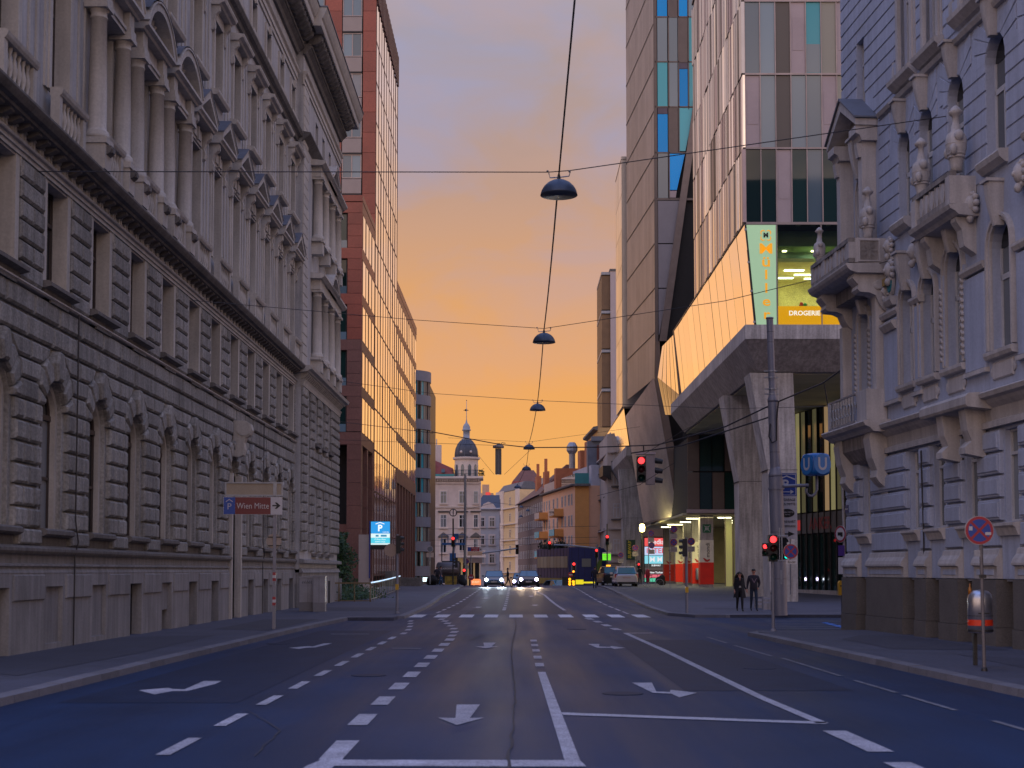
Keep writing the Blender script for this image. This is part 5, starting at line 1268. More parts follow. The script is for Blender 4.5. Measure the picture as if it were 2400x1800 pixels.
# ================================================================== metal clad tower behind
tb = thing('metal_clad_tower', 'slender warm grey metal tower with blue and teal windows behind the office block', 'building', (12.6, 128.0, 0))
ang = atan2(17, -1.2) ; LT = hypot(17, 1.2)
MB().pz([(.12, .2), (5.0, .2), (20, .5), (20, 17), (-1.0, 17)], 22.6, 64).pz([(2.5, .3), (20, .5), (20, 17), (1, 17)], 6.8, 22.6).build('tower_core', M['dark_hole'], tb)
for r in range(11):
    z0 = 19.3 + 4.08 * r - (0 if r else 0)
    for k in range(20):
        w = LT / 20; t = k / 20
        ww = w - .02
        if z0 > 60: h = 4.0
        else: h = 4.06
        inst(('cl', r % 1), 'cladding_panel', lambda: MB().box(-.0, ww, 0, .08, 0, 4.05).box(.16, .18, -.012, 0, 0, 4.05).box(.42, .44, -.012, 0, 0, 4.05).box(.68, .70, -.012, 0, 0, 4.05), M['clad'], tb, (-1.2 * (k + 1) / 20, 17 * (k + 1) / 20, z0), atan2(-17, 1.2))
    # dotted fixing line
    if r:
        dm = MB()
        for k in range(40):
            t = (k + .5) / 40; dm.box(-1.2 * t - .05, -1.2 * t - .015, 17 * t - .13, 17 * t + .13, z0 - .05, z0 + .05)
        tag(dm.build('fixing_row', M['dark_metal'], tb), kind='stuff')
BP, BLU, TL = M['brown_panel'], M['glass_blue'], M['glass_teal']
colx = [.30, 1.36, 2.28, 3.2, 4.1]; cw = [.98, .86, .86, .86, .9]
zl = [35.7, 39.95, 44.2, 48.4, 52.6, 56.8, 61.0]
grid = [[GY, None, None, None, None], [BLU, BP, None, None, None], [TL, GY, BLU, TL, None], [GY, GY, BP, TL, TL], [BLU, BP, BLU, GY, BP], [GY, BLU, TL, BP, GY]]
for r, row in enumerate(grid):
    for k, m_ in enumerate(row):
        if m_ is None: continue
        z0, z1 = zl[r], zl[r + 1]; blu_top = m_ is BLU
        h1 = z1 - z0 - .12 - (.62 if blu_top else 0)
        MB().box(colx[k] + .04, colx[k] + cw[k] - .04, -.02, .05, z0 + .06, z0 + .06 + h1).build('metal_panel' if m_ is BP else 'glass_pane', m_, tb)
        if blu_top: MB().box(colx[k] + .04, colx[k] + cw[k] - .04, -.02, .05, z0 + .1 + h1, z1 - .06).build('metal_panel', mat('violet_panel', (.09, .07, .10), .5), tb)
def tp(pts, m_, nm, y0=-.02, y1=.05): MB().py(pts, y0, y1).build(nm, m_, tb)
tp([(1.40, 36.5), (2.05, 36.5), (2.80, 39.85), (1.40, 39.85)], BLU, 'glass_pane')
tp([(1.40, 35.8), (1.95, 35.8), (2.03, 36.42), (1.40, 36.42)], M['panel_pink'], 'metal_panel')
tp([(2.32, 40.1), (2.85, 40.1), (3.66, 44.1), (2.32, 44.1)], TL, 'glass_pane')
MB().box(.0, 5.2, -.05, .12, 19.2 if False else 35.55, 35.75).build('floor_rail', BP, tb)
for z in zl[1:]: MB().box(.0, 5.2, -.05, .1, z - .06, z + .06).build('floor_rail', BP, tb)
for x in (.15, 1.36, 2.28, 3.18): MB().box(x - .05, x + .05, -.05, .1, 35.7 if x < 2 else (40 if x < 3 else 44), 61).build('mullion', BP, tb)
MB().box(-.02, .28, -.04, .14, 19.4, 64).build('corner_trim', BP, tb)
gp_ = mat('grey_cladding', (.20, .19, .21), .5, metal=.3, var=.05, rnd=.06)
for (za, zb) in ((31.6, 35.5), (27.5, 31.5), (23.2, 27.4)):
    xa, xb = .35 + (zb - 23) * .175, .35 + (za - 23) * .175
    tp([(.32, za), (max(xb, .36), za), (max(xa, .4), zb), (.32, zb)], gp_, 'metal_panel')
# diagonal brown beam, and the dark recess beside it
MB().py([(3.65, 44.9), (4.25, 44.9), (1.0, 22.6), (.35, 22.6)], -.25, .3).build('diagonal_beam', mat('brown_beam', (.15, .12, .11), .4, metal=.4), tb)
MB().py([(1.0, 22.8), (12, 22.8), (12, 47), (4.3, 47)], .9, 1.1).build('recess_wall', mat('recess_brown', (.07, .06, .055), .5, metal=.2), tb)
for (xa, xb, za, zb) in ((1.9, 3.4, 27.6, 30.9), (2.6, 3.4, 22.9, 26.8), (3.0, 4.3, 35.9, 42)): MB().box(xa, xb, .86, .9, za, zb).build('glass_pane', GD, tb)
for z in (23, 27.2, 31.4, 35.6): MB().box(1.2, 12, .8, .9, z - .05, z + .05).build('floor_rail', BP, tb)
# inward-folded corrugated base
A, B_, C_, D_ = Vector((-.12, .05, 19.25)), Vector((-1.35, 17, 17.6)), Vector((.05, 13.2, 6.6)), Vector((1.95, .05, 6.8))
n = 34; cor = MB()
for k in range(n):
    t0, t1, tm = k / n, (k + 1) / n, (k + .5) / n
    for (ta, tb_, o0, o1) in ((t0, tm, 0, .10), (tm, t1, .10, 0)):
        a0, a1 = A.lerp(B_, ta), A.lerp(B_, tb_); b0, b1 = D_.lerp(C_, ta), D_.lerp(C_, tb_)
        cor.add([a0 + Vector((-o0, 0, 0)), a1 + Vector((-o1, 0, 0)), b1 + Vector((-o1, 0, 0)), b0 + Vector((-o0, 0, 0))], [(0, 1, 2, 3)])
tag(cor.build('corrugated_base', mat('corrugated', (.66, .60, .56), .42, metal=.8, var=.15, scale=.4), tb), kind='stuff')
MB().py([(-.1, 19.4), (-.02, 22.6), (.4, 22.6), (.5, 19.4), (2.75, 6.8), (1.95, 6.8)], -.06, .25).build('folded_edge', mat('brown_edge', (.16, .12, .10), .4, metal=.4), tb)
MB().loft([tuple(D_), tuple(C_), (8, 13.2, 6.6), (8, .05, 6.8)], [tuple(D_ + Vector((0, 0, -.1))), tuple(C_ + Vector((0, 0, -.1))), (8, 13.2, 6.5), (8, .05, 6.7)]).build('underside', M['panel_pink'], tb)
# small faceted glass bay between tower and office block
fb = [at_y(113, 1580, 783), at_y(113, 1596, 928), at_y(113.2, 1590, 972), at_y(121, 1559, 972), at_y(122, 1541, 884), at_y(122, 1552, 812)]
topl = (fb[0], fb[5]); 
for k in range(5):
    t0, t1 = k / 5 + .012, (k + 1) / 5 - .012
    def L3(a, b, t): return tuple(a[i] + (b[i] - a[i]) * t for i in range(3))
    q = [L3(fb[0], fb[5], t0), L3(fb[0], fb[5], t1), L3(fb[1], fb[4], t1), L3(fb[1], fb[4], t0)]
    MB().loft([(x - 12.6, y - 128, z) for x, y, z in q], [(x - 12.6, y - 127.95, z) for x, y, z in q]).build('mirror_pane', M['glass_coated'], tb)
    q = [L3(fb[1], fb[4], t0), L3(fb[1], fb[4], t1), L3(fb[2], fb[3], t1), L3(fb[2], fb[3], t0)]
    MB().loft([(x - 12.6, y - 128, z) for x, y, z in q], [(x - 12.6, y - 127.95, z) for x, y, z in q]).build('glass_pane', GD, tb)
# low wing beyond the tower: slanted mirror panes above the far canopy
lw = thing('low_glass_wing', 'low wing with slanted mirror glass above the far concrete canopy, left of the tower foot', 'building', (11.4, 150, 0))
for k in range(22):
    y = 1.6 * k
    inst('lwp', 'mirror_pane', lambda: MB().loft([(0, 0, 19), (0, 1.56, 19), (.6, 1.56, 14.6), (.6, 0, 14.6)], [(.05, 0, 19), (.05, 1.56, 19), (.65, 1.56, 14.6), (.65, 0, 14.6)]), M['glass_coated'], lw, (0, y, 0))
MB().box(.7, 14, .2, 35, 14.6, 18.9).box(-.02, 14, 0, 35.3, 19.0, 19.15).build('wing_body', M['brown_panel'], lw)
# slim block just left of the tower
sb_ = thing('narrow_metal_block', 'narrow lower block of brassy metal panels peeking out left of the metal tower', 'building', (11.25, 150, 0))
for r in range(7):
    for k in range(5):
        inst('nmb', 'cladding_panel', lambda: MB().box(0, .06, .02, 1.76, .03, 3.75), M['fin_bright'], sb_, (0 - .0 * k, 1.8 * k, 19.2 + 3.8 * r))
MB().box(.08, 12, .1, 9, 19.2, 45.8).box(-.05, 12, 0, 9.1, 45.8, 46.1).build('block_body', M['fin_bright'], sb_)
# advertising pillars
red_v = mat('pillar_red', (.72, .02, .008), .5, rnd=.02); cream = mat('pillar_cream', (.74, .70, .56), .6); markred = mat('mark_red', (.5, .02, .02), .5)
PG = .55
adv = [(15.4, 115, 1.10, 'front red and white advertising pillar with the green assembly-point sign'), (15.55, 122, .95, 'red and white advertising pillar with a steel ashtray bin, second from the right'),
       (15.9, 131, .95, 'partly hidden red and white advertising pillar, third from the right'), (16.15, 140, 1.0, 'red and white advertising pillar behind the dark pedestrian signal'), (16.1, 150, 1.08, 'leftmost red and white advertising pillar beside the lit shop board')]
for j, (x, y, w, lab) in enumerate(adv):
    p = thing('advertising_pillar', lab, 'advertising pillar', (x, y, PG), 0, 'red and white pillars in the station entrance')
    h = w / 2
    MB().box(-h + .03, h - .03, .03, w - .03, -.1, .18).build('base', M['concrete_dark'], p)
    MB().box(-h, h, 0, w, .18, 1.95).build('red_wrap', red_v, p)
    MB().box(-h, h, 0, w, 1.952, 3.75).build('cream_wrap', cream, p)
    MB().box(-h + .02, h - .02, .02, w - .02, 3.752, 5.78).build('shaft', M['concrete'], p)
    text('mondi', p, (.08 * w, -.008, 2.95), .42 * w, M['black'], ry=-pi / 2 if False else 0, rz=0) .rotation_euler = (pi / 2, -pi / 2, 0)
    MB().py([(-.30 * w, 2.32), (-.16 * w, 2.28), (.02 * w, 2.14), (.22 * w, 2.24), (.22 * w, 2.12), (.06 * w, 1.99), (-.12 * w, 2.02)], -.012, .0).build('leaf_mark', markred, p)
    if j == 0:
        sg = MB().box(-.33, .35, -.03, 0, 4.35, 5.03).build('assembly_sign', mat('sign_dgreen', (.01, .13, .06), .4), p)
        wm = M['white_frame']
        for sx in (-1, 1):
            for sz in (-1, 1): MB().py([(.01 + sx * .29, 4.69 + sz * .29), (.01 + sx * .12, 4.69 + sz * .16), (.01 + sx * .16, 4.69 + sz * .12)], -.036, -.031).build('arrow_mark', wm, sg)
        for xx in (-.09, .01, .11): MB().box(xx - .035, xx + .035, -.036, -.031, 4.55, 4.78).disc((xx, -.036, 4.84), .04, None, 10, .005).build('figure_mark', wm, sg)
    if j == 1: MB().lathe([(.2, 0), (.22, .05), (.22, .95), (.18, 1.0)], 12, (0, -.24, .5)).build('ashtray_bin', M['steel'], p, smooth=True)
# lit shop board
bd = thing('shop_board', 'glowing board listing the shops in red, white and blue rows under the station ceiling', 'sign', (14.25, 158, .5))
bw = 2.3
rowsb = [(4.05, 4.95, (.85, .10, .10), 'Media'), (3.05, 3.98, (.55, .65, .90), 'INTER'), (2.1, 3.0, (.25, .68, .80), 'M M'), (1.75, 2.05, (.05, .05, .05), 'SUBWAY'), (1.35, 1.70, (.08, .06, .06), ''), (.95, 1.30, (.06, .03, .03), 'New Yorker'), (.55, .9, (.75, .15, .20), ''), (.1, .5, (.10, .55, .35), '')]
MB().box(-.1, bw + .1, .03, .3, -.3, 5.1).build('board_frame', M['black'], bd)
for za, zb, c, tx in rowsb:
    o = MB().box(0, bw, -.02, .02, za, zb).build('lit_row', lit('board_light', c, 1.0), bd)
    if tx: text(tx, o, (bw * .55, -.03, (za + zb) / 2), (zb - za) * .85, lit('board_letters', (.9, .9, .95) if tx != 'INTER' else (.8, .1, .12), .9), off=.01)
# ================================================================== red stone office tower (left, middle distance)
rt = thing('red_office_tower', 'office tower of red stone panels with copper-coloured mirror glass beyond the palace', 'building', (-10.9, 99.6, 0))
R1, R2, RM, GC, GPN = M['red_stone'], M['red_stone_low'], M['red_metal'], M['glass_coated'], M['grey_panel']
MB().box(-30, -.35, .35, 8.9, 11.5, 28.2).box(-30, -.35, 9.2, 28.6, .0, 48.4).box(-30, -.35, 28.9, 54, 10.6, 28.0).box(-30, -1.2, 1.2, 8.9, 0, 11.5).box(-30, -1.2, 28.9, 54, 0, 10.6).build('tower_core', M['dark_hole'], rt)
FL = 3.27; Z0 = 11.6
def panel(x0, x1, z0, z1, m_, y=-.0, nm='stone_panel', th=.08):  # faces the camera
    return inst(('pf', round(x1 - x0, 2), round(z1 - z0, 2), th), nm, lambda: cham(MB(), rect(.008, x1 - x0 - .008, .008, z1 - z0 - .008), 0, th, .006), m_, rt, (x0, y, z0))
def spanel(y0, y1, z0, z1, m_, x=0.0, nm='stone_panel', th=.08): # faces the street
    return inst(('ps', round(y1 - y0, 2), round(z1 - z0, 2), th), nm, lambda: MB().box(-th, 0, .006, y1 - y0 - .006, .006, z1 - z0 - .006), m_, rt, (x, y0, z0), random.uniform(-.005, .005) if m_ is GC else 0)
# front block: camera-facing end
for k in range(5):
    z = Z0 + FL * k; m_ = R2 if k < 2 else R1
    for c in range(3):
        xa = -2.55 - 3.2 * c
        f = win_rect(rt, xa + .15 + .55 + .0, z, 1.5, 2.5, .22, M['dark_metal'], M['glass_green'], trans=.0, fw=.06)
        MB().box(xa - .05, xa + 1.45, .10, .2, z, z + .55).build('spandrel_glass', M['glass_grey'], rt)
        panel(xa - 1.8, xa - .08, z, z + 2.5, m_) if c < 3 else None
    panel(-1.05, .0, z, z + .84, m_); panel(-1.05, .0, z + .84, z + 1.68, m_); panel(-1.05, 0, z + 1.68, z + 2.5, m_)
    for xa, xb in ((-1.9, 0), (-3.3, -1.9), (-5.2, -3.3)): panel(xa, xb, z + 2.5, z + FL, m_)
    # street side: four panes and a spandrel
    for j in range(4):
        spanel(.35 + 2.1 * j, 2.38 + 2.1 * j, z, z + 2.45, GC, -.01, 'mirror_pane', .04)
        inst('rtm', 'mullion', lambda: MB().box(-.04, .03, -.04, .04, 0, 2.5), RM, rt, (-.01, .35 + 2.1 * j, z))
    spanel(.0, 8.9, z + 2.47, z + FL, m_)
    spanel(.0, .30, z, z + 2.47, m_)
MB().box(-30, .02, -.02, 8.95, 28.0, 28.45).build('parapet', R1, rt)
# portico
for (xa, xb, ya, yb) in ((-1.0, 0, 0, 1.0), (-1.0, 0, 4.1, 4.7), (-1.0, 0, 8.0, 8.9)):
    for k in range(7): 
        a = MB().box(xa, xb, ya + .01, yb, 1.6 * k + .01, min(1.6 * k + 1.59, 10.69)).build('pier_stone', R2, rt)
MB().box(-8, .0, .0, .9, 10.7, 11.56).box(-1.0, .0, .9, 8.9, 10.7, 11.56).build('portico_beam', R2, rt)
MB().box(-6, -1.0, .4, .9, 4.2, 5.1).build('portico_lintel', R2, rt)
text('MITTE', rt, (-1.55, .38, 4.65), .62, M['grey_panel'], align='RIGHT')
MB().box(-6, -1.0, 2.0, 2.1, 0, 10.7).build('portico_glass', M['glass_dark'], rt)
# tower: camera-facing end above the front block
TF = 3.2
for k in range(7):
    z = 28.4 + TF * k - .62; 
    for c in range(2):
        xa = -2.62 - 2.95 * c
        win_rect(rt, xa + .76, z + 1.2, 1.52, 1.88, 9.1, M['mullion'], M['glass_grey'] if k % 3 else M['glass_curtain'], trans=0, fw=.08)
        panel(xa, xa + 1.52, z + .0, z + 1.14, GPN, 9.0, 'grey_panel', .05)
        MB().box(xa, xa + 1.52, 9.0, 9.1, z + 3.1, z + 3.19).build('dark_line', M['dark_metal'], rt)  # solid dark strip between window head and the next panel
        panel(xa - 1.36, xa - .04, z + 0, z + 1.6, M['red_stone'], 8.98); panel(xa - 1.36, xa - .04, z + 1.6, z + 3.2, M['red_stone'], 8.98)
    panel(-1.02, .0, z, z + 1.6, R1, 8.98); panel(-1.02, 0, z + 1.6, z + 3.2, R1, 8.98)
# tower: street side glazing
P = 2.2
for k in range(14):
    z = 1.5 + TF * k
    for j in range(9):
        spanel(9.15 + P * j + .05, 9.15 + P * (j + 1) - .05, z + .05, z + TF - .06, GC, .0, 'mirror_pane', .04)
    MB().box(-.06, .015, 9.0, 29.0, z - .07, z + .07).build('floor_rail', RM, rt)
for j in range(10): MB().box(-.05, .03, 9.15 + P * j - .06, 9.15 + P * j + .06, .4, 46.3).build('mullion', RM, rt)
for j in range(19): MB().box(-.02, .10, 9.1 + 1.1 * j - .3, 9.1 + 1.1 * j + .2, 46.3, 49.0).build('roof_louvre', RM, rt)
MB().box(-30, .05, 8.95, 29.05, 48.9, 49.15).build('roof_edge', RM, rt)
# rear block: bands of mirror glass between red spandrels
for k in range(5):
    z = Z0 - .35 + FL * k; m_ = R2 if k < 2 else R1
    for j in range(11):
        spanel(29.2 + 2.25 * j, 29.2 + 2.25 * (j + 1) - .10, z, z + 2.45, GC, -.01, 'mirror_pane', .04)
        inst('rtm2', 'mullion', lambda: MB().box(-.04, .03, -.05, .05, 0, 2.5), RM, rt, (-.01, 29.2 + 2.25 * j - .05, z))
    for j in range(3): spanel(29.0 + 8.5 * j, 29.0 + 8.5 * (j + 1), z + 2.47, z + FL, m_)
MB().box(-30, .02, 29.0, 54.6, 27.55, 28.3).build('parapet', R1, rt)
spanel(29.0, 54.5, 9.9, 11.25, R2)
for j in range(8): MB().box(-1.0, 0, 29.4 + 3.4 * j, 30.3 + 3.4 * j, 0, 9.9).build('pier', R2, rt)
MB().box(-2.0, -.5, 29, 54, 5.4, 6.4).build('mezzanine_beam', R2, rt)
MB().box(-.5, .03, 8.9, 29, -1, .5).build('base', R2, rt)
# ================================================================== grey rounded office
ro = thing('rounded_office', 'grey office building with a rounded corner and ribbon windows behind the red tower', 'building', (-13.0, 166.0, 0))
r_ = 3.0; gpan = mat('grey_render', (.30, .29, .32), .7, var=.06, rnd=.05)
def arcpt(r, t): return (r * sin(t), -r * cos(t))
def curved(z0, z1, r, m_, nm, t0=-.2, t1=pi / 2 + .2, n=14):
    pts = [arcpt(r, t0 + (t1 - t0) * i / n) for i in range(n + 1)]
    pts = [(-8, pts[0][1])] + pts
    return MB().pz(pts + [(-2, 3), (-8, 3)], z0, z1).build(nm, m_, ro)
for k in range(9):
    zt = 25.0 - 2.83 * k
    curved(zt - 1.15 if k else zt - 1.2, zt, r_, gpan, 'curved_band')
    zb = zt - 1.2
    curved(zb - 1.65, zb, r_ - .22, M['glass_green'], 'ribbon_glass')
    for j in range(11):
        t = -.1 + .17 * j; x, y = arcpt(r_ - .16, t)
        inst('rom', 'window_post', lambda: MB().box(-.05, .05, -.06, .06, -1.68, .02), M['mullion'], ro, (x, y, zb), t)
        if j % 3 != 1:
            inst(('rop', j % 2), 'blind', lambda: MB().box(-.2, .2, -.02, .02, -1.6, 0), M['glass_teal'] if j % 2 else M['blind'], ro, (arcpt(r_ - .17, t + .085)[0], arcpt(r_ - .17, t + .085)[1], zb), t + .085)
MB().pz([(-8, -2), (1.9, -1.9), (2.4, 0), (2.4, 20), (-8, 20)], -2, 24.6).build('office_core', M['dark_metal'], ro)
# ================================================================== helper for the distant houses
def house(name, label, A, B, zt, m_, depth=10, z0=-1.5):
    """A -> B: foot of the facade from left to right seen from outside; returns root with local x along the facade"""
    L = hypot(B[0] - A[0], B[1] - A[1]); r = thing(name, label, 'building', (A[0], A[1], 0), atan2(B[1] - A[1], B[0] - A[0]))
    MB().box(0, L, 0, depth, z0, zt).build('wall', m_, r)
    return r, L
def wgrid(r, xs, zs, w, h, frame, pane, y=0.0, sill=None, surr=None, trans=.66):
    for z in zs:
        for x in xs:
            if surr: inst(('sur', w, h), 'window_surround', lambda: MB().box(-w / 2 - .16, w / 2 + .16, -.07, .0, -.1, h + .2), surr, r, (x, y, z))
            win_rect(r, x, z, w, h, y - .10 if surr else y - .03, frame, pane, trans=trans, fw=.09)
            if sill: inst(('sl', w), 'window_sill', lambda: MB().box(-w / 2 - .25, w / 2 + .25, -.28, .0, -.22, -.1), sill, r, (x, y, z))
WFm, GL = M['white_frame'], [M['glass_dark'], M['glass_curtain'], M['glass_dark']]
cream_w = mat('cream_render', (.60, .50, .45), .85, var=.08, rnd=.03); cream_t = mat('cream_trim', (.66, .56, .49), .85, var=.08)
# ---- corner house with dome
A = at_y(236, 1000)[:2]; B = at_y(236, 1124)[:2]
dh, L = house('dome_corner_house', 'cream corner house with a dark ribbed dome, lantern and spire above a round turret', A, B, 17.2, cream_w, 9)
kx = 236 / FPX; X_ = lambda px: (px - 1000) * kx
for px in (1039, 1083, 1115):
    w = 1.0 if px < 1110 else .7
    for z, h in ((13.0, 2.0), (9.0, 2.1), (4.8, 2.3)):
        wgrid(dh, [X_(px)], [z], w, h, WFm, GL if z < 12 else M['blind'], surr=cream_t, sill=cream_t)
    MB().px([(0, 0), (-.35, .05), (-.4, .2), (0, .25)], X_(px) - .9, X_(px) + .9).build('window_hood', M['stone_dark'], dh, loc=(0, 0, 11.5))
    MB().px([(0, 0), (-.35, .05), (-.4, .2), (0, .25)], X_(px) - .9, X_(px) + .9).py([(X_(px) - .9, .2), (X_(px), .9), (X_(px) + .9, .2)], -.25, 0).build('window_hood', M['stone_dark'], dh, loc=(0, 0, 7.3))
for z in (12.2, 16.2): MB().px([(0, 0), (-.2, .05), (-.25, .3), (0, .35)], -.2, L + .2).build('cornice', cream_t, dh, loc=(0, 0, z))
MB().px([(0, 0), (-.5, .3), (-.8, .4), (-.8, .7), (0, .8)], -.3, L + .6).build('main_cornice', cream_t, dh, loc=(0, 0, 16.7))
for k in range(22): inst('dhm', 'cornice_bracket', lambda: MB().box(-.08, .08, -.5, 0, 0, .3), cream_t, dh, (.2 + k * .4, 0, 16.65))
MB().px([(-.3, 4.0), (-1.6, 4.0), (-1.6, 4.35), (-.3, 4.35)], X_(1070), X_(1138)).px([(0, 3.0), (-1.2, 4.0), (0, 4.0)], X_(1085), X_(1130)).build('balcony', cream_t, dh)
bl = MB(); 
for k in range(20): bl.box(X_(1070) + .24 * k, X_(1070) + .24 * k + .12, -1.55, -1.45, 4.35, 5.0)
bl.box(X_(1070), X_(1138), -1.6, -1.4, 5.0, 5.15); tag(bl.build('balcony_balustrade', cream_t, dh), kind='stuff')
MB().box(X_(1068), X_(1124), -.1, 0, -1, 3.9).build('shop_front', mat('shop_lit', (.45, .33, .14), .7, emit=(.40, .27, .14), es=.22), dh)
for px in (1075, 1090, 1104, 1118): MB().box(X_(px) - .35, X_(px) + .35, -.14, -.1, -1, 3.2).build('shop_door', M['glass_dark'], dh)
dc = (X_(1091.5), 2.0)
MB().lathe([(1.95, 17.3), (1.95, 20.3), (2.25, 20.45), (2.3, 20.75), (2.0, 20.8)], 20, (dc[0], dc[1], 0)).build('turret', cream_t, dh, smooth=False)
for k in range(8):
    a = -pi / 2 + (k - 3.5) * .62
    MB().py([(-.26, 17.6), (.26, 17.6), (.26, 19.2), (.15, 19.45), (0, 19.55), (-.15, 19.45), (-.26, 19.2)], -.03, .05).build('turret_window', M['glass_grey'], dh, loc=(dc[0] + 1.96 * cos(a), dc[1] + 1.96 * sin(a), 0), rz=a + pi / 2)
MB().lathe([(1.95, 20.75), (1.95, 21.3), (1.8, 22.2), (1.45, 23.0), (.95, 23.6), (.72, 23.8)], 24, (dc[0], dc[1], 0)).build('dome', mat('slate', (.05, .055, .075), .5, var=.1), dh, smooth=True)
for k in range(10):
    a = 2 * pi * k / 10 + .2
    MB().tube([(dc[0] + r2 * cos(a), dc[1] + r2 * sin(a), z) for r2, z in ((1.97, 20.8), (1.97, 21.3), (1.83, 22.2), (1.47, 23.0), (.95, 23.65))], .05, 5).build('dome_rib', M['lead'], dh)
for a in (-2.0, -1.15): MB().ball((dc[0] + 1.95 * cos(a), dc[1] + 1.95 * sin(a), 21.6), .22, 6).build('dome_dormer', cream_t, dh)
MB().lathe([(.85, 23.7), (.85, 23.9), (.55, 24.0), (.55, 25.2), (.72, 25.3), (.75, 25.5), (.6, 25.55), (.62, 25.9), (.45, 26.3), (.18, 26.6), (.06, 27.2), (.03, 30.5)], 14, (dc[0], dc[1], 0)).build('lantern', mat('pale_metal', (.26, .29, .34), .5), dh, smooth=True)
MB().box(dc[0] - .5, dc[0] + .35, dc[1] - .02, dc[1] + .02, 28.7, 28.8).box(dc[0] - .25, dc[0] + .1, dc[1] - .02, dc[1] + .02, 28.6, 28.95).ball((dc[0], dc[1], 30.4), .08, 5).build('weather_vane', M['dark_metal'], dh)
for k in range(15):
    a = -pi + pi * k / 14; inst('dhr', 'railing_post', lambda: MB().box(-.03, .03, -.03, .03, 0, 1.05), M['dark_metal'], dh, (dc[0] + 2.8 * cos(a), dc[1] - .3 + 2.3 * sin(a), 17.5))
rl = MB().tube([(dc[0] + 2.8 * cos(-pi + pi * k / 14), dc[1] - .3 + 2.3 * sin(-pi + pi * k / 14), 18.5) for k in range(15)], .04, 5).tube([(dc[0] + 2.8 * cos(-pi + pi * k / 14), dc[1] - .3 + 2.3 * sin(-pi + pi * k / 14), 17.9) for k in range(15)], .03, 5)
tag(rl.build('terrace_rail', M['dark_metal'], dh), kind=None)
bush = MB(); rr = random.Random(3)
for k in range(60):
    c = Vector((dc[0] + 2.6 + rr.uniform(-.5, .5), dc[1] - 1.2 + rr.uniform(-.5, .5), 18.0 + rr.uniform(-.4, .7)))
    bush.quad(*[tuple(c + Vector((rr.uniform(-.2, .2), rr.uniform(-.2, .2), rr.uniform(-.2, .2)))) for _ in range(4)])
tag(bush.build('terrace_shrub', mat('leaf_far', (.03, .06, .025), .7), dh), kind='stuff')
roof_red = mat('roof_red', (.20, .04, .028), .7, var=.1); cop = mat('copper_green', (.04, .22, .22), .6)
MB().loft([(-3, -.2, 17.6), (X_(1062), -.2, 17.6), (X_(1060), 1.2, 18.9), (-3, 3.0, 22.2)], [(-3, 6, 17.6), (X_(1062), 6, 17.6), (X_(1060), 4, 18.9), (-3, 5.0, 22.2)]).build('roof', roof_red, dh)
MB().box(-3, X_(1064), -.4, -.1, 17.5, 17.85).build('gutter', cop, dh)
MB().loft([(.9, -.35, 17.8), (1.3, -.35, 17.8), (1.15, .9, 20.6), (.75, .9, 20.6)], [(.9, -.2, 17.8), (1.3, -.2, 17.8), (1.15, 1.05, 20.6), (.75, 1.05, 20.6)]).build('copper_strip', cop, dh)
MB().box(X_(1034), X_(1042), -.3, .2, 18.1, 18.7).build('skylight', M['glass_grey'], dh)
MB().box(.4, 2.2, 3, 4, 19, 23).box(1.3, 1.5, 3, 3.2, 23, 24).build('chimney', cream_w, dh)
# ---- pale blue house
A = at_y(262, 1118)[:2]; B = at_y(262, 1170)[:2]
bh, L = house('pale_blue_house', 'pale blue grey house with hipped slate roof right of the dome house', A, B, 13.2, mat('pale_blue', (.42, .43, .47), .85, var=.06), 8)
wgrid(bh, [.9, 2.75], [9.9, 6.6, 3.2], .95, 1.7, WFm, GL, surr=cream_w, sill=cream_w)
MB().loft([(-.4, -.4, 13.2), (L + .2, -.4, 13.2), (L + .2, 8, 13.2), (-.4, 8, 13.2)], [(1, 3, 15.9), (L, 3, 15.9), (L, 5, 15.9), (1, 5, 15.9)]).build('roof', mat('slate2', (.05, .055, .075), .6), bh)
MB().px([(0, 0), (-.5, .2), (-.5, .4), (0, .5)], -.2, L + .2).build('cornice', WFm, bh, loc=(0, 0, 12.9))
MB().py([(.6, 0), (3.6, 0), (3.0, .9), (2.1, 1.3), (1.2, .9)], -.3, 0).build('gable', cream_w, bh, loc=(0, 0, 13.2))
# ---- crane-like beige block with red sign far behind
fb_ = thing('far_tower_block', 'tiny beige tower block with a red sign, far behind beside the dome', 'building', (at_y(330, 1140)[0], 330, 0))
MB().box(-1.6, 1.6, 0, 3, 0, 19.8).box(-1.0, .6, 0, 2, 19.8, 21.8).build('wall', mat('beige_far', (.55, .36, .24), .8), fb_)
MB().box(-.2, .9, -.1, 0, 18.2, 20.0).build('red_sign', lit('far_red', (.8, .06, .05), .9), fb_)
# ---- yellow house with white ornament
A = at_y(312, 1165)[:2]; B = at_y(293, 1218)[:2]
yh, L = house('yellow_house', 'narrow yellow and white ornate house between the pale blue and the brown house', A, B, 18.6, mat('yellow_render', (.68, .50, .28), .85, var=.06), 4)
MB().box(0, L * .32, -.3, 0, -1, 18.9).box(L * .86, L, -.25, 0, -1, 18.7).build('white_bay', cream_t, yh)
for z in (2, 5.4, 8.8, 12.2, 15.6):
    for x in (L * .08, L * .2): win_rect(yh, x, z, .9, 1.7, -.36, WFm, GL, fw=.1)
    win_rect(yh, L * .6, z, 1.4, 1.7, -.05, WFm, GL, fw=.1)
    MB().box(0, L, -.4, 0, z - .7, z - .5).build('string_course', cream_t, yh)
MB().loft([(0, 0, 18.7), (L, 0, 18.7), (L, 4, 18.7), (0, 4, 18.7)], [(2, 1, 20.3), (L, 1, 20.3), (L, 3, 20.3), (2, 3, 20.3)]).build('roof', M['lead'], yh)
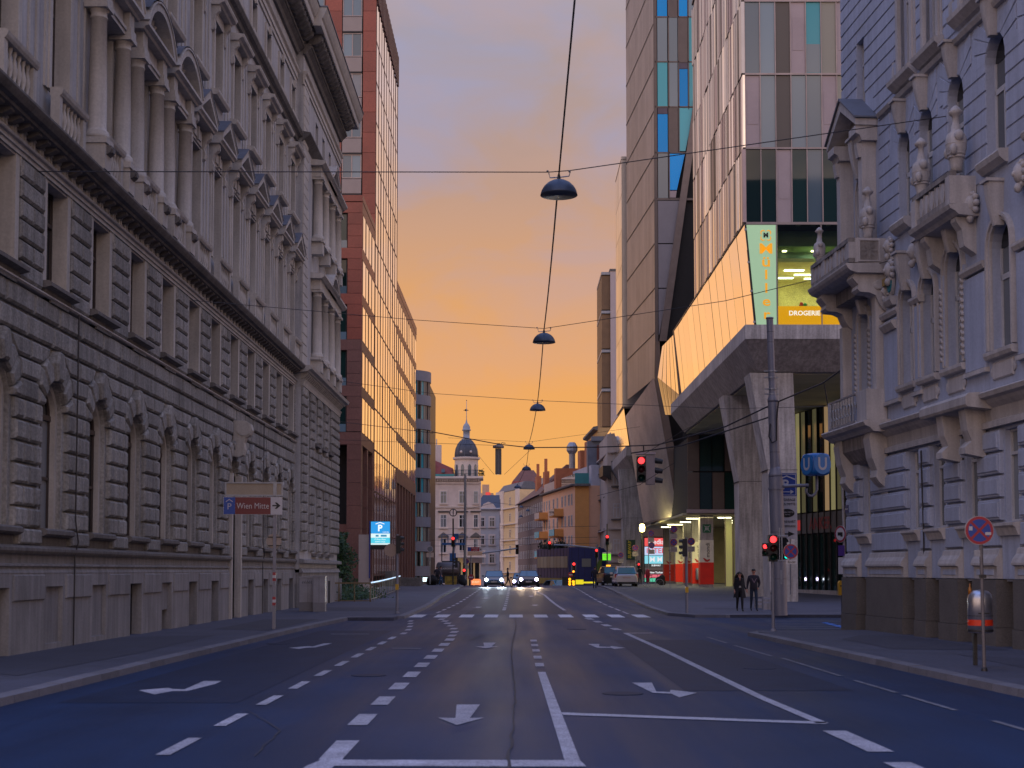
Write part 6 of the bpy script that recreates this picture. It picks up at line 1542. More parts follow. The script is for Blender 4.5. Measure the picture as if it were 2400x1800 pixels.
# ---- brown terrace with red roof
A = at_y(290, 1214)[:2]; B = at_y(246, 1273)[:2]
bt, L = house('brown_terrace', 'long dark brown apartment house with small pale windows and red tiled roof', A, B, 15.2, mat('brown_render', (.17, .125, .12), .85, var=.08), 9)
nw = 14
for k in range(nw):
    x = L * (k + .5) / nw
    for z in (1.4, 4.1, 6.8, 9.5, 12.3): win_rect(bt, x, z, 1.1, 1.5, -.03, WFm, GL, fw=.12)
MB().loft([(-.5, -.6, 15.1), (L + .5, -.6, 15.1), (L + .5, 9, 15.1), (-.5, 9, 15.1)], [(-.5, 4, 18.2), (L + .5, 4, 20.2), (L + .5, 5, 20.2), (-.5, 5, 18.2)]).build('roof', mat('roof_brown', (.11, .045, .04), .7), bt)
pot = mat('terracotta', (.42, .14, .06), .8)
for x in (L * .60, L * .88): MB().box(x, x + 3.0, .6, 1.4, 15.4, 19.2).box(x + 1.2, x + 1.7, .7, 1.2, 19.2, 21.5).build('chimney', pot, bt)
gw_ = thing('gabled_house', 'house with two-slope red tiled roof and bare light side wall above the brown house', 'building', (at_y(320, 1192)[0], 320, 0), -.1)
MB().box(0, 8.5, 0, 8, 0, 19.0).build('wall', cream_w, gw_)
MB().loft([(-.4, -.4, 19.0), (7.6, -.4, 19.0), (7.6, 8, 19), (-.4, 8, 19)], [(.8, .8, 22.0), (7.2, .8, 22), (7.2, 6, 22), (.8, 6, 22)]).build('roof', roof_red, gw_)
MB().loft([(.8, .8, 22.0), (7.2, .8, 22), (7.2, 6, 22), (.8, 6, 22)], [(2.6, 3, 24.6), (5.4, 3, 24.6), (5.4, 4, 24.6), (2.6, 4, 24.6)]).build('upper_roof', mat('roof_brown2', (.15, .065, .05), .7), gw_)
MB().add([(.9, -1.5, 14), (8.5, -3.5, 14), (8.5, -3.5, 22.5), (7.6, -3.3, 22.4)], [(0, 1, 2, 3)]).build('bare_side_wall', mat('bare_wall', (.34, .30, .28), .9), gw_)
# ---- orange apartment block
A = at_y(212, 1272)[:2]; B = at_y(186, 1348)[:2]; Cc = at_y(186, 1381)[:2]
orr = mat('orange_render', (.72, .42, .27), .85, var=.05); orb = mat('orange_bright', (.74, .34, .10), .85, var=.05)
ob, L = house('orange_apartments', 'salmon and orange apartment block with stacked balconies and roof terraces', A, B, 13.0, orr, 6)
kk = hypot(Cc[0] - B[0], Cc[1] - B[1])
rzl = -ob.rotation_euler.z
MB().box(0, kk, 0, 8, -1, 13.0).build('side_wall', orb, ob, loc=(L, 0, 0), rz=rzl)
for x in (1.6, 3.9, 6.2, 9.8, 13.0, 16.8, 19.2, 22.0, 24.0):
    for z in (2.3, 5.0, 7.7, 10.5):
        if x < L - 1: win_rect(ob, x, z, .9, 1.5, -.03, WFm, [M['glass_curtain'], M['blind'], M['glass_dark']], fw=.1)
for x in (.5, 13.5):
    for z in (3.6, 6.4, 9.2):
        b_ = MB().box(0, 4.2, -1.3, 0, 0, .15).box(0, 4.2, -1.3, -1.22, 0, 1.1).box(4.1, 4.2, -1.3, 0, 0, 1.1).box(0, .1, -1.3, 0, 0, 1.1).build('balcony', orb, ob, loc=(x, 0, z))
        MB().box(0, 4.2, -1.33, -1.30, .2, 1.1).build('balcony_glass', M['glass_teal'] if z < 9 else M['glass_coated'], b_)
MB().px([(0, 0), (-.5, .1), (-.5, .3), (0, .3)], -.3, L + .3).build('eaves', M['stone_dark'], ob, loc=(0, 0, 12.9))
MB().box(0, kk + .2, -.5, 0, 12.9, 13.2).build('eaves', M['stone_dark'], ob, loc=(L, 0, 0), rz=rzl)
MB().box(0, 11, .2, .3, 13.2, 14.6).box(13.5, L - .5, .2, .3, 13.2, 14.6).build('terrace_screen', M['glass_coated'], ob)
MB().box(0, kk, .1, .2, 13.2, 14.6).build('terrace_screen', cop, ob, loc=(L, 0, 0), rz=rzl)
MB().box(0, L, 2.2, 6, 13.0, 15.7).build('penthouse', mat('pent', (.40, .40, .46), .8), ob)
MB().box(11.4, 12.8, -.2, 6, 13.0, 16.2).box(15, 17, 2.5, 4, 15.7, 18.4).box(20, 23.5, 2.5, 4, 15.7, 19.2).build('chimney', pot, ob)
MB().tube([(8, 3, 15.7), (8, 3, 19.0)], .45, 10).lathe([(.45, 0), (.8, .5), (.8, 1.1), (.5, 1.6), (.4, 1.7)], 10, (8, 3, 18.6)).build('flue', M['galv'], ob)
MB().box(1.0, 5.0, .4, 6, 13, 19.0).box(1.5, 4.0, 0, 2, 19, 19.6).build('stair_head', mat('pent2', (.13, .14, .17), .7), ob, loc=(L - 1.5, 1, 0), rz=rzl)
MB().box(2.6, 5.2, .3, 6, 16, 18.4).build('brick_stack', mat('brick_far', (.18, .06, .04), .8), ob, loc=(L - 1.5, .6, 0), rz=rzl)
# ---- low dark blue shop pavilion
A = at_y(186, 1258)[:2]; B = at_y(174, 1333)[:2]; Cc = at_y(172, 1400)[:2]
nav = mat('navy', (.03, .035, .14), .6, rnd=.1)
lp_, L = house('blue_pavilion', 'low dark blue tiled shop pavilion with a strip of pale windows at the crossing', A, B, 4.6, nav, 5)
kk = hypot(Cc[0] - B[0], Cc[1] - B[1]); rzl = -lp_.rotation_euler.z
pw_ = MB().box(0, kk, 0, 5, -2, 4.7).build('side_wall', nav, lp_, loc=(L, 0, 0), rz=rzl)
for k in range(5): inst('pvj', 'tile_joint', lambda: MB().box(-.015, .015, -.015, 0, 0, 4.6), M['black'], pw_, (kk * (k + .5) / 5, 0, 0))
MB().box(.3, .9, -.05, 0, 1.6, 2.8).build('poster', M['sign_grey'], pw_); MB().box(1.6, 2.7, -.05, 0, 2.3, 3.3).build('window', M['blind'], pw_)
for k in range(9):
    inst('lpw', 'shop_window', lambda: MB().box(0, L / 9 - .12 * L / 9, -.06, 0, 2.2, 3.6), M['blind'], lp_, (L * .03 + k * L / 9 * .95, 0, 0))
for k in range(10): inst('lpj', 'tile_joint', lambda: MB().box(-.02, .02, -.03, 0, 0, 4.6), M['black'], lp_, (L * (k + .5) / 10, 0, 0))
MB().box(.2, L - .2, -.1, 0, .2, .9).build('yellow_plinth', lit('yellow_light', (.85, .75, .02), 1.0) if False else mat('dim_yellow', (.25, .2, .03), .6), lp_)  # plain yellow band, it does not glow
gl_ = MB(); rr = random.Random(9)
for k in range(420):
    xx = rr.uniform(.2, L * .75); c = Vector((xx, .6 + rr.uniform(-.5, .5), 4.7 + abs(rr.gauss(0, .3)) * (1 + .8 * sin(xx * 1.7))))
    gl_.quad(*[tuple(c + Vector((rr.uniform(-.25, .25), rr.uniform(-.2, .2), rr.uniform(-.25, .25)))) for _ in range(4)])
tag(gl_.build('roof_planting', mat('leaf_far2', (.02, .03, .012), .7), lp_), kind='stuff')
# ---- ochre and beige houses on the right
A = at_y(206, 1377)[:2]; B = at_y(190, 1402)[:2]
oc, L = house('ochre_house', 'tall ochre house with cornices, left of the beige corner house', A, B, 21.0, mat('ochre_render', (.52, .33, .14), .85, var=.08), 8)
wgrid(oc, [L * .25, L * .55, L * .85], [3.4, 7.2, 11, 14.8, 18], .95, 1.9, WFm, GL)
for z in (5.8, 16.9, 20.6): MB().px([(0, 0), (-.6, .2), (-.6, .5), (0, .6)], -.2, L + .2).build('cornice', M['stone_dark'], oc, loc=(0, 0, z))
A = at_y(190, 1402)[:2]; B = at_y(172, 1432)[:2]; Cc = at_y(171, 1500)[:2]
bg_m = mat('beige_render', (.44, .37, .33), .85, var=.08)
be, L = house('beige_corner_house', 'beige corner house with tall white-framed windows behind the far concrete pillar', A, B, 18.6, bg_m, 8)
kk = hypot(Cc[0] - B[0], Cc[1] - B[1]); rzl = -be.rotation_euler.z
MB().box(-.4, kk, 0, 8, -1, 18.4).build('side_wall', bg_m, be, loc=(L, 0, 0), rz=rzl)
wgrid(be, [L * .2, L * .65], [3.4, 7.2, 11.2, 14.6], 1.0, 2.0, WFm, GL, sill=M['stone_dark'])
sd_ = bpy.data.objects.new('side_windows', None)
for xx in (.75, 3.0):
    for z in (3.9, 8.2, 12.2, 15.2):
        px_, py_ = L + cos(rzl) * xx + sin(rzl) * .0, sin(rzl) * xx
        w_ = win_rect(be, px_ - sin(rzl) * -.0, z, .85, 1.75, py_ - .04, WFm, [M['glass_grey'], M['glass_dark']], fw=.1)
        w_.rotation_euler = (0, 0, rzl); MB().box(-.7, .7, -.3, 0, z - .25, z - .12).build('window_sill', M['stone_dark'], be, loc=(px_, py_, 0), rz=rzl)
for z in (2.7, 6.7, 16.0):
    MB().px([(0, 0), (-.35, .1), (-.35, .25), (0, .3)], -.2, L + .2).build('cornice', bg_m, be, loc=(0, 0, z))
    MB().px([(0, 0), (-.35, .1), (-.35, .25), (0, .3)], 0, kk).build('cornice', bg_m, be, loc=(L, 0, z), rz=rzl)
MB().box(L * .75, L + .6, -1.0, 0, 13.4, 14.5).px([(0, 12.8), (-1.0, 13.3), (-1.0, 13.4), (0, 13.4)], L * .75, L + .6).build('balcony', M['dark_metal'], be)
# ---- tall white block with brown balconies
wt = thing('white_tower_block', 'tall white apartment block with brown slatted balconies on its left side', 'building', (at_y(205, 1433)[0], 205, 0))
wall_w = mat('white_render', (.44, .37, .36), .8, var=.04); slat = mat('brown_slats', (.17, .10, .05), .6, rnd=.1)
MB().box(0, 6, 0, 12, 10, 45.4).build('wall', wall_w, wt)
for k in range(12): MB().box(.9, 2.2, -.04, 0, 12 + 2.8 * k, 12.08 + 2.8 * k).build('joint', bg_m, wt)
for k in range(7):
    z = 40.8 - 5.7 * k
    for j in range(5): MB().box(-1.25, -.02, .4 + 2.4 * j, 2.7 + 2.4 * j, z - 1.0, z + 4.0).build('balcony_screen', slat, wt)
    MB().box(-1.3, 0, .2, 12, z + 4.1, z + 4.5).build('balcony_slab', M['galv'], wt)
MB().box(-.1, 6, -.1, 12, 45.4, 45.7).build('roof_edge', M['stone_dark'], wt)
# ================================================================== street furniture
ST, GV, DM, BK, WR, WH = M['steel'], M['galv'], M['dark_metal'], M['black'], M['wire'], M['white_frame']
def gz(x, y): # height of what one stands on
    if x < f1(y) and y < 52.6 or (y > 54.4 and x < f2(y)): return ground(y) + .12
    if y > 58.7 and x > f4(y): return (.43 if y > 124 else ground(y)) + .12
    if y < 41 and x > f3(y): return .12
    return ground(y)
# ---- hanging street lamps
def make_lamp():
    t = thing('street_lamp', 'x', 'street lamp')
    R = .46
    MB().lathe([(R, 0), (R * .985, .03), (R * .93, .12), (R * .80, .22), (R * .60, .31), (R * .35, .37), (.08, .395), (.06, .40)], 28).build('lamp_shade', M['lamp_blue'], t, smooth=True)
    MB().lathe([(R * .97, .004), (R * .6, .07), (.01, .09)], 24).build('lamp_bowl', mat('lamp_under', (.05, .05, .06), .3), t, smooth=True)
    MB().tube([(0, 0, .39), (0, 0, .52)], .05, 8, .03).build('lamp_neck', DM, t)
    MB().tube([(0, 0, .45), (.25, 0, .48), (.28, 0, .60)], .016, 6).tube([(0, 0, .45), (-.22, 0, .44), (-.25, 0, .56)], .016, 6).build('bracket', GV, t)
    for s in (-1, 1): MB().ball((s * .27 - .01, 0, .60), .03, 6).build('insulator', M['lead'], t, smooth=True)
    return t
lamp0 = make_lamp(); lamps = []
LP = [(1310, 458, 34.5, 'largest and nearest of the dome lamps hanging over the street'), (1275, 803, 56.6, 'second dome lamp hanging from the wires, below the largest one'), (1260, 962, 81, 'third dome lamp down the row over the street'),
      (1240, 1053, 111, 'fourth dome lamp in the row, right of the narrow hanging box'), (1234, 1102, 136, 'fifth dome lamp in the row, just above the tiled roofs'), (1213, 1144, 176, 'sixth dome lamp, in front of the brown tiled roof')]
tiny = [(1222, 1190, 250), (1237, 1198, 250), (1221, 1212, 262), (1333, 1242, 240), (1281, 1160, 240)]
for i, (px, py, Y, lab) in enumerate(LP + [(*q, 'tiny distant dome lamp ' + w) for q, w in zip(tiny, ('hanging before the left end of the brown terrace, topmost there', 'hanging right beside the topmost one before the brown terrace', 'lowest before the left end of the brown terrace', 'hanging in front of the orange apartment house', 'hanging at the eaves of the brown terrace'))]):
    o = lamp0 if i == 0 else copy_tree(lamp0)
    o.location = at_y(Y, px, py); o['label'] = lab; o['group'] = 'dome lamps hanging over the street'; lamps.append(o)
    if i > 5: o.scale = (.9, .9, .9)
def wire(pts, r, lab, sag=0.0, name='overhead_wire', grp='overhead wires', seg=8, m=None):
    P = []
    for a, b in zip(pts, pts[1:]):
        a, b = Vector(a), Vector(b)
        for i in range(seg): 
            t = i / seg; p = a.lerp(b, t); p.z -= sag * 4 * t * (1 - t); P.append(p)
    P.append(Vector(pts[-1]))
    o = MB().tube(P, r, 6, caps=False).build(name, m or WR, None)
    return tag(o, lab, 'overhead wire', grp)
def on_x(X, px, py):
    d = ray(px, py); t = X / d[0]; return (X, d[1] * t, EYE + d[2] * t)
L_ = [Vector(o.location) + Vector((0, 0, .52)) for o in lamps]
wire([on_x(1.12, 1347, -60), on_x(1.1, 1347, 0)[:3], L_[0]], .020, 'thick twisted cable running down the middle of the street into the nearest dome lamp', 0, seg=6)
wire([L_[0], L_[1]], .022, 'lengthwise cable between the nearest and the second dome lamp', .25)
wire([L_[1], L_[2], L_[3]], .022, 'lengthwise cable from the second to the fourth dome lamp', .25)
wire([L_[3], L_[4], L_[5]], .022, 'lengthwise cable beyond the fourth dome lamp', .2)
wire([on_x(-10.3, 85, 402), L_[0] + Vector((-.26, 0, .06)), L_[0] + Vector((.27, 0, .10)), at_y(35.5, 2290, 262), at_y(34.5, 2400, 250)], .012, 'thin span wire across the street holding the nearest dome lamp', .0)
wire([on_x(-10.3, 452, 704), at_y(60, 975, 750), L_[1] + Vector((0, 0, .05)), at_y(50, 1700, 705), at_y(36, 2262, 568), at_y(33.5, 2372, 539)], .012, 'thin span wire across the street holding the second dome lamp')
wire([at_y(80, 700, 880), at_y(85, 1012, 922), L_[2] + Vector((0, 0, .05)), at_y(76, 1700, 958), at_y(60, 1960, 952)], .014, 'dark span wire across the street holding the third dome lamp')
wire([at_y(82, 1012, 1012), at_y(80, 1168, 1041), at_y(76, 1240, 1049), at_y(70, 1400, 1048), at_y(64, 1540, 1043), at_y(58, 1700, 1000), at_y(55.4, 1822, 942), at_y(50, 1928, 898), at_y(47, 1978, 862)], .030, 'heavy black feeder cable from the tall grey mast across the street')
wire([at_y(64, 1480, 1062), at_y(60, 1600, 1044), at_y(57, 1740, 998), at_y(55.3, 1808, 976)], .030, 'second heavy cable with clips below the feeder cable, left of the mast')
wire([at_y(90, 770, 985), at_y(82, 1015, 1015)], .018, 'wire from the red tower towards the dome turret')
wire([at_y(88, 774, 1030), at_y(80, 1080, 1041), at_y(78, 1165, 1044)], .012, 'lower wire from the red tower to the narrow hanging box')
wire([at_y(120, 1050, 934 + 92), at_y(115, 1240, 1036), at_y(110, 1500, 1000)], .012, 'thin wire crossing in front of the lantern of the dome')
wire([at_y(110, 1120, 1066), at_y(110, 1158, 1112)], .012, 'short slack wire running down to the foot of the hanging box from the left')
wire([at_y(110, 1182, 1112), at_y(111, 1244, 1054)], .012, 'short slack wire rising from the hanging box to the fourth lamp')
wire([at_y(140, 1090, 1195), at_y(140, 1160, 1178), at_y(140, 1260, 1190)], .018, 'wire between the far grey pole and the brown terrace')
for py, lab in ((1236, 'upper of the faint wires in front of the brown terrace'), (1262, 'middle one of the faint wires in front of the brown terrace'), (1276, 'lowest of the faint wires in front of the brown terrace')):
    wire([at_y(150, 1010, py + 4), at_y(150, 1260, py), at_y(150, 1400, py - 3)], .018, lab)
wire([at_y(64, 1510, 1064), at_y(58, 1600, 1010), at_y(56, 1640, 990)], .012, 'thin stay wire above the hanging red traffic light')
wire([at_y(66, 1400, 1162), at_y(66, 1500, 1136), at_y(64, 1580, 1085)], .012, 'thin stay wire below the hanging red traffic light')
wire([at_y(47.5, 1932, 900), at_y(47.5, 1966, 1100), at_y(47, 1974, 1128)], .022, 'slack black cable hanging down beside the ornate house corner')
# narrow hanging box
hb = thing('hanging_box', 'narrow grey double-sided box hanging upright from the wires in front of the sunset', 'hanging light', at_y(78, 1168, 1112))
MB().box(-.17, .17, -.12, .12, 0, 1.42).build('box_body', mat('box_grey', (.12, .11, .10), .5), hb)
MB().box(-.03, .03, -.13, .13, .02, 1.40).build('centre_strip', mat('box_strip', (.17, .155, .14), .5), hb)
MB().lathe([(.30, 1.46), (.31, 1.50), (.30, 1.58), (.22, 1.62)], 16).build('cap', mat('box_cap', (.2, .17, .15), .5), hb)
MB().box(-.1, .1, -.04, .04, 1.60, 1.72).tube([(.08, 0, 1.62), (.2, 0, 1.75), (.4, 0, 1.72)], .02, 5).build('clamp', DM, hb)
# ---- traffic lights
def head(parent, x, y, z, lit_i, s=1.0, n=3, rz=0, r=.10, lens=None, name='signal_head'):
    h = .30 * s * n if n == 3 else .30 * s * n
    hd = MB().box(-.15 * s, .15 * s, -.02, .20 * s, -h / 2, h / 2).build(name, BK, parent, loc=(x, y, z), rz=rz)
    for i in range(n):
        zz = h / 2 - .15 * s - .30 * s * i
        on = (i == lit_i)
        m_ = (lens or M['red_lens']) if on else (M['dark_green_lens'] if i == n - 1 else M['dark_red_lens'])
        MB().lathe([(.001, -.03 * s), (r * s * .7, -.02 * s), (r * s, 0), (r * s, .01)], 16).xf(Matrix.Rotation(pi / 2, 4, 'X') @ Matrix.Diagonal((1, 1, 1, 1))).build('lens', m_, hd, smooth=True, loc=(0, -.03, zz))
        v = MB(); q = [(r * 1.15 * s * cos(a), r * 1.15 * s * sin(a)) for a in [pi * (-.12 + 1.24 * k / 10) for k in range(11)]]
        for a, b in zip(q, q[1:]): v.loft([(a[0], -.02, a[1]), (b[0], -.02, b[1]), (b[0] * 1.06, -.02, b[1] * 1.06), (a[0] * 1.06, -.02, a[1] * 1.06)], [(a[0], -.20 * s, a[1] * .9), (b[0], -.20 * s, b[1] * .9), (b[0] * 1.06, -.20 * s, b[1] * .95), (a[0] * 1.06, -.20 * s, a[1] * .95)])
        v.build('visor', BK, hd, loc=(0, 0, zz))
    return hd
tl = thing('traffic_light', 'large hanging traffic light showing red over the right lanes, with a side head', 'traffic light', at_y(66, 1504, 1100))
hd = head(tl, -.02, 0, .0, 0, 1.35, r=.115); 
MB().box(.20, .62, .0, .36, -.70, .66).build('signal_cabinet', mat('signal_grey', (.20, .16, .16), .5), tl)
MB().box(-.25, .66, -.03, .4, .70, .80).build('cover_plate', mat('signal_cover', (.30, .24, .24), .5), tl)
for k in range(3): MB().tube([(.62, .1, .42 - .45 * k), (.98, .1, .36 - .45 * k)], .14, 10, .11).build('side_visor', BK, tl)
MB().tube([(.1, .1, .8), (.1, .1, 1.15)], .025, 6).build('hanger', DM, tl)
# near right: twin red signal with no-stopping sign
def round_sign(parent, x, y, z, r, th=.02, nm='no_stopping_sign', rz=0):
    rd, bl = M['sign_red'], M['sign_blue']
    s = MB().disc((0, 0, 0), r, None, 28, th).build(nm, M['sign_edge'], parent, loc=(x, y, z), rz=rz)
    m = MB()
    for k in range(28):
        a, b = 2 * pi * k / 28, 2 * pi * (k + 1) / 28
        m.add([(r * .96 * cos(a), -.003, r * .96 * sin(a)), (r * .96 * cos(b), -.003, r * .96 * sin(b)), (r * .78 * cos(b), -.003, r * .78 * sin(b)), (r * .78 * cos(a), -.003, r * .78 * sin(a))], [(0, 1, 2, 3)])
    m.build('red_ring', rd, s)
    MB().disc((0, -.002, 0), r * .785, None, 28, .002).build('blue_field', bl, s)
    for q in (pi / 4, -pi / 4):
        MB().add([(t * r * .78 * cos(q) - u * r * .085 * sin(q), -.004 - (.001 if q > 0 else 0), t * r * .78 * sin(q) + u * r * .085 * cos(q)) for t, u in ((-1, -1), (1, -1), (1, 1), (-1, 1))], [(0, 1, 2, 3)]).build('red_bar', rd, s)
    return s
M['sign_red'] = mat('sign_red_p', (.30, .014, .03), .45, var=.05, fine=.02); M['sign_blue'] = mat('sign_blue', (.012, .045, .26), .45, var=.05, fine=.02); M['sign_edge'] = mat('sign_edge', (.38, .32, .32), .5)
M['sign_white'] = mat('sign_white', (.48, .46, .48), .5, var=.04, fine=.02)
pt = at_y(40.6, 1811)
ts = thing('traffic_light', 'slim pole with two red signals and no-stopping sign on the right pavement tip', 'traffic light', (pt[0], 40.6, .12))
MB().tube([(0, 0, -.02), (0, 0, 2.78)], .045, 10).lathe([(.09, 0), (.07, .06), (.045, .08)], 10).build('pole', ST, ts)
head(ts, .0, -.09, 2.36, 0, .84, r=.115); head(ts, -.20, -.02, 2.32, 0, .62, n=2, rz=-.5, r=.10, lens=M['red_lens'])
for s_, z in ((.36, 2.36), ): head(ts, s_, .25, z, -1, .7, n=3, rz=pi * .75)
MB().lathe([(.001, 0), (.05, 0)], 10).xf(Matrix.Rotation(pi / 2, 4, 'X')).build('lens', lit('green_lens', (0, .6, .45), 3), ts, loc=(.40, .02, 2.12))
MB().tube([(0, 0, 2.72), (.42, 0, 2.72)], .018, 6).tube([(0, 0, 2.0), (.45, 0, 2.0)], .018, 6).tube([(.27, 0, 2.0), (.27, 0, 2.95)], .02, 6).tube([(.2, 0, 2.0), (.2, 0, 2.95)], .02, 6).build('bracket', GV, ts)
round_sign(ts, .51, -.05, 2.27, .215)
pl = MB().box(-.16, .16, 0, .015, -.06, .06).build('plate', M['sign_white'], ts, loc=(.53, -.05, 1.97))
text('·Ende·', pl, (0, -.003, 0), .10, BK)
# tall mast with arm, clamp rings
mx = at_y(55, 1828)[0]
ma = thing('grey_mast', 'tall grey steel mast in three tapering sections in front of the concrete pillars', 'mast', (mx, 55, .12), 0)
def leanx(z): return -.026 * z
MB().tube([(leanx(z), 0, z) for z in (0, 3, 5.35)], .275, 20, caps=False).build('lower_tube', ST, ma, smooth=True)
MB().lathe([(.275, 0), (.265, .12), (.20, .34), (.19, .4)], 20, (leanx(5.4), 0, 5.33)).build('collar', ST, ma, smooth=True)
MB().tube([(leanx(z), 0, z) for z in (5.6, 7, 8.3)], .195, 18, caps=False).lathe([(.195, 0), (.21, .1), (.14, .32), (.135, .36)], 18, (leanx(8.3), 0, 8.25)).build('middle_tube', ST, ma, smooth=True)
MB().tube([(leanx(z), 0, z) for z in (8.5, 10, 11.55)], .135, 16, caps=False).lathe([(.15, 0), (.15, .06)], 16, (leanx(11.55), 0, 11.52)).build('upper_tube', ST, ma, smooth=True)
for z, r in ((1.4, .279), (2.3, .279), (3.2, .279), (6.3, .2), (10.6, .14), (11.0, .14)): MB().lathe([(r, 0), (r, .012)], 20, (leanx(z), 0, z)).build('seam', DM, ma)
for z in (8.55, 8.75, 9.2, 9.45): MB().lathe([(.16, 0), (.16, .05)], 12, (leanx(z), 0, z)).box(leanx(z) - .3, leanx(z) - .12, -.03, .03, z, z + .05).box(leanx(z) + .12, leanx(z) + .22, -.03, .03, z, z + .05).build('clamp_ring', GV, ma)
MB().tube([(-.35, -.2, 7.4), (-.42, -.25, 6.9), (-.30, -.25, 6.65), (-.12, -.22, 6.75), (-.1, -.2, 7.6), (-.02, -.18, 8.3)], .03, 6).build('cable_loop', WR, ma)
MB().box(-.04, .04, -.285, -.27, 1.2, 1.75).build('inspection_door', GV, ma)
MB().tube([(.15, -.1, 4.98), (1.12, -.1, 5.02)], .065, 12).lathe([(.3, 0), (.3, .08)], 20, (leanx(5), 0, 4.85)).build('arm', ST, ma, smooth=False)
# underground cube sign
ub = mat('u_blue', (.008, .12, .38), .35, var=.04, fine=.01, emit=None)
uc = thing('underground_sign', 'rounded blue cube sign with a white U on each side, on a hooked steel tube', 'sign', at_y(55, 1912, 1089))
c_ = MB(); pts = []; nn = 24
a = .43
def sq(p, e=6.0):
    x, y, z = p; n_ = (abs(x) ** e + abs(y) ** e + abs(z) ** e) ** (1 / e); return (x / n_ * a, y / n_ * a, z / n_ * a)
for i in range(nn + 1):
    for j in range(nn * 2): 
        th, ph = pi * i / nn, pi * j / nn; c_.v.append(sq((sin(th) * cos(ph), sin(th) * sin(ph), cos(th))))
for i in range(nn):
    for j in range(nn * 2): c_.f.append((i * nn * 2 + j, i * nn * 2 + (j + 1) % (nn * 2), (i + 1) * nn * 2 + (j + 1) % (nn * 2), (i + 1) * nn * 2 + j))
cu = c_.build('cube_body', ub, uc, smooth=True, rz=radians(24))
for rz in (0, -pi / 2):
    g_ = bpy.data.objects.new('face', None)
    fc = MB().disc((0, 0, 0), .395, None, 28, .02).build('blue_disc', mat('u_blue_light', (.015, .17, .45), .35, var=.03, fine=.01), cu, rz=rz, loc=(0, -.432, 0) if rz == 0 else (-.432, 0, 0))
    u = MB(); w = .09
    R0, R1 = .11, .20
    u.py([(-R1, .25), (-R0, .25), (-R0, -.04), (-R1, -.04)], -.008, .004).py([(R0, .25), (R1, .25), (R1, -.04), (R0, -.04)], -.008, .004)
    for k in range(10):
        p, q = pi + pi * k / 10, pi + pi * (k + 1) / 10
        u.py([(R0 * cos(p), -.04 + R0 * sin(p)), (R1 * cos(p), -.04 + R1 * sin(p)), (R1 * cos(q), -.04 + R1 * sin(q)), (R0 * cos(q), -.04 + R0 * sin(q))], -.008, .004)
    u.build('letter_u', M['sign_white'], fc)
MB().tube([(.03, 0, -.40), (.03, 0, -.98), (-.02, 0, -1.12), (-.14, 0, -1.22), (-.28, 0, -1.20), (-.38, 0, -1.08), (-.38, 0, -.92)], .055, 12).build('hook_tube', ST, uc, smooth=True)
# parking garage sign
gs = thing('garage_sign', 'tall white and blue parking garage sign with an arrow behind the mast', 'sign', at_y(56.3, 1812, 1263))
MB().box(0, .96, 0, .06, 0, 2.62).build('white_board', M['sign_white'], gs)
MB().box(.0, .955, -.006, 0, 1.70, 2.60).build('blue_field', M['sign_blue'], gs)
MB().box(.03, .925, -.010, -.006, 1.73, 1.75).box(.03, .925, -.010, -.006, 2.55, 2.57).box(.905, .925, -.010, -.006, 1.75, 2.55).build('border', M['sign_white'], gs)
text('P', gs, (.50, -.012, 2.14), .52, M['sign_white'], off=.012)
MB().py([(.22, 2.38), (.56, 2.52), (.90, 2.38), (.88, 2.34), (.56, 2.47), (.24, 2.34)], -.012, -.008).py([(.35, 1.88), (.72, 1.88), (.72, 1.85), (.35, 1.85)], -.012, -.008).py([(.70, 1.95), (.84, 1.865), (.70, 1.78)], -.012, -.008).build('pictogram', M['sign_white'], gs)
for t_, z, s_ in (('GARAGE', 1.55, .15), ('WIEN MITTE', 1.37, .15), ('EINFAHRT', .68, .15), ('INVALIDENGASSE', .50, .12)): text(t_, gs, (.90, -.006, z), s_, BK, align='RIGHT', sx=.8)
MB().xf(Matrix()).disc((0, 0, 0), .17, None, 24, .006).xf(Matrix.Diagonal((1.75, 1, 1, 1))).build('black_oval', BK, gs, loc=(.56, -.007, 1.02))
text('WIEN MITTE', gs, (.58, -.012, 1.05), .085, M['sign_white']); text('THE MALL', gs, (.58, -.012, .96), .05, M['sign_white'])
MB().py([(.25, .22), (.62, .22), (.62, .17), (.25, .17)], -.006, 0).py([(.60, .30), (.86, .195), (.60, .09)], -.006, 0).build('arrow', BK, gs)
for x in (.25, .7): MB().tube([(x, .1, -2.2), (x, .1, 2.5)], .03, 6).build('post', GV, gs)
# near right no-stopping sign and litter bin
npx = at_y(24.6, 2303)[0]
ns = thing('no_stopping_sign_post', 'large round no-stopping sign with stickers on a slim pole beside the right kerb', 'road sign', (npx, 24.6, .12))
MB().tube([(.0, 0, -.02), (-.02, 0, 2.2)], .032, 10).build('pole', mat('dull_pole', (.13, .12, .13), .5, metal=.4), ns)
MB().lathe([(.06, 0), (.05, .05), (.03, .07)], 8).box(-.05, .05, -.045, .05, 1.60, 1.66).build('pole_foot', DM, ns)
sg = round_sign(ns, -.06, -.05, 2.42, .25)
MB().box(-.18, -.12, -.008, -.003, .0, .07).box(.10, .2, -.008, -.003, -.08, -.03).build('sticker', M['sign_white'], sg)
MB().box(-.14, -.02, -.02, .02, 1.97, 2.08).build('plate_bracket', mat('plate', (.30, .30, .33), .5), ns)
bn = thing('litter_bin', 'silver domed litter bin with an orange-red band fixed behind the no-stopping pole', 'litter bin', at_y(25.6, 2298, 1483))
MB().lathe([(.18, 0), (.215, .01), (.218, .60), (.20, .68), (.15, .74), (.08, .765), (.001, .77)], 24).build('bin_body', mat('bin_steel', (.42, .42, .46), .3, metal=.85, var=.2, scale=6), bn, smooth=True)
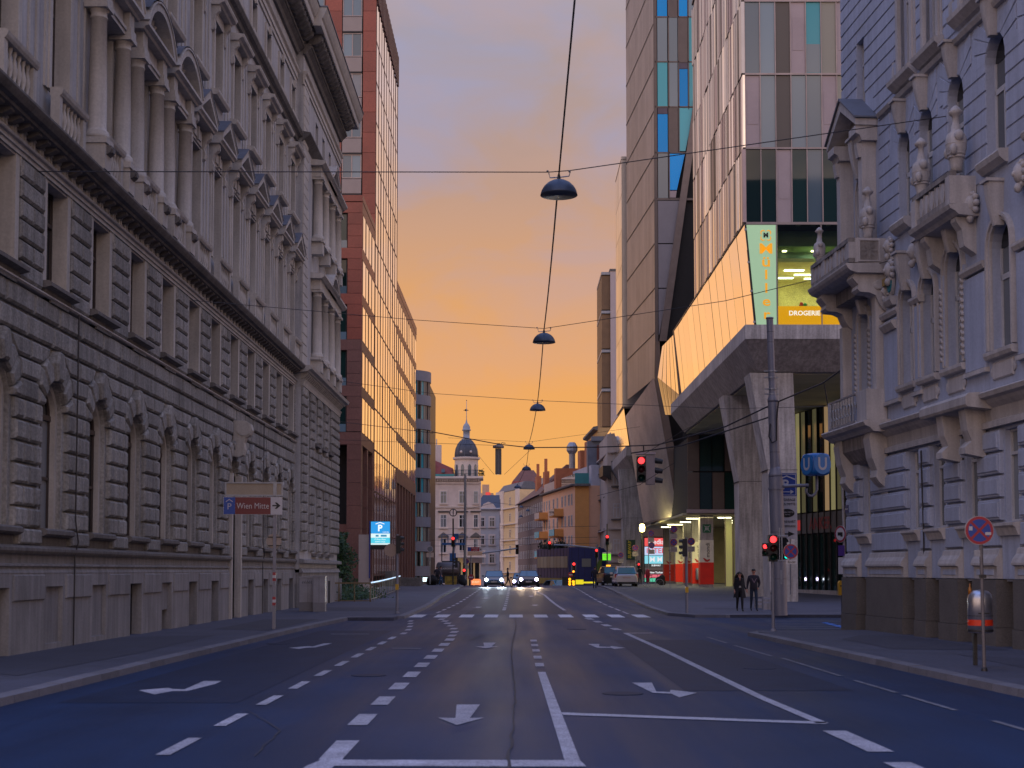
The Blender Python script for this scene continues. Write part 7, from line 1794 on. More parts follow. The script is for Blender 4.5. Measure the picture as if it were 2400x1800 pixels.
MB().lathe([(.2205, .13), (.2205, .235)], 24).build('red_band', mat('band_red', (.62, .035, .008), .4), bn)
MB().lathe([(.222, .02), (.225, .05), (.222, .06)], 24).lathe([(.223, .30), (.223, .31)], 24).build('bin_rim', DM, bn)
MB().box(-.1, .1, -.225, -.21, .34, .36).build('slot', BK, bn)
text('bin', bn, (.12, -.2, .5), .001, BK) if False else None
MB().box(-.05, .05, .2, .28, .1, .6).box(-.03, .03, .28, .36, -.6, .6).build('bin_bracket', DM, bn)
bo = tag(MB().lathe([(.03, 0), (.032, .12), (.012, .17), (.012, .22), (.001, .22)], 10).build('bottle', mat('bottle_amber', (.35, .12, .01), .2), None, smooth=True, loc=tuple(Vector(bn.location) + Vector((-.17, .02, .66)))), 'amber bottle standing on top of the silver litter bin', 'bottle')
# corner sign post by the ornate house
cs = thing('truck_ban_sign_post', 'pole with edge-on round truck sign and plates beside the corner of the ornate house', 'road sign', (at_y(47, 1981)[0], 47, .0))
MB().tube([(0, 0, 0), (-.06, 0, 4.9)], .04, 8).build('pole', GV, cs)
rs = round_sign(cs, -.17, -.1, 3.05, .28, rz=radians(-62)); 
MB().disc((0, -.006, 0), .21, None, 20, .001).build('white_field', M['sign_white'], rs)
MB().box(-.12, .12, -.01, -.007, -.05, .06).box(.02, .12, -.01, -.007, -.09, -.05).build('truck_mark', BK, rs)
MB().box(-.15, .15, 0, .02, -.35, 0).build('purple_plate', mat('plate_purple', (.08, .03, .22), .5), cs, loc=(-.15, -.1, 2.68), rz=radians(-62))
MB().box(-.15, .15, 0, .02, -.55, 0).build('white_plate', M['sign_white'], cs, loc=(-.15, -.1, 2.28), rz=radians(-62))
yb = thing('yellow_post_box', 'small yellow box on the glazed wall beside the granite corner', 'post box', (at_y(49, 1975)[0], 49, 1.0))
MB().box(-.14, .14, 0, .2, 0, .42).py([(-.14, .42), (.14, .42), (.09, .5), (-.09, .5)], 0, .2).build('box_body', mat('post_yellow', (.5, .27, .01), .4), yb)
MB().box(-.1, .1, -.01, 0, .3, .34).build('slot', BK, yb); MB().box(-.03, .03, .05, .15, -1.0, 0).build('leg', DM, yb)
# ---- left: parking direction sign
wpx = at_y(42.1, 643)[0]
wm = thing('parking_direction_sign', 'red and blue Wien Mitte parking sign under an empty frame on the left pavement', 'road sign', (wpx, 42.1, .12), radians(4))
MB().box(-.045, .045, -.03, .03, -.02, 4.33).build('post', ST, wm)
for z in (.75, .98, 1.45, 1.62): pass
for z0 in (.70, 1.42):
    for k, c in enumerate(('r', 'w', 'r')): MB().box(-.048, .048, -.034, .034, z0 + .085 * k, z0 + .085 * (k + 1)).build('reflective_stripe', M['sign_red'] if c == 'r' else M['sign_white'], wm)
bo_ = MB().box(-1.50, .22, -.06, -.035, 3.38, 3.90).build('sign_board', M['sign_white'], wm)
MB().box(-1.49, -1.16, -.066, -.06, 3.39, 3.89).build('blue_field', mat('sign_blue2', (.006, .06, .34), .4, var=.03, fine=.01), wm)
MB().box(-1.158, -.12, -.066, -.06, 3.39, 3.89).build('red_field', mat('sign_bordeaux', (.14, .010, .018), .4, var=.03, fine=.01), wm)
text('Wien Mitte', wm, (-.64, -.071, 3.63), .25, M['sign_white'], sx=.82, off=-.001)
text('P', wm, (-1.33, -.069, 3.61), .26, M['sign_white']); MB().py([(-1.43, 3.77), (-1.33, 3.84), (-1.23, 3.77), (-1.23, 3.745), (-1.33, 3.81), (-1.43, 3.745)], -.07, -.066).build('roof_mark', M['sign_white'], wm)
MB().py([(-.07, 3.625), (.06, 3.625), (.0, 3.55), (.06, 3.55), (.17, 3.645), (.06, 3.74), (.0, 3.74), (.06, 3.665), (-.07, 3.665)], -.066, -.06).build('arrow', BK, wm)
MB().box(-1.46, .23, -.07, -.02, 3.93, 3.97).box(-1.46, .23, -.07, -.02, 4.30, 4.34).box(-1.46, -1.42, -.07, -.02, 3.97, 4.30).box(.19, .23, -.07, -.02, 3.97, 4.30).box(-.05, .05, -.075, -.03, 3.97, 4.30).build('empty_frame', GV, wm)
MB().box(-1.42, -.05, -.035, -.03, 3.97, 4.30).box(.05, .19, -.035, -.03, 3.97, 4.30).build('backing', mat('backing', (.33, .27, .20), .6), wm)
MB().disc((-.03, .05, 2.60), .22, None, 24, .015).build('sign_back', mat('sign_back', (.30, .25, .22), .5, metal=.2), wm)
MB().box(-.2, .2, .03, .05, 2.70, 2.73).box(-.2, .2, .03, .05, 2.45, 2.48).build('bracket', DM, wm)
# utility cabinets
cbm = mat('cabinet', (.30, .29, .31), .5, var=.1, scale=3)
for k, (px, w, h, lab) in enumerate(((722, .72, 1.42, 'wide grey utility cabinet with graffiti scrawl against the palace wall'), (748, .5, 1.46, 'narrow lighter utility cabinet right of the wide one'))):
    x = at_y(60.5 - .6 * k, px)[0]; cb = thing('utility_cabinet', lab, 'cabinet', (x, 60.5 - .6 * k, .12), 0, 'utility cabinets by the palace wall')
    MB().box(-w / 2, w / 2, 0, .5, 0, .38).build('base', mat('cab_base', (.22, .21, .22), .7), cb)
    MB().box(-w / 2, w / 2, 0, .5, .385, h).box(-w / 2 - .02, w / 2 + .02, -.02, .52, h, h + .05).build('cabinet_body', cbm, cb)
    MB().box(-.004, .004, -.004, 0, .4, h).build('door_gap', BK, cb)
    if not k:
        g_ = MB()
        for j in range(5): g_.tube([(-.25 + .09 * j, -.006, 1.2), (-.2 + .09 * j, -.006, 1.3), (-.22 + .09 * j, -.006, 1.16)], .008, 4)
        g_.build('graffiti', BK, cb)
# hedge and fence by the red tower
leafm = mat('leaf', (.022, .06, .014), .6, var=.35, scale=2.5, rnd=.0, fine=.3)
def leaves(n, fn, size, name, m_, parent=None, seed=1):
    r = random.Random(seed); mb = MB()
    for k in range(n):
        c = Vector(fn(r)); u = Vector((r.gauss(0, 1), r.gauss(0, 1), r.gauss(0, 1))).normalized(); v = u.orthogonal().normalized(); s = size * r.uniform(.6, 1.4)
        mb.quad(tuple(c - u * s), tuple(c + v * s * .5), tuple(c + u * s), tuple(c - v * s * .5))
    return mb.build(name, m_, parent)
hg = thing('tall_shrub', 'dark green shrub behind the palace corner at the foot of the red tower', 'shrub', (-11.1, 88, .1))
def shr(r):
    t = r.random() ** .5; a = r.uniform(0, 2 * pi); z = r.uniform(.2, 4.1); rad = (1.5 - .22 * z + .3 * sin(z * 3 + a * 2)) * t
    return (rad * cos(a) * 1.1, rad * sin(a), z)
tag(leaves(3800, shr, .10, 'foliage', leafm, hg), kind='stuff')
MB().tube([(0, 0, 0), (.1, 0, 2), (0, .1, 3.6)], .07, 6, .02).tube([(0, 0, .4), (.6, .1, 1.8), (.8, 0, 2.8)], .04, 5, .01).build('stem', M['stone_dark'], hg)
for k, (x, y) in enumerate(((-10.2, 80), (-9.4, 82.5), (-9.0, 86))):
    s_ = thing('low_shrub', ['low dark shrub in front of the ramp fence, beside the palace corner', 'middle low shrub behind the ramp fence', 'right low shrub under the lit handrail'][k], 'shrub', (x, y, .05))
    tag(leaves(900, lambda r: (r.gauss(0, .5), r.gauss(0, .5), abs(r.gauss(.3, .25))), .08, 'foliage', leafm, s_, k), kind='stuff')
brs = mat('fence_bronze', (.16, .12, .07), .45, metal=.5)
fn_ = thing('ramp_fence', 'bronze-coloured flat-bar fence with a glowing handrail along the left pavement', 'fence', (-7.95, 78, .12))
def gh(y): return gz(-8, y) - .12
n = 16
for k in range(n + 1):
    t = k / n; x, y = -.45 * t, 25 * t
    inst('fpost', 'fence_post', lambda: MB().box(-.012, .012, -.04, .04, 0, 1.0), brs, fn_, (x, y, gh(78 + y)))
hr = MB().tube([(-.45 * t, 25 * t, gh(78 + 25 * t) + 1.05) for t in [i / 10 for i in range(11)]], .035, 8).build('lit_handrail', mat('handrail_led', (.3, .3, .35), .3, emit=(.50, .72, .95), es=1.3), fn_)
MB().tube([(-.45 * t, 25 * t, gh(78 + 25 * t) + .15) for t in [i / 10 for i in range(11)]], .02, 6).tube([(-.45 * t, 25 * t, gh(78 + 25 * t) + .98) for t in [i / 10 for i in range(11)]], .02, 6).build('rail', brs, fn_)
for k in range(4): MB().box(-2.6 + .85 * k - .03, -2.6 + .85 * k + .03, -.02, .02, 0, 1.05).build('fence_post', brs, fn_)
MB().box(-2.7, .0, -.03, .03, 1.0, 1.08).box(-2.7, 0, -.02, .02, .05, .1).build('rail', brs, fn_)
st_ = thing('stone_steps', 'short flight of dark stone steps at the foot of the red tower', 'steps', (-9.3, 118, .5))
for k in range(5): MB().box(-1.0, 1.3, .4 * k, 4, .15 * k, .15 * (k + 1)).build('step', M['stone_dark'], st_)
MB().box(-2.2, -1.0, .3, 4, 0, 1.3).build('side_wall', M['stone_dark'], st_)
# blue parking information panel
ip = thing('parking_info_sign', 'glowing blue parking information panel with a large P in front of the red tower', 'sign', at_y(97, 868, 1345))
MB().box(-.10, -.02, 0, .08, -.3, 3.6).build('post', mat('post_blue', (.01, .03, .2), .4), ip)
MB().box(0, 1.34, 0, .12, 1.66, 3.6).build('panel_box', BK, ip)
MB().box(.02, 1.32, -.01, 0, 2.75, 3.56).build('lit_blue', lit('p_blue', (.02, .30, .72), 1.15), ip)
MB().box(.02, 1.32, -.01, 0, 2.46, 2.745).build('lit_white', lit('p_white', (.75, .95, .98), 1.0), ip)
MB().box(.02, 1.32, -.01, 0, 2.10, 2.455).build('lit_cyan', lit('p_cyan', (.08, .62, .80), 1.05), ip)
MB().box(.02, 1.32, -.01, 0, 1.98, 2.095).build('lit_white', lit('p_white2', (.75, .95, .98), .9), ip)
lw_ = lit('p_letter', (.95, 1, 1), 1.05)
text('P', ip, (.64, -.013, 3.10), .60, lw_, off=.02); MB().py([(.34, 3.42), (.64, 3.53), (.94, 3.42), (.94, 3.37), (.64, 3.48), (.34, 3.37)], -.014, -.011).build('roof_mark', lw_, ip)
text('0-24 Uhr', ip, (1.05, -.013, 2.84), .12, lw_); text('P Wien Mitte', ip, (.66, -.013, 2.34), .14, lw_); text('Einfahrt Garage', ip, (.66, -.013, 2.19), .11, lw_)
MB().box(.35, .55, -.013, -.01, 2.53, 2.66).box(.7, 1.1, -.013, -.01, 2.53, 2.66).build('pictogram', lit('p_b2', (.05, .35, .6), .8), ip)
sl_ = thing('letter_slab', 'plain pinkish concrete slab standing left of the glowing parking panel', 'slab', (at_y(97, 855)[0] - .35, 97.2, .3))
MB().box(-.1, .62, 0, .3, 0, 4.0).build('slab_body', M['grey_panel'], sl_)
# ---- signal poles on both sides of the zebra
def pole_light(px, Y, lab, facing, hgt=3.2, hs=.8, button=True, lens=-1, dx=0):
    x = at_y(Y, px)[0]; t = thing('traffic_light', lab, 'traffic light', (x, Y, gz(x, Y)))
    MB().tube([(0, 0, -.02), (0, 0, hgt)], .055, 10).lathe([(.10, 0), (.09, .05), (.055, .07)], 10).build('pole', ST, t)
    head(t, dx, .0, hgt - .42, lens, hs, rz=facing)
    if button: MB().box(-.065, .065, -.10, -.05, .95, 1.18).build('push_button', mat('button_yellow', (.5, .28, .01), .4), t)
    return t
p1 = pole_light(931, 57.6, 'unlit side-facing traffic light on a pole left of the zebra crossing', pi / 2, dx=.12)
MB().disc((-.28, .1, 2.55), .26, None, 24, .01).build('sign_back', mat('mirror_back', (.28, .22, .20), .4, metal=.3), p1)
p2 = pole_light(1609, 58.2, 'unlit side-facing traffic light on a pole right of the zebra crossing', -pi / 2, dx=-.14)
# ---- no-stopping signs in the plaza
def ns_post(px, Y, ys, lab, plate=True):
    x = at_y(Y, px)[0]; z0 = gz(x, Y); t = thing('no_stopping_sign_post', lab, 'road sign', (x, Y, z0), 0, 'no-stopping signs on the plaza')
    top = 0
    for (spx, spy) in ys:
        q = at_y(Y, spx, spy); round_sign(t, q[0] - x, -.06, q[2] - z0, .29); top = max(top, q[2] - z0)
        p_ = MB().box(-.27, .27, -.05, -.035, -.20, .20).build('plate', mat('plate_cream', (.42, .36, .34), .5), t, loc=(q[0] - x, -.01, q[2] - z0 - .58))
        for k in range(3): MB().box(-.22, .22, -.053, -.05, .10 - .1 * k, .125 - .1 * k).build('print_line', DM, p_)
    MB().tube([(0, 0, -.02), (0, 0, top + .2)], .035, 8).build('pole', GV, t)
    for k in range(3): MB().lathe([(.038, 0), (.038, .12)], 8, (0, 0, 1.0 + .12 * k)).build('reflective_stripe', M['sign_red'] if k != 1 else M['sign_white'], t)
ns_post(1570, 114, [(1579, 1240), (1579, 1271)], 'pole with two stacked round no-stopping signs in front of the second advertising pillar')
ns_post(1610.5, 108, [(1620, 1269)], 'single round no-stopping sign right of the dark pedestrian signal')
ns_post(1520, 126, [(1526, 1250), (1527, 1278)], 'pole with two round no-stopping signs in front of the shop board')
ns_post(1489, 134, [(1489, 1284)], 'single no-stopping sign left of the shop board')
ns_post(1455, 142, [(1455, 1301)], 'small distant no-stopping sign beside the green glowing sign')
ns_post(1106 - 12, 150, [(1093, 1316)], 'no-stopping sign far left beside the tank trailer')
# ---- small red signals in the distance
def far_red(px, py, Y, lab, base=True, n=3, s=1.0, lens=None, arm=None):
    q = at_y(Y, px, py); z0 = gz(q[0], Y) if base else 0
    t = thing('traffic_light', lab, 'traffic light', (q[0], Y, z0))
    head(t, 0, -.1, q[2] - z0 - .30 * s, 0, s, n=n, r=.13, lens=lens or M['red_lens_far'])
    if base: MB().tube([(0, 0, -1.2), (0, 0, q[2] - z0 + .3)], .06, 8).build('pole', DM, t)
    return t
t1 = far_red(1062, 1262, 128, 'red traffic light on a tall dark pole topped by a wire ring')
MB().tube([(0, 0, 4), (0, 0, at_y(128, 1062, 1214)[2] - .6)], .07, 8).tube([(.32 * cos(a), 0, 6.5 + .32 * sin(a)) for a in [2 * pi * k / 16 for k in range(17)]], .045, 6).tube([(.0, .32 * cos(a), 6.5 + .32 * sin(a)) for a in [2 * pi * k / 16 for k in range(17)]], .035, 6).build('wire_ring', DM, t1)
head(t1, .22, .0, 2.0, -1, 1.0, rz=-pi / 2)
far_red(1088, 1333, 128, 'small red traffic light above the dark bags beside the yellow container', n=2, s=.9)
t2 = far_red(1398, 1290, 150, 'red traffic light at the foot of the cantilever arm')
t3 = far_red(1288, 1272, 150, 'red traffic light at the far end of the long cantilever arm', base=False)
za = at_y(150, 1288, 1262)[2]
MB().tube([tuple(Vector(at_y(150, a, b)) - Vector(t2.location)) for a, b in ((1298, 1277), (1330, 1278), (1380, 1283), (1402, 1286))], .09, 8).build('cantilever_arm', GV, t2)
MB().tube([(.1, .1, 0), (.1, .1, at_y(150, 1398, 1276)[2] - t2.location.z)], .11, 8).build('mast', GV, t2)
far_red(1345, 1322, 140, 'red signal above the warning lamps in front of the blue pavilion')
far_red(1344, 1337, 139, 'small orange-red signal just below the red one before the pavilion', n=2, s=.7, lens=lit('orange_lens', (1, .25, .02), 6))
t4 = far_red(1423, 1258, 132, 'dark pole signal with red lights sideways near the beige corner house')
MB().tube([(0, 0, 3), (0, 0, at_y(132, 1420, 1228)[2] - t4.location.z)], .05, 8).build('pole_top', DM, t4)
MB().disc((.05, .1, at_y(132, 1424, 1280)[2] - t4.location.z), .42, None, 24, .02).build('sign_back', mat('sign_back2', (.30, .27, .27), .4), t4)
far_red(1497, 1320, 150, 'small red signal at the left edge of the shop board', n=2, s=.8)
t5 = thing('traffic_light', 'unlit traffic light on the left cantilever arm before the brown terrace', 'traffic light', at_y(150, 1212, 1288))
head(t5, 0, 0, 0, -1, 1.1); MB().tube([tuple(Vector(at_y(150, a, b)) - Vector(t5.location)) for a, b in ((1128, 1297), (1212, 1285))], .08, 8).build('cantilever_arm', GV, t5)
# grey far pole, small lamp on it
fp = thing('grey_pole', 'tall plain grey pole in front of the cream dome house', 'mast', (at_y(150, 1090)[0], 150, -1))
MB().tube([(0, 0, 0), (0, 0, at_y(150, 1089, 1110)[2] + 1)], .16, 10, .12).build('pole', M['galv'], fp)
# direction sign with arrow
rd = thing('direction_sign', 'red and blue direction sign with cream plate below, left of the oncoming cars', 'road sign', at_y(140, 1104, 1372))
w0 = 36 * 140 / FPX
MB().tube([(0, 0, -.5), (0, 0, 3.2)], .06, 8).build('pole', GV, rd)
zq = at_y(140, 1104, 1302)[2] - rd.location.z
MB().box(-.35, 1.1, -.12, -.08, zq, zq + .38).build('cream_plate', mat('cream_lit', (.62, .42, .28), .6), rd)
MB().box(-.35, .0, -.12, -.08, zq + .42, zq + .82).build('blue_field', M['sign_blue'], rd); MB().box(.0, .82, -.12, -.08, zq + .42, zq + .82).build('red_field', mat('sign_red3', (.30, .01, .03), .5), rd); MB().box(.82, 1.1, -.12, -.08, zq + .42, zq + .82).build('white_field', M['sign_white'], rd)
text('Radetzky-\nstraße', rd, (.41, -.125, zq + .62), .17, M['sign_white']); MB().py([(.86, zq + .62), (.95, zq + .72), (.95, zq + .65), (1.06, zq + .65), (1.06, zq + .59), (.95, zq + .59), (.95, zq + .52)], -.125, -.12).build('arrow', BK, rd)
# bright lamp under the tower
yl_ = thing('floodlight', 'dazzling yellow-white floodlight beside the far concrete pillar', 'lamp', at_y(132, 1505, 1237))
MB().lathe([(.001, -.40), (.20, -.34), (.26, 0), (.22, .30), (.001, .38)], 14).build('lamp_glass', lit('flood', (1, .80, .22), 12), yl_, smooth=True, loc=(0, 0, 0))
MB().tube([(0, .35, .2), (0, .35, -4.1)], .08, 8).build('pole', DM, yl_)
fl_ = bpy.data.lights.new('flood_light', 'POINT'); fl_.energy = 220; fl_.color = (1, .85, .35); fl_.shadow_soft_size = .3
flo = bpy.data.objects.new('flood_light', fl_); C.objects.link(flo); flo.parent = yl_; flo.location = (0, -.8, 0)
# green glowing sign, banner, flags
gg = thing('green_sign', 'small bright green glowing sign on the pole by the beige corner house', 'sign', at_y(136, 1412, 1313))
MB().box(0, .80, 0, .06, 0, .62).build('lit_board', lit('lime', (.18, .85, .03), 1.0), gg)
MB().box(0, .80, -.01, .06, .64, .76).build('header', M['sign_white'], gg); text('Restaurant', gg, (.4, -.01, .42), .13, M['dark_green_lens']); text('Pizzeria', gg, (.4, -.01, .22), .13, M['dark_green_lens'])
sw = thing('sandwich_banner', 'dark green banner with yellow and white upright lettering on the far concrete pillar', 'banner', at_y(150, 1468, 1312))
MB().box(0, .95, 0, .05, 0, 2.1).build('banner_cloth', mat('banner_green', (.012, .05, .03), .6), sw)
tx = text('SUBWAY', sw, (.36, -.01, 1.05), .46, mat('sub_yellow', (.62, .50, .02), .6), off=.01, shear=.2); tx.rotation_euler = (pi / 2, -pi / 2, 0)
tx = text('eat fresh.', sw, (.74, -.01, 1.1), .26, M['sign_white']); tx.rotation_euler = (pi / 2, -pi / 2, 0)
bf = thing('beach_flag', 'curved green advertising flag standing by the beige corner house', 'flag', (at_y(150, 1405)[0], 150, .4))
MB().py([(-.3, .3), (-.35, 1.6), (-.2, 2.3), (.1, 2.7), (.3, 2.6), (.2, 1.8), (.12, .3)], -.01, .01).build('cloth', mat('flag_green', (.05, .10, .01), .6), bf); MB().tube([(.15, .02, 0), (.2, .02, 1.8), (.3, .02, 2.6)], .02, 5).build('pole', DM, bf)
# construction gear: barrier lamps, yellow barrier, tank trailer, container, lift
am = lit('amber', (1, .38, .01), 2.2)
wl = thing('warning_lamps', 'block of amber warning lamps on a dark barrier before the blue pavilion', 'warning lights', at_y(138, 1325, 1374))
MB().box(-.3, 1.0, .05, .12, 0, .9).build('board', BK, wl)
for i in range(3):
    for j in range(2): MB().lathe([(.001, -.02), (.13, 0)], 12).xf(Matrix.Rotation(pi / 2, 4, 'X')).build('lamp', am, wl, loc=(.42 + (.34 * j if i else .0), 0, .2 + .24 * i)) if not (i == 2 and j) else None
for k in range(2): MB().lathe([(.001, -.02), (.13, 0)], 12).xf(Matrix.Rotation(pi / 2, 4, 'X')).build('lamp', am, wl, loc=(.8, 0, .2 + .24 * k))
yb_ = thing('yellow_barrier', 'glowing yellow barrier beam low in front of the blue pavilion', 'barrier', at_y(145, 1348, 1373))
MB().box(0, 3.4, 0, .08, .25, .42).box(0, .85, -.02, .05, .15, .62).build('beam', lit('yellow_glow', (.75, .62, .01), 1.1), yb_); MB().box(.1, .2, 0, .1, -.5, .3).box(3.2, 3.3, 0, .1, -.5, .3).build('post', DM, yb_)
tk = thing('tank_trailer', 'dark grey horizontal tank trailer behind the man in jeans on the left', 'trailer', at_y(135, 1049, 1373))
rr_ = .62
MB().lathe([(.001, -1.12), (.4, -1.1), (rr_, -.95), (rr_, .95), (.4, 1.1), (.001, 1.12)], 20).xf(Matrix.Rotation(pi / 2, 4, 'Y')).build('tank', mat('tank_grey', (.11, .10, .11), .5), tk, smooth=True, loc=(0, .6, 1.62))
text('GLASREINIGUNG', tk, (.1, -.03, 1.62), .22, M['sign_white'])
for x in (-.8, .8): MB().lathe([(.3, -.1), (.3, .1)], 16).xf(Matrix.Rotation(pi / 2, 4, 'X')).build('wheel', BK, tk, loc=(x, .5, .3))
MB().box(-1.1, 1.1, .2, 1.0, .6, 1.05).build('chassis', BK, tk)
yc = thing('yellow_container', 'dirty yellow container with scribbles on the left pavement edge', 'container', at_y(131, 1056, 1374))
MB().box(-.52, .52, 0, .8, 0, .92).build('container_body', mat('cont_yellow', (.30, .20, .03), .7, var=.4, scale=3, fine=.3), yc); MB().box(-.56, .56, -.03, .84, .92, 1.02).build('lid', BK, yc)
for k in range(4): MB().tube([(-.3 + .2 * k, -.008, .3), (-.2 + .2 * k, -.008, .6), (-.15 + .2 * k, -.008, .35)], .015, 4).build('scribble', DM, yc)
lf = thing('lift_platform', 'blue aerial work platform with raised basket behind the red traffic light', 'work platform', at_y(138, 1062, 1374))
lb = mat('lift_blue', (.01, .09, .28), .5); lwh = mat('lift_white', (.35, .37, .48), .5)
MB().box(-.35, .25, 0, .6, 2.45, 3.2).build('turret', lb, lf); MB().loft([(-.15, .2, 3.1), (.1, .2, 3.1), (.1, .5, 3.1), (-.15, .5, 3.1)], [(.1, .2, 4.7), (.35, .2, 4.7), (.35, .5, 4.7), (.1, .5, 4.7)]).build('boom', lwh, lf)
MB().box(-1.1, 1.15, -.1, .7, 4.0, 4.2).box(.0, .5, -.05, .5, 4.6, 5.1).build('basket_floor', lb, lf)
for x in (-1.1, -.5, .5, 1.15): MB().tube([(x, -.1, 4.2), (x, -.1, 5.0)], .03, 6).build('basket_post', lb, lf)
MB().box(-1.1, 1.15, -.12, -.08, 4.55, 4.6).box(-1.1, 1.15, -.12, -.08, 4.97, 5.02).build('basket_rail', lb, lf); MB().tube([(-1.1, 0, 2.4), (-1.1, 0, 4.2)], .05, 6).box(-1.1, .6, 0, .8, .3, 2.45).build('lift_base', mat('lift_dark', (.04, .045, .06), .6), lf)
ob_ = thing('orange_light_box', 'glowing orange-red light box behind the red no-entry disc on the left', 'sign', at_y(133, 1103, 1371))
MB().box(0, .95, 0, .3, 0, .5).py([(.1, .5), (.85, .5), (.8, .56), (.15, .56)], 0, .3).build('lit_box', lit('sixt', (1, .25, .08), 1.3), ob_); text('STADT', ob_, (.48, -.01, .26), .24, lit('sixt_l', (1, .7, .5), 1.2))
wb = thing('white_light_box', 'flat glowing white light box low on the far left pavement', 'sign', at_y(128, 980, 1363))
MB().box(0, 1.0, 0, .2, 0, .36).build('lit_box', lit('white_box', (.75, .95, 1), 2.2), wb); MB().box(.1, .2, .05, .15, -1.2, 0).box(.8, .9, .05, .15, -1.2, 0).build('legs', DM, wb)
ne = thing('no_entry_sign', 'small round red no-entry sign above the orange light box', 'road sign', at_y(130, 1104, 1353))
MB().disc((0, 0, 0), .28, None, 20, .02).build('red_disc', M['sign_red'], ne); MB().box(-.18, .18, -.005, 0, -.05, .05).build('white_bar', M['sign_white'], ne); MB().tube([(0, .04, .1), (0, .04, -1.5)], .03, 6).build('pole', GV, ne)
ne2 = thing('no_entry_sign', 'round red no-entry sign above the amber warning lamps', 'road sign', at_y(142, 1338, 1347))
MB().disc((0, 0, 0), .28, None, 20, .02).build('red_disc', M['sign_red'], ne2); MB().box(-.18, .18, -.005, 0, -.05, .05).build('white_bar', M['sign_white'], ne2); MB().tube([(0, .04, .1), (0, .04, -1.5)], .03, 6).build('pole', GV, ne2)
mr2 = thing('round_mirror', 'round traffic mirror on a striped pole left of the tank trailer', 'mirror', at_y(118, 1008, 1287))
MB().disc((0, 0, 0), .26, None, 24, .03).build('mirror_rim', M['sign_edge'], mr2); MB().disc((0, -.004, 0), .21, None, 24, .003).build('mirror_glass', M['glass_curtain'], mr2)
MB().tube([(0, .04, .1), (0, .04, -2.9)], .04, 6).build('pole', GV, mr2); MB().box(-.3, .3, .03, .06, -.68, -.3).build('cream_plate', mat('plate_cream2', (.5, .40, .32), .6), mr2)
# low concrete blocks by the mast, grey bins
for k, (px, py, Y, w, h) in enumerate(((1790, 1404, 66, .8, .42), (1803, 1408, 63, .55, .55))):
    b_ = thing('kerb_barrier', ['low grey barrier block with white stripes behind the man', 'grey striped barrier block closest to the slim signal pole'][k], 'barrier', (at_y(Y, px)[0], Y, .12))
    MB().box(-w / 2, w / 2, 0, .4, 0, h).build('block_body', M['concrete_dark'], b_)
    for j in range(2): MB().box(-w / 2, w / 2, -.006, 0, h - .1 - .17 * j, h - .03 - .17 * j).build('white_stripe', M['white_paint'], b_)
gb = thing('grey_bin', 'tall grey waste bin between the barrier block and the mast', 'litter bin', (at_y(62, 1803)[0] + .12, 61.2, .12))
MB().lathe([(.2, 0), (.22, .05), (.22, .85), (.15, .95), (.001, .97)], 16).build('bin_body', M['concrete_dark'], gb, smooth=True); MB().lathe([(.223, .7), (.223, .78)], 16).build('band', DM, gb)
# bicycle with red child seat
def bicycle(loc, rz, lab):
    b = thing('bicycle', lab, 'bicycle', loc, rz)
    for x in (-.52, .52):
        MB().tube([(x + .33 * cos(a), 0, .34 + .33 * sin(a)) for a in [2 * pi * k / 24 for k in range(25)]], .018, 6, caps=False).build('wheel', M['galv'], b)
        sp = MB()
        for k in range(8): sp.tube([(x, 0, .34), (x + .32 * cos(k * pi / 4), 0, .34 + .32 * sin(k * pi / 4))], .004, 3)
        tag(sp.build('spokes', GV, b), kind='stuff')
    MB().tube([(-.52, 0, .34), (-.15, 0, .82), (.35, 0, .80), (0, 0, .32), (-.52, 0, .34)], .016, 6).tube([(.52, 0, .34), (.38, 0, .85), (.34, 0, 1.02)], .016, 6).tube([(0, 0, .32), (-.18, 0, .95)], .015, 6).build('frame', DM, b)
    MB().tube([(.34, -.25, 1.04), (.36, 0, 1.06), (.34, .25, 1.04)], .015, 6).build('handlebar', DM, b); MB().box(-.3, -.08, -.06, .06, .94, .99).build('saddle', BK, b)
    MB().lathe([(.14, 0), (.18, .1), (.19, .4), (.15, .62), (.05, .7)], 12).build('child_seat', mat('seat_red', (.32, .01, .02), .5), b, loc=(-.45, 0, .78), smooth=True)
    MB().box(-.1, .1, -.2, .2, -.4, 0).build('seat_feet', mat('seat_red2', (.28, .01, .02), .5), b, loc=(-.45, 0, .8))
bicycle((at_y(113, 1531)[0], 113, gz(11, 113)), radians(8), 'bicycle with a red child seat parked in front of the lit shop board')
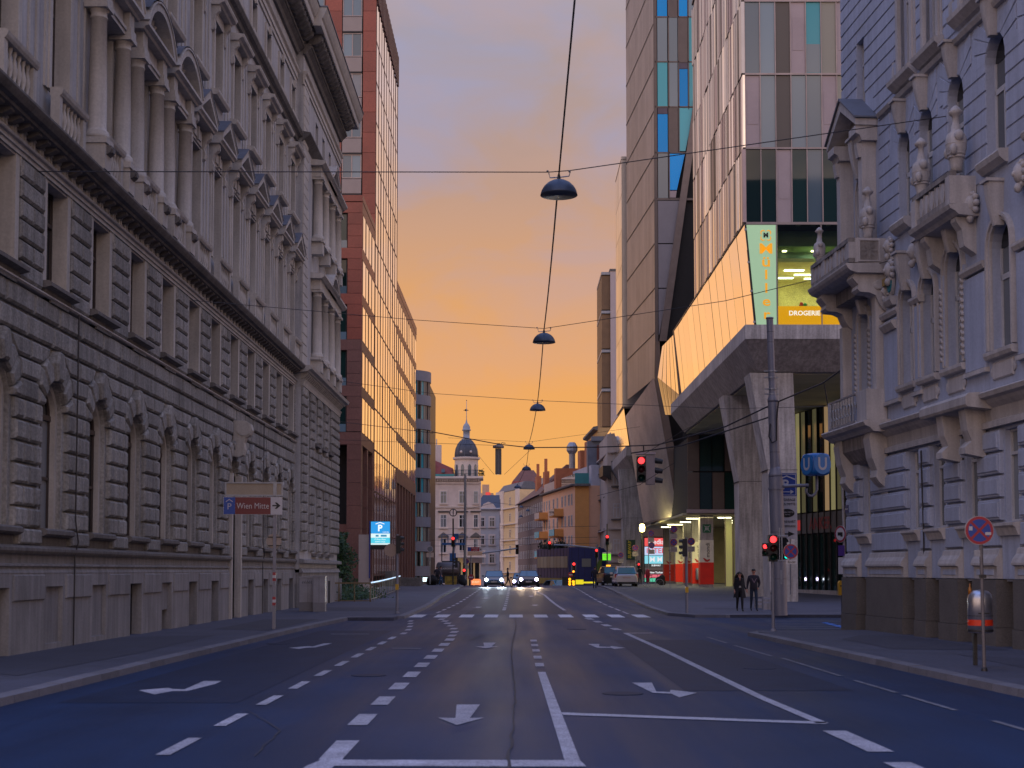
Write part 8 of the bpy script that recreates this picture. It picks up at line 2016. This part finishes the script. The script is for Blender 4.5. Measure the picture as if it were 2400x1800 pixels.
# ================================================================== vehicles
def lerp(a, b, t): return a + (b - a) * t
def make_car(lab, loc, rz, paint, W=1.76, L=4.3, H=1.46, front_on=True, lights=None, name='parked_car', cat='car', taxi=False, tails=False, suv=0):
    t = thing(name, lab, cat, loc, rz)
    hw = W / 2
    # lower body: rings along y, nose at y = -L/2 (towards -y)
    ys_ = [(-L / 2, .80, .34, .58), (-L / 2 + .10, .93, .24, .70), (-L / 2 + .45, .99, .20, .80), (-L / 2 + 1.1, 1.0, .20, .92), (-.6, 1.0, .20, .97), (L / 2 - 1.0, 1.0, .20, .98), (L / 2 - .35, .99, .20, .98), (L / 2 - .08, .94, .26, .94), (L / 2, .84, .36, .86)]
    rings = []
    for y, k, zb, zt in ys_:
        w = hw * k; zb += suv * .05; zt += suv
        rings.append([(-w * .86, y, zb), (w * .86, y, zb), (w, y, zb + .12), (w * 1.0, y, (zb + zt) / 2 + .04), (w * .93, y, zt - .06), (w * .78, y, zt), (-w * .78, y, zt), (-w * .93, y, zt - .06), (-w, y, (zb + zt) / 2 + .04), (-w, y, zb + .12)])
    m = MB()
    for a, b in zip(rings, rings[1:]): m.loft(a, b, caps=False)
    m.add(rings[0], [tuple(range(10))]); m.add(rings[-1], [tuple(range(10))[::-1]])
    m.build('body', paint, t, smooth=False)
    # cabin
    zb, zt = .95 + suv, H
    cab = [(-.95, .90, zb), (-.25, .74, zt - .02), (.35, .74, zt + .0), (1.35, .70, zt - .07), (1.95 if tails or True else 1.8, .82, zb + .02)]
    def pt(i, s, inset=0.0):
        y, k, z = cab[i]; return (s * hw * k, y, z)
    roof = MB().loft([pt(1, -1), pt(1, 1), pt(2, 1), pt(3, 1), pt(3, -1), pt(2, -1)], [(p[0] * .94, p[1], p[2] + .035) for p in (pt(1, -1), pt(1, 1), pt(2, 1), pt(3, 1), pt(3, -1), pt(2, -1))])
    roof.build('roof', paint, t)
    gl = M['car_glass']
    MB().quad(pt(0, -1), pt(0, 1), pt(1, 1), pt(1, -1)).build('windscreen', M['car_glass_front'], t)
    MB().quad(pt(3, -1), pt(3, 1), pt(4, 1), pt(4, -1)).build('rear_window', M['car_glass_front'], t)
    for s in (-1, 1):
        MB().quad((s * hw * .90, -.95, zb), pt(1, s), pt(2, s), (s * hw * .9, .35, zb)).build('side_window', gl, t)
        MB().quad((s * hw * .90, .35, zb), pt(2, s), pt(3, s), (s * hw * .86, 1.9, zb)).build('side_window', gl, t)
        MB().tube([pt(0, s), pt(1, s), pt(2, s), pt(3, s), pt(4, s)], .028, 6).build('roof_pillar', paint, t)
        MB().box(-.11, .11, -.05, .05, 0, .14).build('mirror', paint, t, loc=(s * (hw + .08), -.72, zb - .03))
    for y in (-L / 2 + .82, L / 2 - .82):
        for s in (-1, 1):
            w = MB().lathe([(.2, -.10), (.31, -.11), (.325, -.06), (.325, .06), (.31, .11), (.2, .10)], 18).xf(Matrix.Rotation(pi / 2, 4, 'Y')).build('wheel', BK, t, loc=(s * (hw - .12), y, .325), smooth=False)
            MB().lathe([(.001, .07), (.20, .09), (.20, .10)], 12).xf(Matrix.Rotation(s * pi / 2, 4, 'Y')).build('rim', ST, w)
    # front details
    y = -L / 2
    MB().box(-.42, .42, y - .02, y + .06, .50 + suv * .5, .62 + suv * .5).build('grille', BK, t)
    MB().box(-.62, .62, y + .0, y + .05, .28, .42).build('air_intake', BK, t)
    MB().box(-.26, .26, y - .03, y - .01, .42, .53).build('number_plate', M['plate_f'], t)
    MB().lathe([(.001, -.02), (.06, 0)], 12).xf(Matrix.Rotation(pi / 2, 4, 'X')).build('badge', ST, t, loc=(0, y - .03, .585 + suv * .5))
    for s in (-1, 1):
        h = MB().loft([(s * .52, y + .02, .60), (s * .80, y + .16, .62), (s * .80, y + .16, .74), (s * .54, y + .06, .72)], [(s * .52, y + .12, .60), (s * .80, y + .26, .62), (s * .80, y + .26, .74), (s * .54, y + .16, .72)]).build('headlight', M['lamp_glass'], t, loc=(0, -.03, suv * .5))
        if lights: MB().ball((s * .66, y - .0, .67 + suv * .5), .125, 8).build('headlamp_beam', lights, t, smooth=True)
    # rear details
    y = L / 2
    MB().box(-.27, .27, y - .03, y + .012, .62 + suv, .74 + suv).build('number_plate', M['plate_r'], t)
    MB().box(-.75, .75, y - .1, y + .02, .36, .50).build('rear_bumper', paint, t); MB().box(-.6, .6, y - .06, y + .015, .25, .35).build('rear_skirt', BK, t)
    for s in (-1, 1): MB().loft([(s * .60, y - .10, .68), (s * .83, y - .22, .68), (s * .80, y - .24, .95), (s * .66, y - .12, .92)], [(s * .60, y + .005, .68), (s * .84, y - .12, .68), (s * .81, y - .14, .95), (s * .66, y - .02, .92)]).build('tail_light', M['tail'], t, loc=(0, .0, suv))
    MB().ball((0, y - .3, H - .06), .03, 5).box(-.004, .004, y - .9, y - .89, H, H + .2).build('aerial', BK, t)
    if taxi: MB().box(-.18, .18, -.08, .08, H + .03, H + .15).build('taxi_light', lit('taxi_amber', (1, .4, .02), 2), t)
    return t
M['car_glass'] = glass('car_glass', (.015, .02, .025), .05, spec=.8); M['car_glass_front'] = glass('car_glass_front', (.03, .10, .15), .04, spec=1.0)
M['lamp_glass'] = glass('lamp_glass', (.3, .3, .33), .1); M['plate_f'] = mat('plate_f', (.45, .40, .35), .5); M['plate_r'] = mat('plate_r', (.40, .30, .28), .5)
M['tail'] = mat('tail_red', (.30, .01, .008), .3)
def paint(n, c, r=.3, mt=.3): return mat(n, c, r, metal=mt, var=.03, fine=.01, rnd=0)
hlw = lit('headlamp_white', (.75, .85, 1.0), 45); hlv = lit('headlamp_violet', (.72, .62, 1.0), 45)
x = at_y(127.5, 1158.5)[0]
make_car('bluish grey car with white headlights coming towards the camera in the left lane', (x, 127.5, ground(127.5) - .06), 0, paint('paint_bluegrey', (.06, .09, .14)), 1.80, 4.4, 1.46, lights=hlw, name='oncoming_car')
x = at_y(124.5, 1239)[0]
make_car('black car with violet-white headlights coming towards the camera in the right lane', (x, 124.5, ground(124.5) - .02), 0, paint('paint_black', (.012, .013, .022)), 1.84, 4.5, 1.44, lights=hlv, name='oncoming_car')
x = at_y(133, 1222)[0]
make_car('car half hidden behind the black car, one violet headlight showing on its left', (x, 133, ground(133) - .25), 0, paint('paint_dark2', (.02, .025, .04)), 1.76, 4.3, 1.44, lights=hlv, name='oncoming_car')
x = at_y(119, 1464)[0]
hb_ = make_car('silver hatchback parked on the right, seen from behind', (x, 119, gz(x, 119) - .02), pi, paint('paint_silver', (.42, .42, .46), .3, .6), 1.66, 3.99, 1.50); hb_.scale = (1.17, 1.1, 1.1)
x = at_y(124, 1426)[0]
tx_ = make_car('black taxi with an amber roof light beside the silver hatchback', (x, 124, gz(x, 124) - .02), pi + .12, paint('paint_black2', (.010, .011, .014)), 1.78, 4.6, 1.62, taxi=True, suv=.10); tx_.scale = (1.0, 1, 1.02)
x = at_y(140, 1312)[0]
make_car('light blue car beyond the crest, only its roof showing left of the warning lamps', (x, 146, -.65), .5, paint('paint_lblue', (.10, .38, .62)), 1.76, 4.2, 1.50)
# light thrown on the asphalt by the oncoming headlamps
for px, Y, col in ((1158, 124.5, (.75, .9, 1)), (1239, 121.5, (1, .72, .45))):
    for s in (-.66, .66):
        sp = bpy.data.lights.new('headlamp', 'SPOT'); sp.energy = 1500; sp.color = col; sp.spot_size = radians(28); sp.spot_blend = .8; sp.shadow_soft_size = .08
        so = bpy.data.objects.new('headlamp', sp); C.objects.link(so); so.location = (at_y(Y, px)[0] + s, Y, ground(Y) + .68)
        so.rotation_euler = (radians(90 - 4.5), 0, pi)
# ================================================================== people
def person(lab, loc, rz, J, R, mats, regions, hair=None, face=True, scale=1.0):
    """J joints {name:(x,y,z)}, edges by pairs; regions: function(center)->slot"""
    t = thing('person', lab, 'person', loc, rz); t.scale = (scale,) * 3
    names = list(J); E = [(a, b) for a, b in EDGES if a in J and b in J]
    me = bpy.data.meshes.new('body'); me.from_pydata([J[n] for n in names], [(names.index(a), names.index(b)) for a, b in E], [])
    o = bpy.data.objects.new('body', me); C.objects.link(o)
    sk = o.modifiers.new('s', 'SKIN'); sk.use_smooth_shade = True
    for i, n in enumerate(names):
        r = R.get(n, .06); me.skin_vertices[0].data[i].radius = r if isinstance(r, tuple) else (r, r)
    me.skin_vertices[0].data[names.index('pelvis')].use_root = True
    sb_ = o.modifiers.new('u', 'SUBSURF'); sb_.levels = 2; sb_.render_levels = 2
    dg = bpy.context.evaluated_depsgraph_get(); m2_ = bpy.data.meshes.new_from_object(o.evaluated_get(dg))
    bpy.data.objects.remove(o); bpy.data.meshes.remove(me)
    m2_.materials.clear()
    for m_ in mats: m2_.materials.append(m_)
    for p in m2_.polygons: p.material_index = regions(p.center); p.use_smooth = True
    b = bpy.data.objects.new('body', m2_); C.objects.link(b); b.parent = t
    hx, hy, hz = J['head']
    if face:
        MB().ball((hx, hy - .092, hz - .015), .014, 5, 1.5).ball((hx, hy - .086, hz - .05), .012, 5, .6).build('nose', mats[0], t, smooth=True)
        for s in (-1, 1):
            MB().ball((hx + s * .032, hy - .082, hz + .012), .011, 5, .7).build('eye', BK, t); MB().ball((hx + s * .078, hy + .0, hz - .01), .022, 5, 1.4).build('ear', mats[0], t, smooth=True)
        MB().box(hx - .022, hx + .022, hy - .088, hy - .080, hz - .058, hz - .050).build('mouth', M['tail'], t)
    for s in ('l', 'r'):
        w = Vector(J['hand_' + s]); e = Vector(J['elbow_' + s]); d = (w - e).normalized(); sd = Vector((1, 0, 0)) if s == 'l' else Vector((-1, 0, 0))
        hm = MB().ball(tuple(w + d * .035), .034, 6, 1.2)
        f_ = Vector((0, -1, 0)) if abs(d.y) < .8 else Vector((0, 0, 1))
        for k in range(4):
            base = w + d * .06 + f_ * (.024 - .016 * k); ln = (.065, .075, .07, .055)[k]
            hm.tube([tuple(base), tuple(base + d * ln * .5), tuple(base + d * ln * .95 - sd * .012 * (-1))], .0085, 5, .006)
        hm.tube([tuple(w + d * .02 + f_ * .03), tuple(w + d * .045 + f_ * .05), tuple(w + d * .075 + f_ * .048)], .0095, 5, .007)
        hm.build('hand', mats[0], t, smooth=True)
    return t
EDGES = [('pelvis', 'waist'), ('waist', 'chest'), ('chest', 'neck'), ('neck', 'head0'), ('head0', 'head'), ('head', 'top'), ('pelvis', 'hip_l'), ('hip_l', 'knee_l'), ('knee_l', 'ankle_l'), ('ankle_l', 'toe_l'), ('pelvis', 'hip_r'), ('hip_r', 'knee_r'), ('knee_r', 'ankle_r'), ('ankle_r', 'toe_r'),
         ('chest', 'sh_l'), ('sh_l', 'elbow_l'), ('elbow_l', 'hand_l'), ('chest', 'sh_r'), ('sh_r', 'elbow_r'), ('elbow_r', 'hand_r')]
RAD = dict(pelvis=(.145, .11), waist=(.13, .10), chest=(.165, .12), neck=(.055, .055), head0=(.06, .065), head=(.078, .092), top=(.055, .065), hip_l=(.09, .095), hip_r=(.09, .095), knee_l=(.058, .062), knee_r=(.058, .062), ankle_l=(.042, .045), ankle_r=(.042, .045), toe_l=(.04, .03), toe_r=(.04, .03),
           sh_l=(.062, .062), sh_r=(.062, .062), elbow_l=(.045, .045), elbow_r=(.045, .045), hand_l=(.028, .028), hand_r=(.028, .028))
def pose(h=1.78, step=.0, arm_l=None, arm_r=None, shw=.185, head_dy=-.02, lean=0.0):
    k = h / 1.78
    J = dict(pelvis=(0, 0, .95), waist=(0, -.01, 1.10), chest=(0, 0, 1.34), neck=(0, .0, 1.50), head0=(0, -.01, 1.57), head=(0, head_dy, 1.645), top=(0, head_dy + .01, 1.715),
             hip_l=(.085, 0, .90), knee_l=(.09, -.06 - step * .45, .50), ankle_l=(.09, -step * .9, .085), toe_l=(.10, -step * .9 - .15, .035),
             hip_r=(-.085, 0, .90), knee_r=(-.09, .0 + step * .15, .49), ankle_r=(-.085, step * .95, .10 + step * .12), toe_r=(-.09, step * .95 - .14, .035 + step * .02),
             sh_l=(shw, 0, 1.405), elbow_l=(shw + .06, .03, 1.14), hand_l=(shw + .07, -.08, .90), sh_r=(-shw, 0, 1.405), elbow_r=(-shw - .06, .03, 1.14), hand_r=(-shw - .07, -.08, .90))
    if arm_l: J['elbow_l'], J['hand_l'] = arm_l
    if arm_r: J['elbow_r'], J['hand_r'] = arm_r
    return {n: (p[0] * k, p[1] * k - lean * max(0, p[2] - .9), p[2] * k) for n, p in J.items()}
skin_m = mat('skin', (.42, .20, .14), .6, var=.03, fine=.02, rnd=0)
blkc = mat('black_cloth', (.010, .009, .012), .9, var=.2, scale=8, bump=.3, bscale=12); charc = mat('charcoal_cloth', (.022, .018, .028), .9, var=.2, scale=8, bump=.3, bscale=12)
jean = mat('jeans', (.018, .030, .055), .9, var=.2, scale=8, bump=.3, bscale=14); hairm = mat('dark_hair', (.015, .009, .007), .6); shoe = mat('shoe', (.012, .010, .010), .6)
def regs(hem, top=1.52, cuff=.93, sh_=.11):
    def f(c):
        if c.z > top: return 0
        if abs(c.x) > .21 and c.z < cuff and c.z > .6: return 0
        if c.z < sh_: return 3
        return 1 if c.z > hem or abs(c.x) > .22 else 2
    return f
# woman and man walking hand in hand
wx, mx_ = at_y(60.4, 1733)[0], at_y(60.6, 1766)[0]
gap = mx_ - wx
Jw = pose(1.70, .22, arm_l=((.20, .03, 1.14), (gap / 2 - .02, -.05, .92)), shw=.165)
RW = dict(RAD); RW.update(chest=(.14, .11), waist=(.11, .09), pelvis=(.14, .11), sh_l=(.055, .055), sh_r=(.055, .055))
wo = person('woman in a long black coat with long dark hair holding the man\'s hand', (wx, 60.4, .12), 0, Jw, RW, [skin_m, blkc, blkc, shoe], regs(.9, 1.44))
cm = MB(); n = 20; ring = []
for (z, rx, ry) in ((1.42, .13, .10), (1.36, .20, .125), (1.20, .185, .13), (1.0, .19, .14), (.8, .235, .17), (.58, .27, .20)):
    ring.append([(rx * sin(a), -ry * cos(a) * 1.0 + .01, z + (.0 if z > .7 else .02 * sin(a * 5))) for a in [.32 + (2 * pi - .64) * k / (n - 1) for k in range(n)]])
for a, b in zip(ring, ring[1:]):
    cm.add(a + b, [(i, i + 1, n + i + 1, n + i) for i in range(n - 1)])
cm.build('coat', blkc, wo, smooth=True)
MB().add([(-.03, -.115, 1.45), (.03, -.115, 1.45), (.0, -.135, 1.28)], [(0, 1, 2)]).build('neckline_skin', skin_m, wo)
MB().add([(-.05, -.125, 1.0), (.05, -.125, 1.0), (.04, -.125, 1.08), (-.03, -.125, 1.08)], [(0, 1, 2, 3)]).build('pale_top', mat('pale_top', (.3, .28, .26), .8), wo)
hx, hy, hz = Jw['head']
hm_ = MB(); rr = random.Random(4)
for k in range(70):
    a = rr.uniform(.2 * pi, .8 * pi) if k % 2 else rr.uniform(-.15 * pi, 1.15 * pi); y0 = .02
    p = Vector((hx + .085 * cos(a), hy + .03 + .07 * sin(a), hz + .06))
    e = Vector((hx + (.085 + rr.uniform(.02, .10)) * cos(a) * 1.3, hy + .07 + .06 * sin(a), hz - rr.uniform(.22, .34)))
    hm_.tube([tuple(p), tuple(p.lerp(e, .5) + Vector((.05 * cos(a), .01, .0))), tuple(e)], .022, 5, .008)
hm_.lathe([(.093, -.02), (.092, .05), (.06, .105), (.001, .12)], 14, (hx, hy + .022, hz)).build('hair', hairm, wo, smooth=True)
Jm = pose(1.84, .20, arm_r=((-.235, .03, 1.16), (-gap / 2 + .03, -.05, .90)), arm_l=((.25, .05, 1.13), (.17, -.09, .96)), shw=.175, head_dy=-.045)
ma_ = person('man in a dark hooded jacket and blue jeans holding the woman\'s hand', (mx_, 60.6, .12), 0, Jm, {**RAD, 'chest': (.19, .14), 'waist': (.165, .13), 'pelvis': (.16, .13), 'sh_l': (.08, .08), 'sh_r': (.08, .08), 'elbow_l': (.062, .062), 'elbow_r': (.062, .062)}, [skin_m, charc, jean, shoe], regs(.93, 1.54))
hx, hy, hz = Jm['head']
MB().lathe([(.090, .015), (.088, .06), (.055, .098), (.001, .105)], 14, (hx, hy + .018, hz)).build('hair', hairm, ma_, smooth=True)
MB().tube([(.12 * cos(a), .03 + .09 * sin(a), 1.50 + .02 * sin(a)) for a in [-.3 + 3.74 * k / 10 for k in range(11)]], .035, 6).build('hood', charc, ma_, smooth=True)
MB().add([(-.11, -.150, 1.40), (-.085, -.152, 1.40), (.0, -.158, 1.25), (.085, -.152, 1.40), (.11, -.150, 1.40), (.0, -.16, 1.19)], [(0, 1, 2, 5), (2, 3, 4, 5)]).build('chest_print', mat('print_pink', (.22, .14, .18), .8), ma_)
# distant figures
def far_person(px, Y, h, rz, lab, top, leg, step=.1, dz=0, hood=None):
    x = at_y(Y, px)[0]; J = pose(h, step)
    p = person(lab, (x, Y, gz(x, Y) + dz), rz, J, {**RAD, 'chest': (.18, .14), 'waist': (.16, .13), 'sh_l': (.075, .075), 'sh_r': (.075, .075)}, [skin_m, top, leg, shoe], regs(.9, 1.52 * h / 1.78))
    hx, hy, hz = J['head']; MB().lathe([(.094, -.03), (.092, .05), (.06, .10), (.001, .115)], 12, (hx, hy + .02, hz)).build('hair', hairm, p, smooth=True)
    return p
far_person(1394, 115, 1.80, pi, 'stout man in a dark jacket and jeans seen from behind beside the black taxi', charc, jean)
wc = far_person(1190, 121, 1.66, pi / 2, 'dark-clothed woman crossing the road between the two oncoming cars', blkc, blkc, .3)
far_person(1033, 124, 1.72, pi / 2, 'man in a grey shirt and blue jeans in front of the tank trailer', mat('grey_shirt', (.10, .08, .09), .9), mat('jeans2', (.02, .07, .16), .9), .15)
far_person(1500, 128, 1.70, pi, 'dark figure standing left of the bicycle near the shop board', blkc, charc)
far_person(1024, 127, 1.68, 0, 'person in dark clothes left of the man in jeans by the tank trailer', charc, blkc)
# rubbish bags
for k, (px, w) in enumerate(((1082, .5), (1014, .5), (1548, .35))):
    x = at_y(126, px)[0]; bg_ = thing('rubbish_bag', ['pile of black bags right of the yellow container', 'black bag left of the tank trailer', 'black bag beside the leftmost advertising pillar'][k], 'rubbish bag', (x, 126, gz(x, 126)))
    m = MB(); rr = random.Random(k)
    for j in range(5): m.ball((rr.uniform(-w, w) * .6, rr.uniform(-.2, .2), .25 + .18 * (j % 3)), .30, 6, 1.1)
    m.build('bag_body', blkc, bg_, smooth=True)
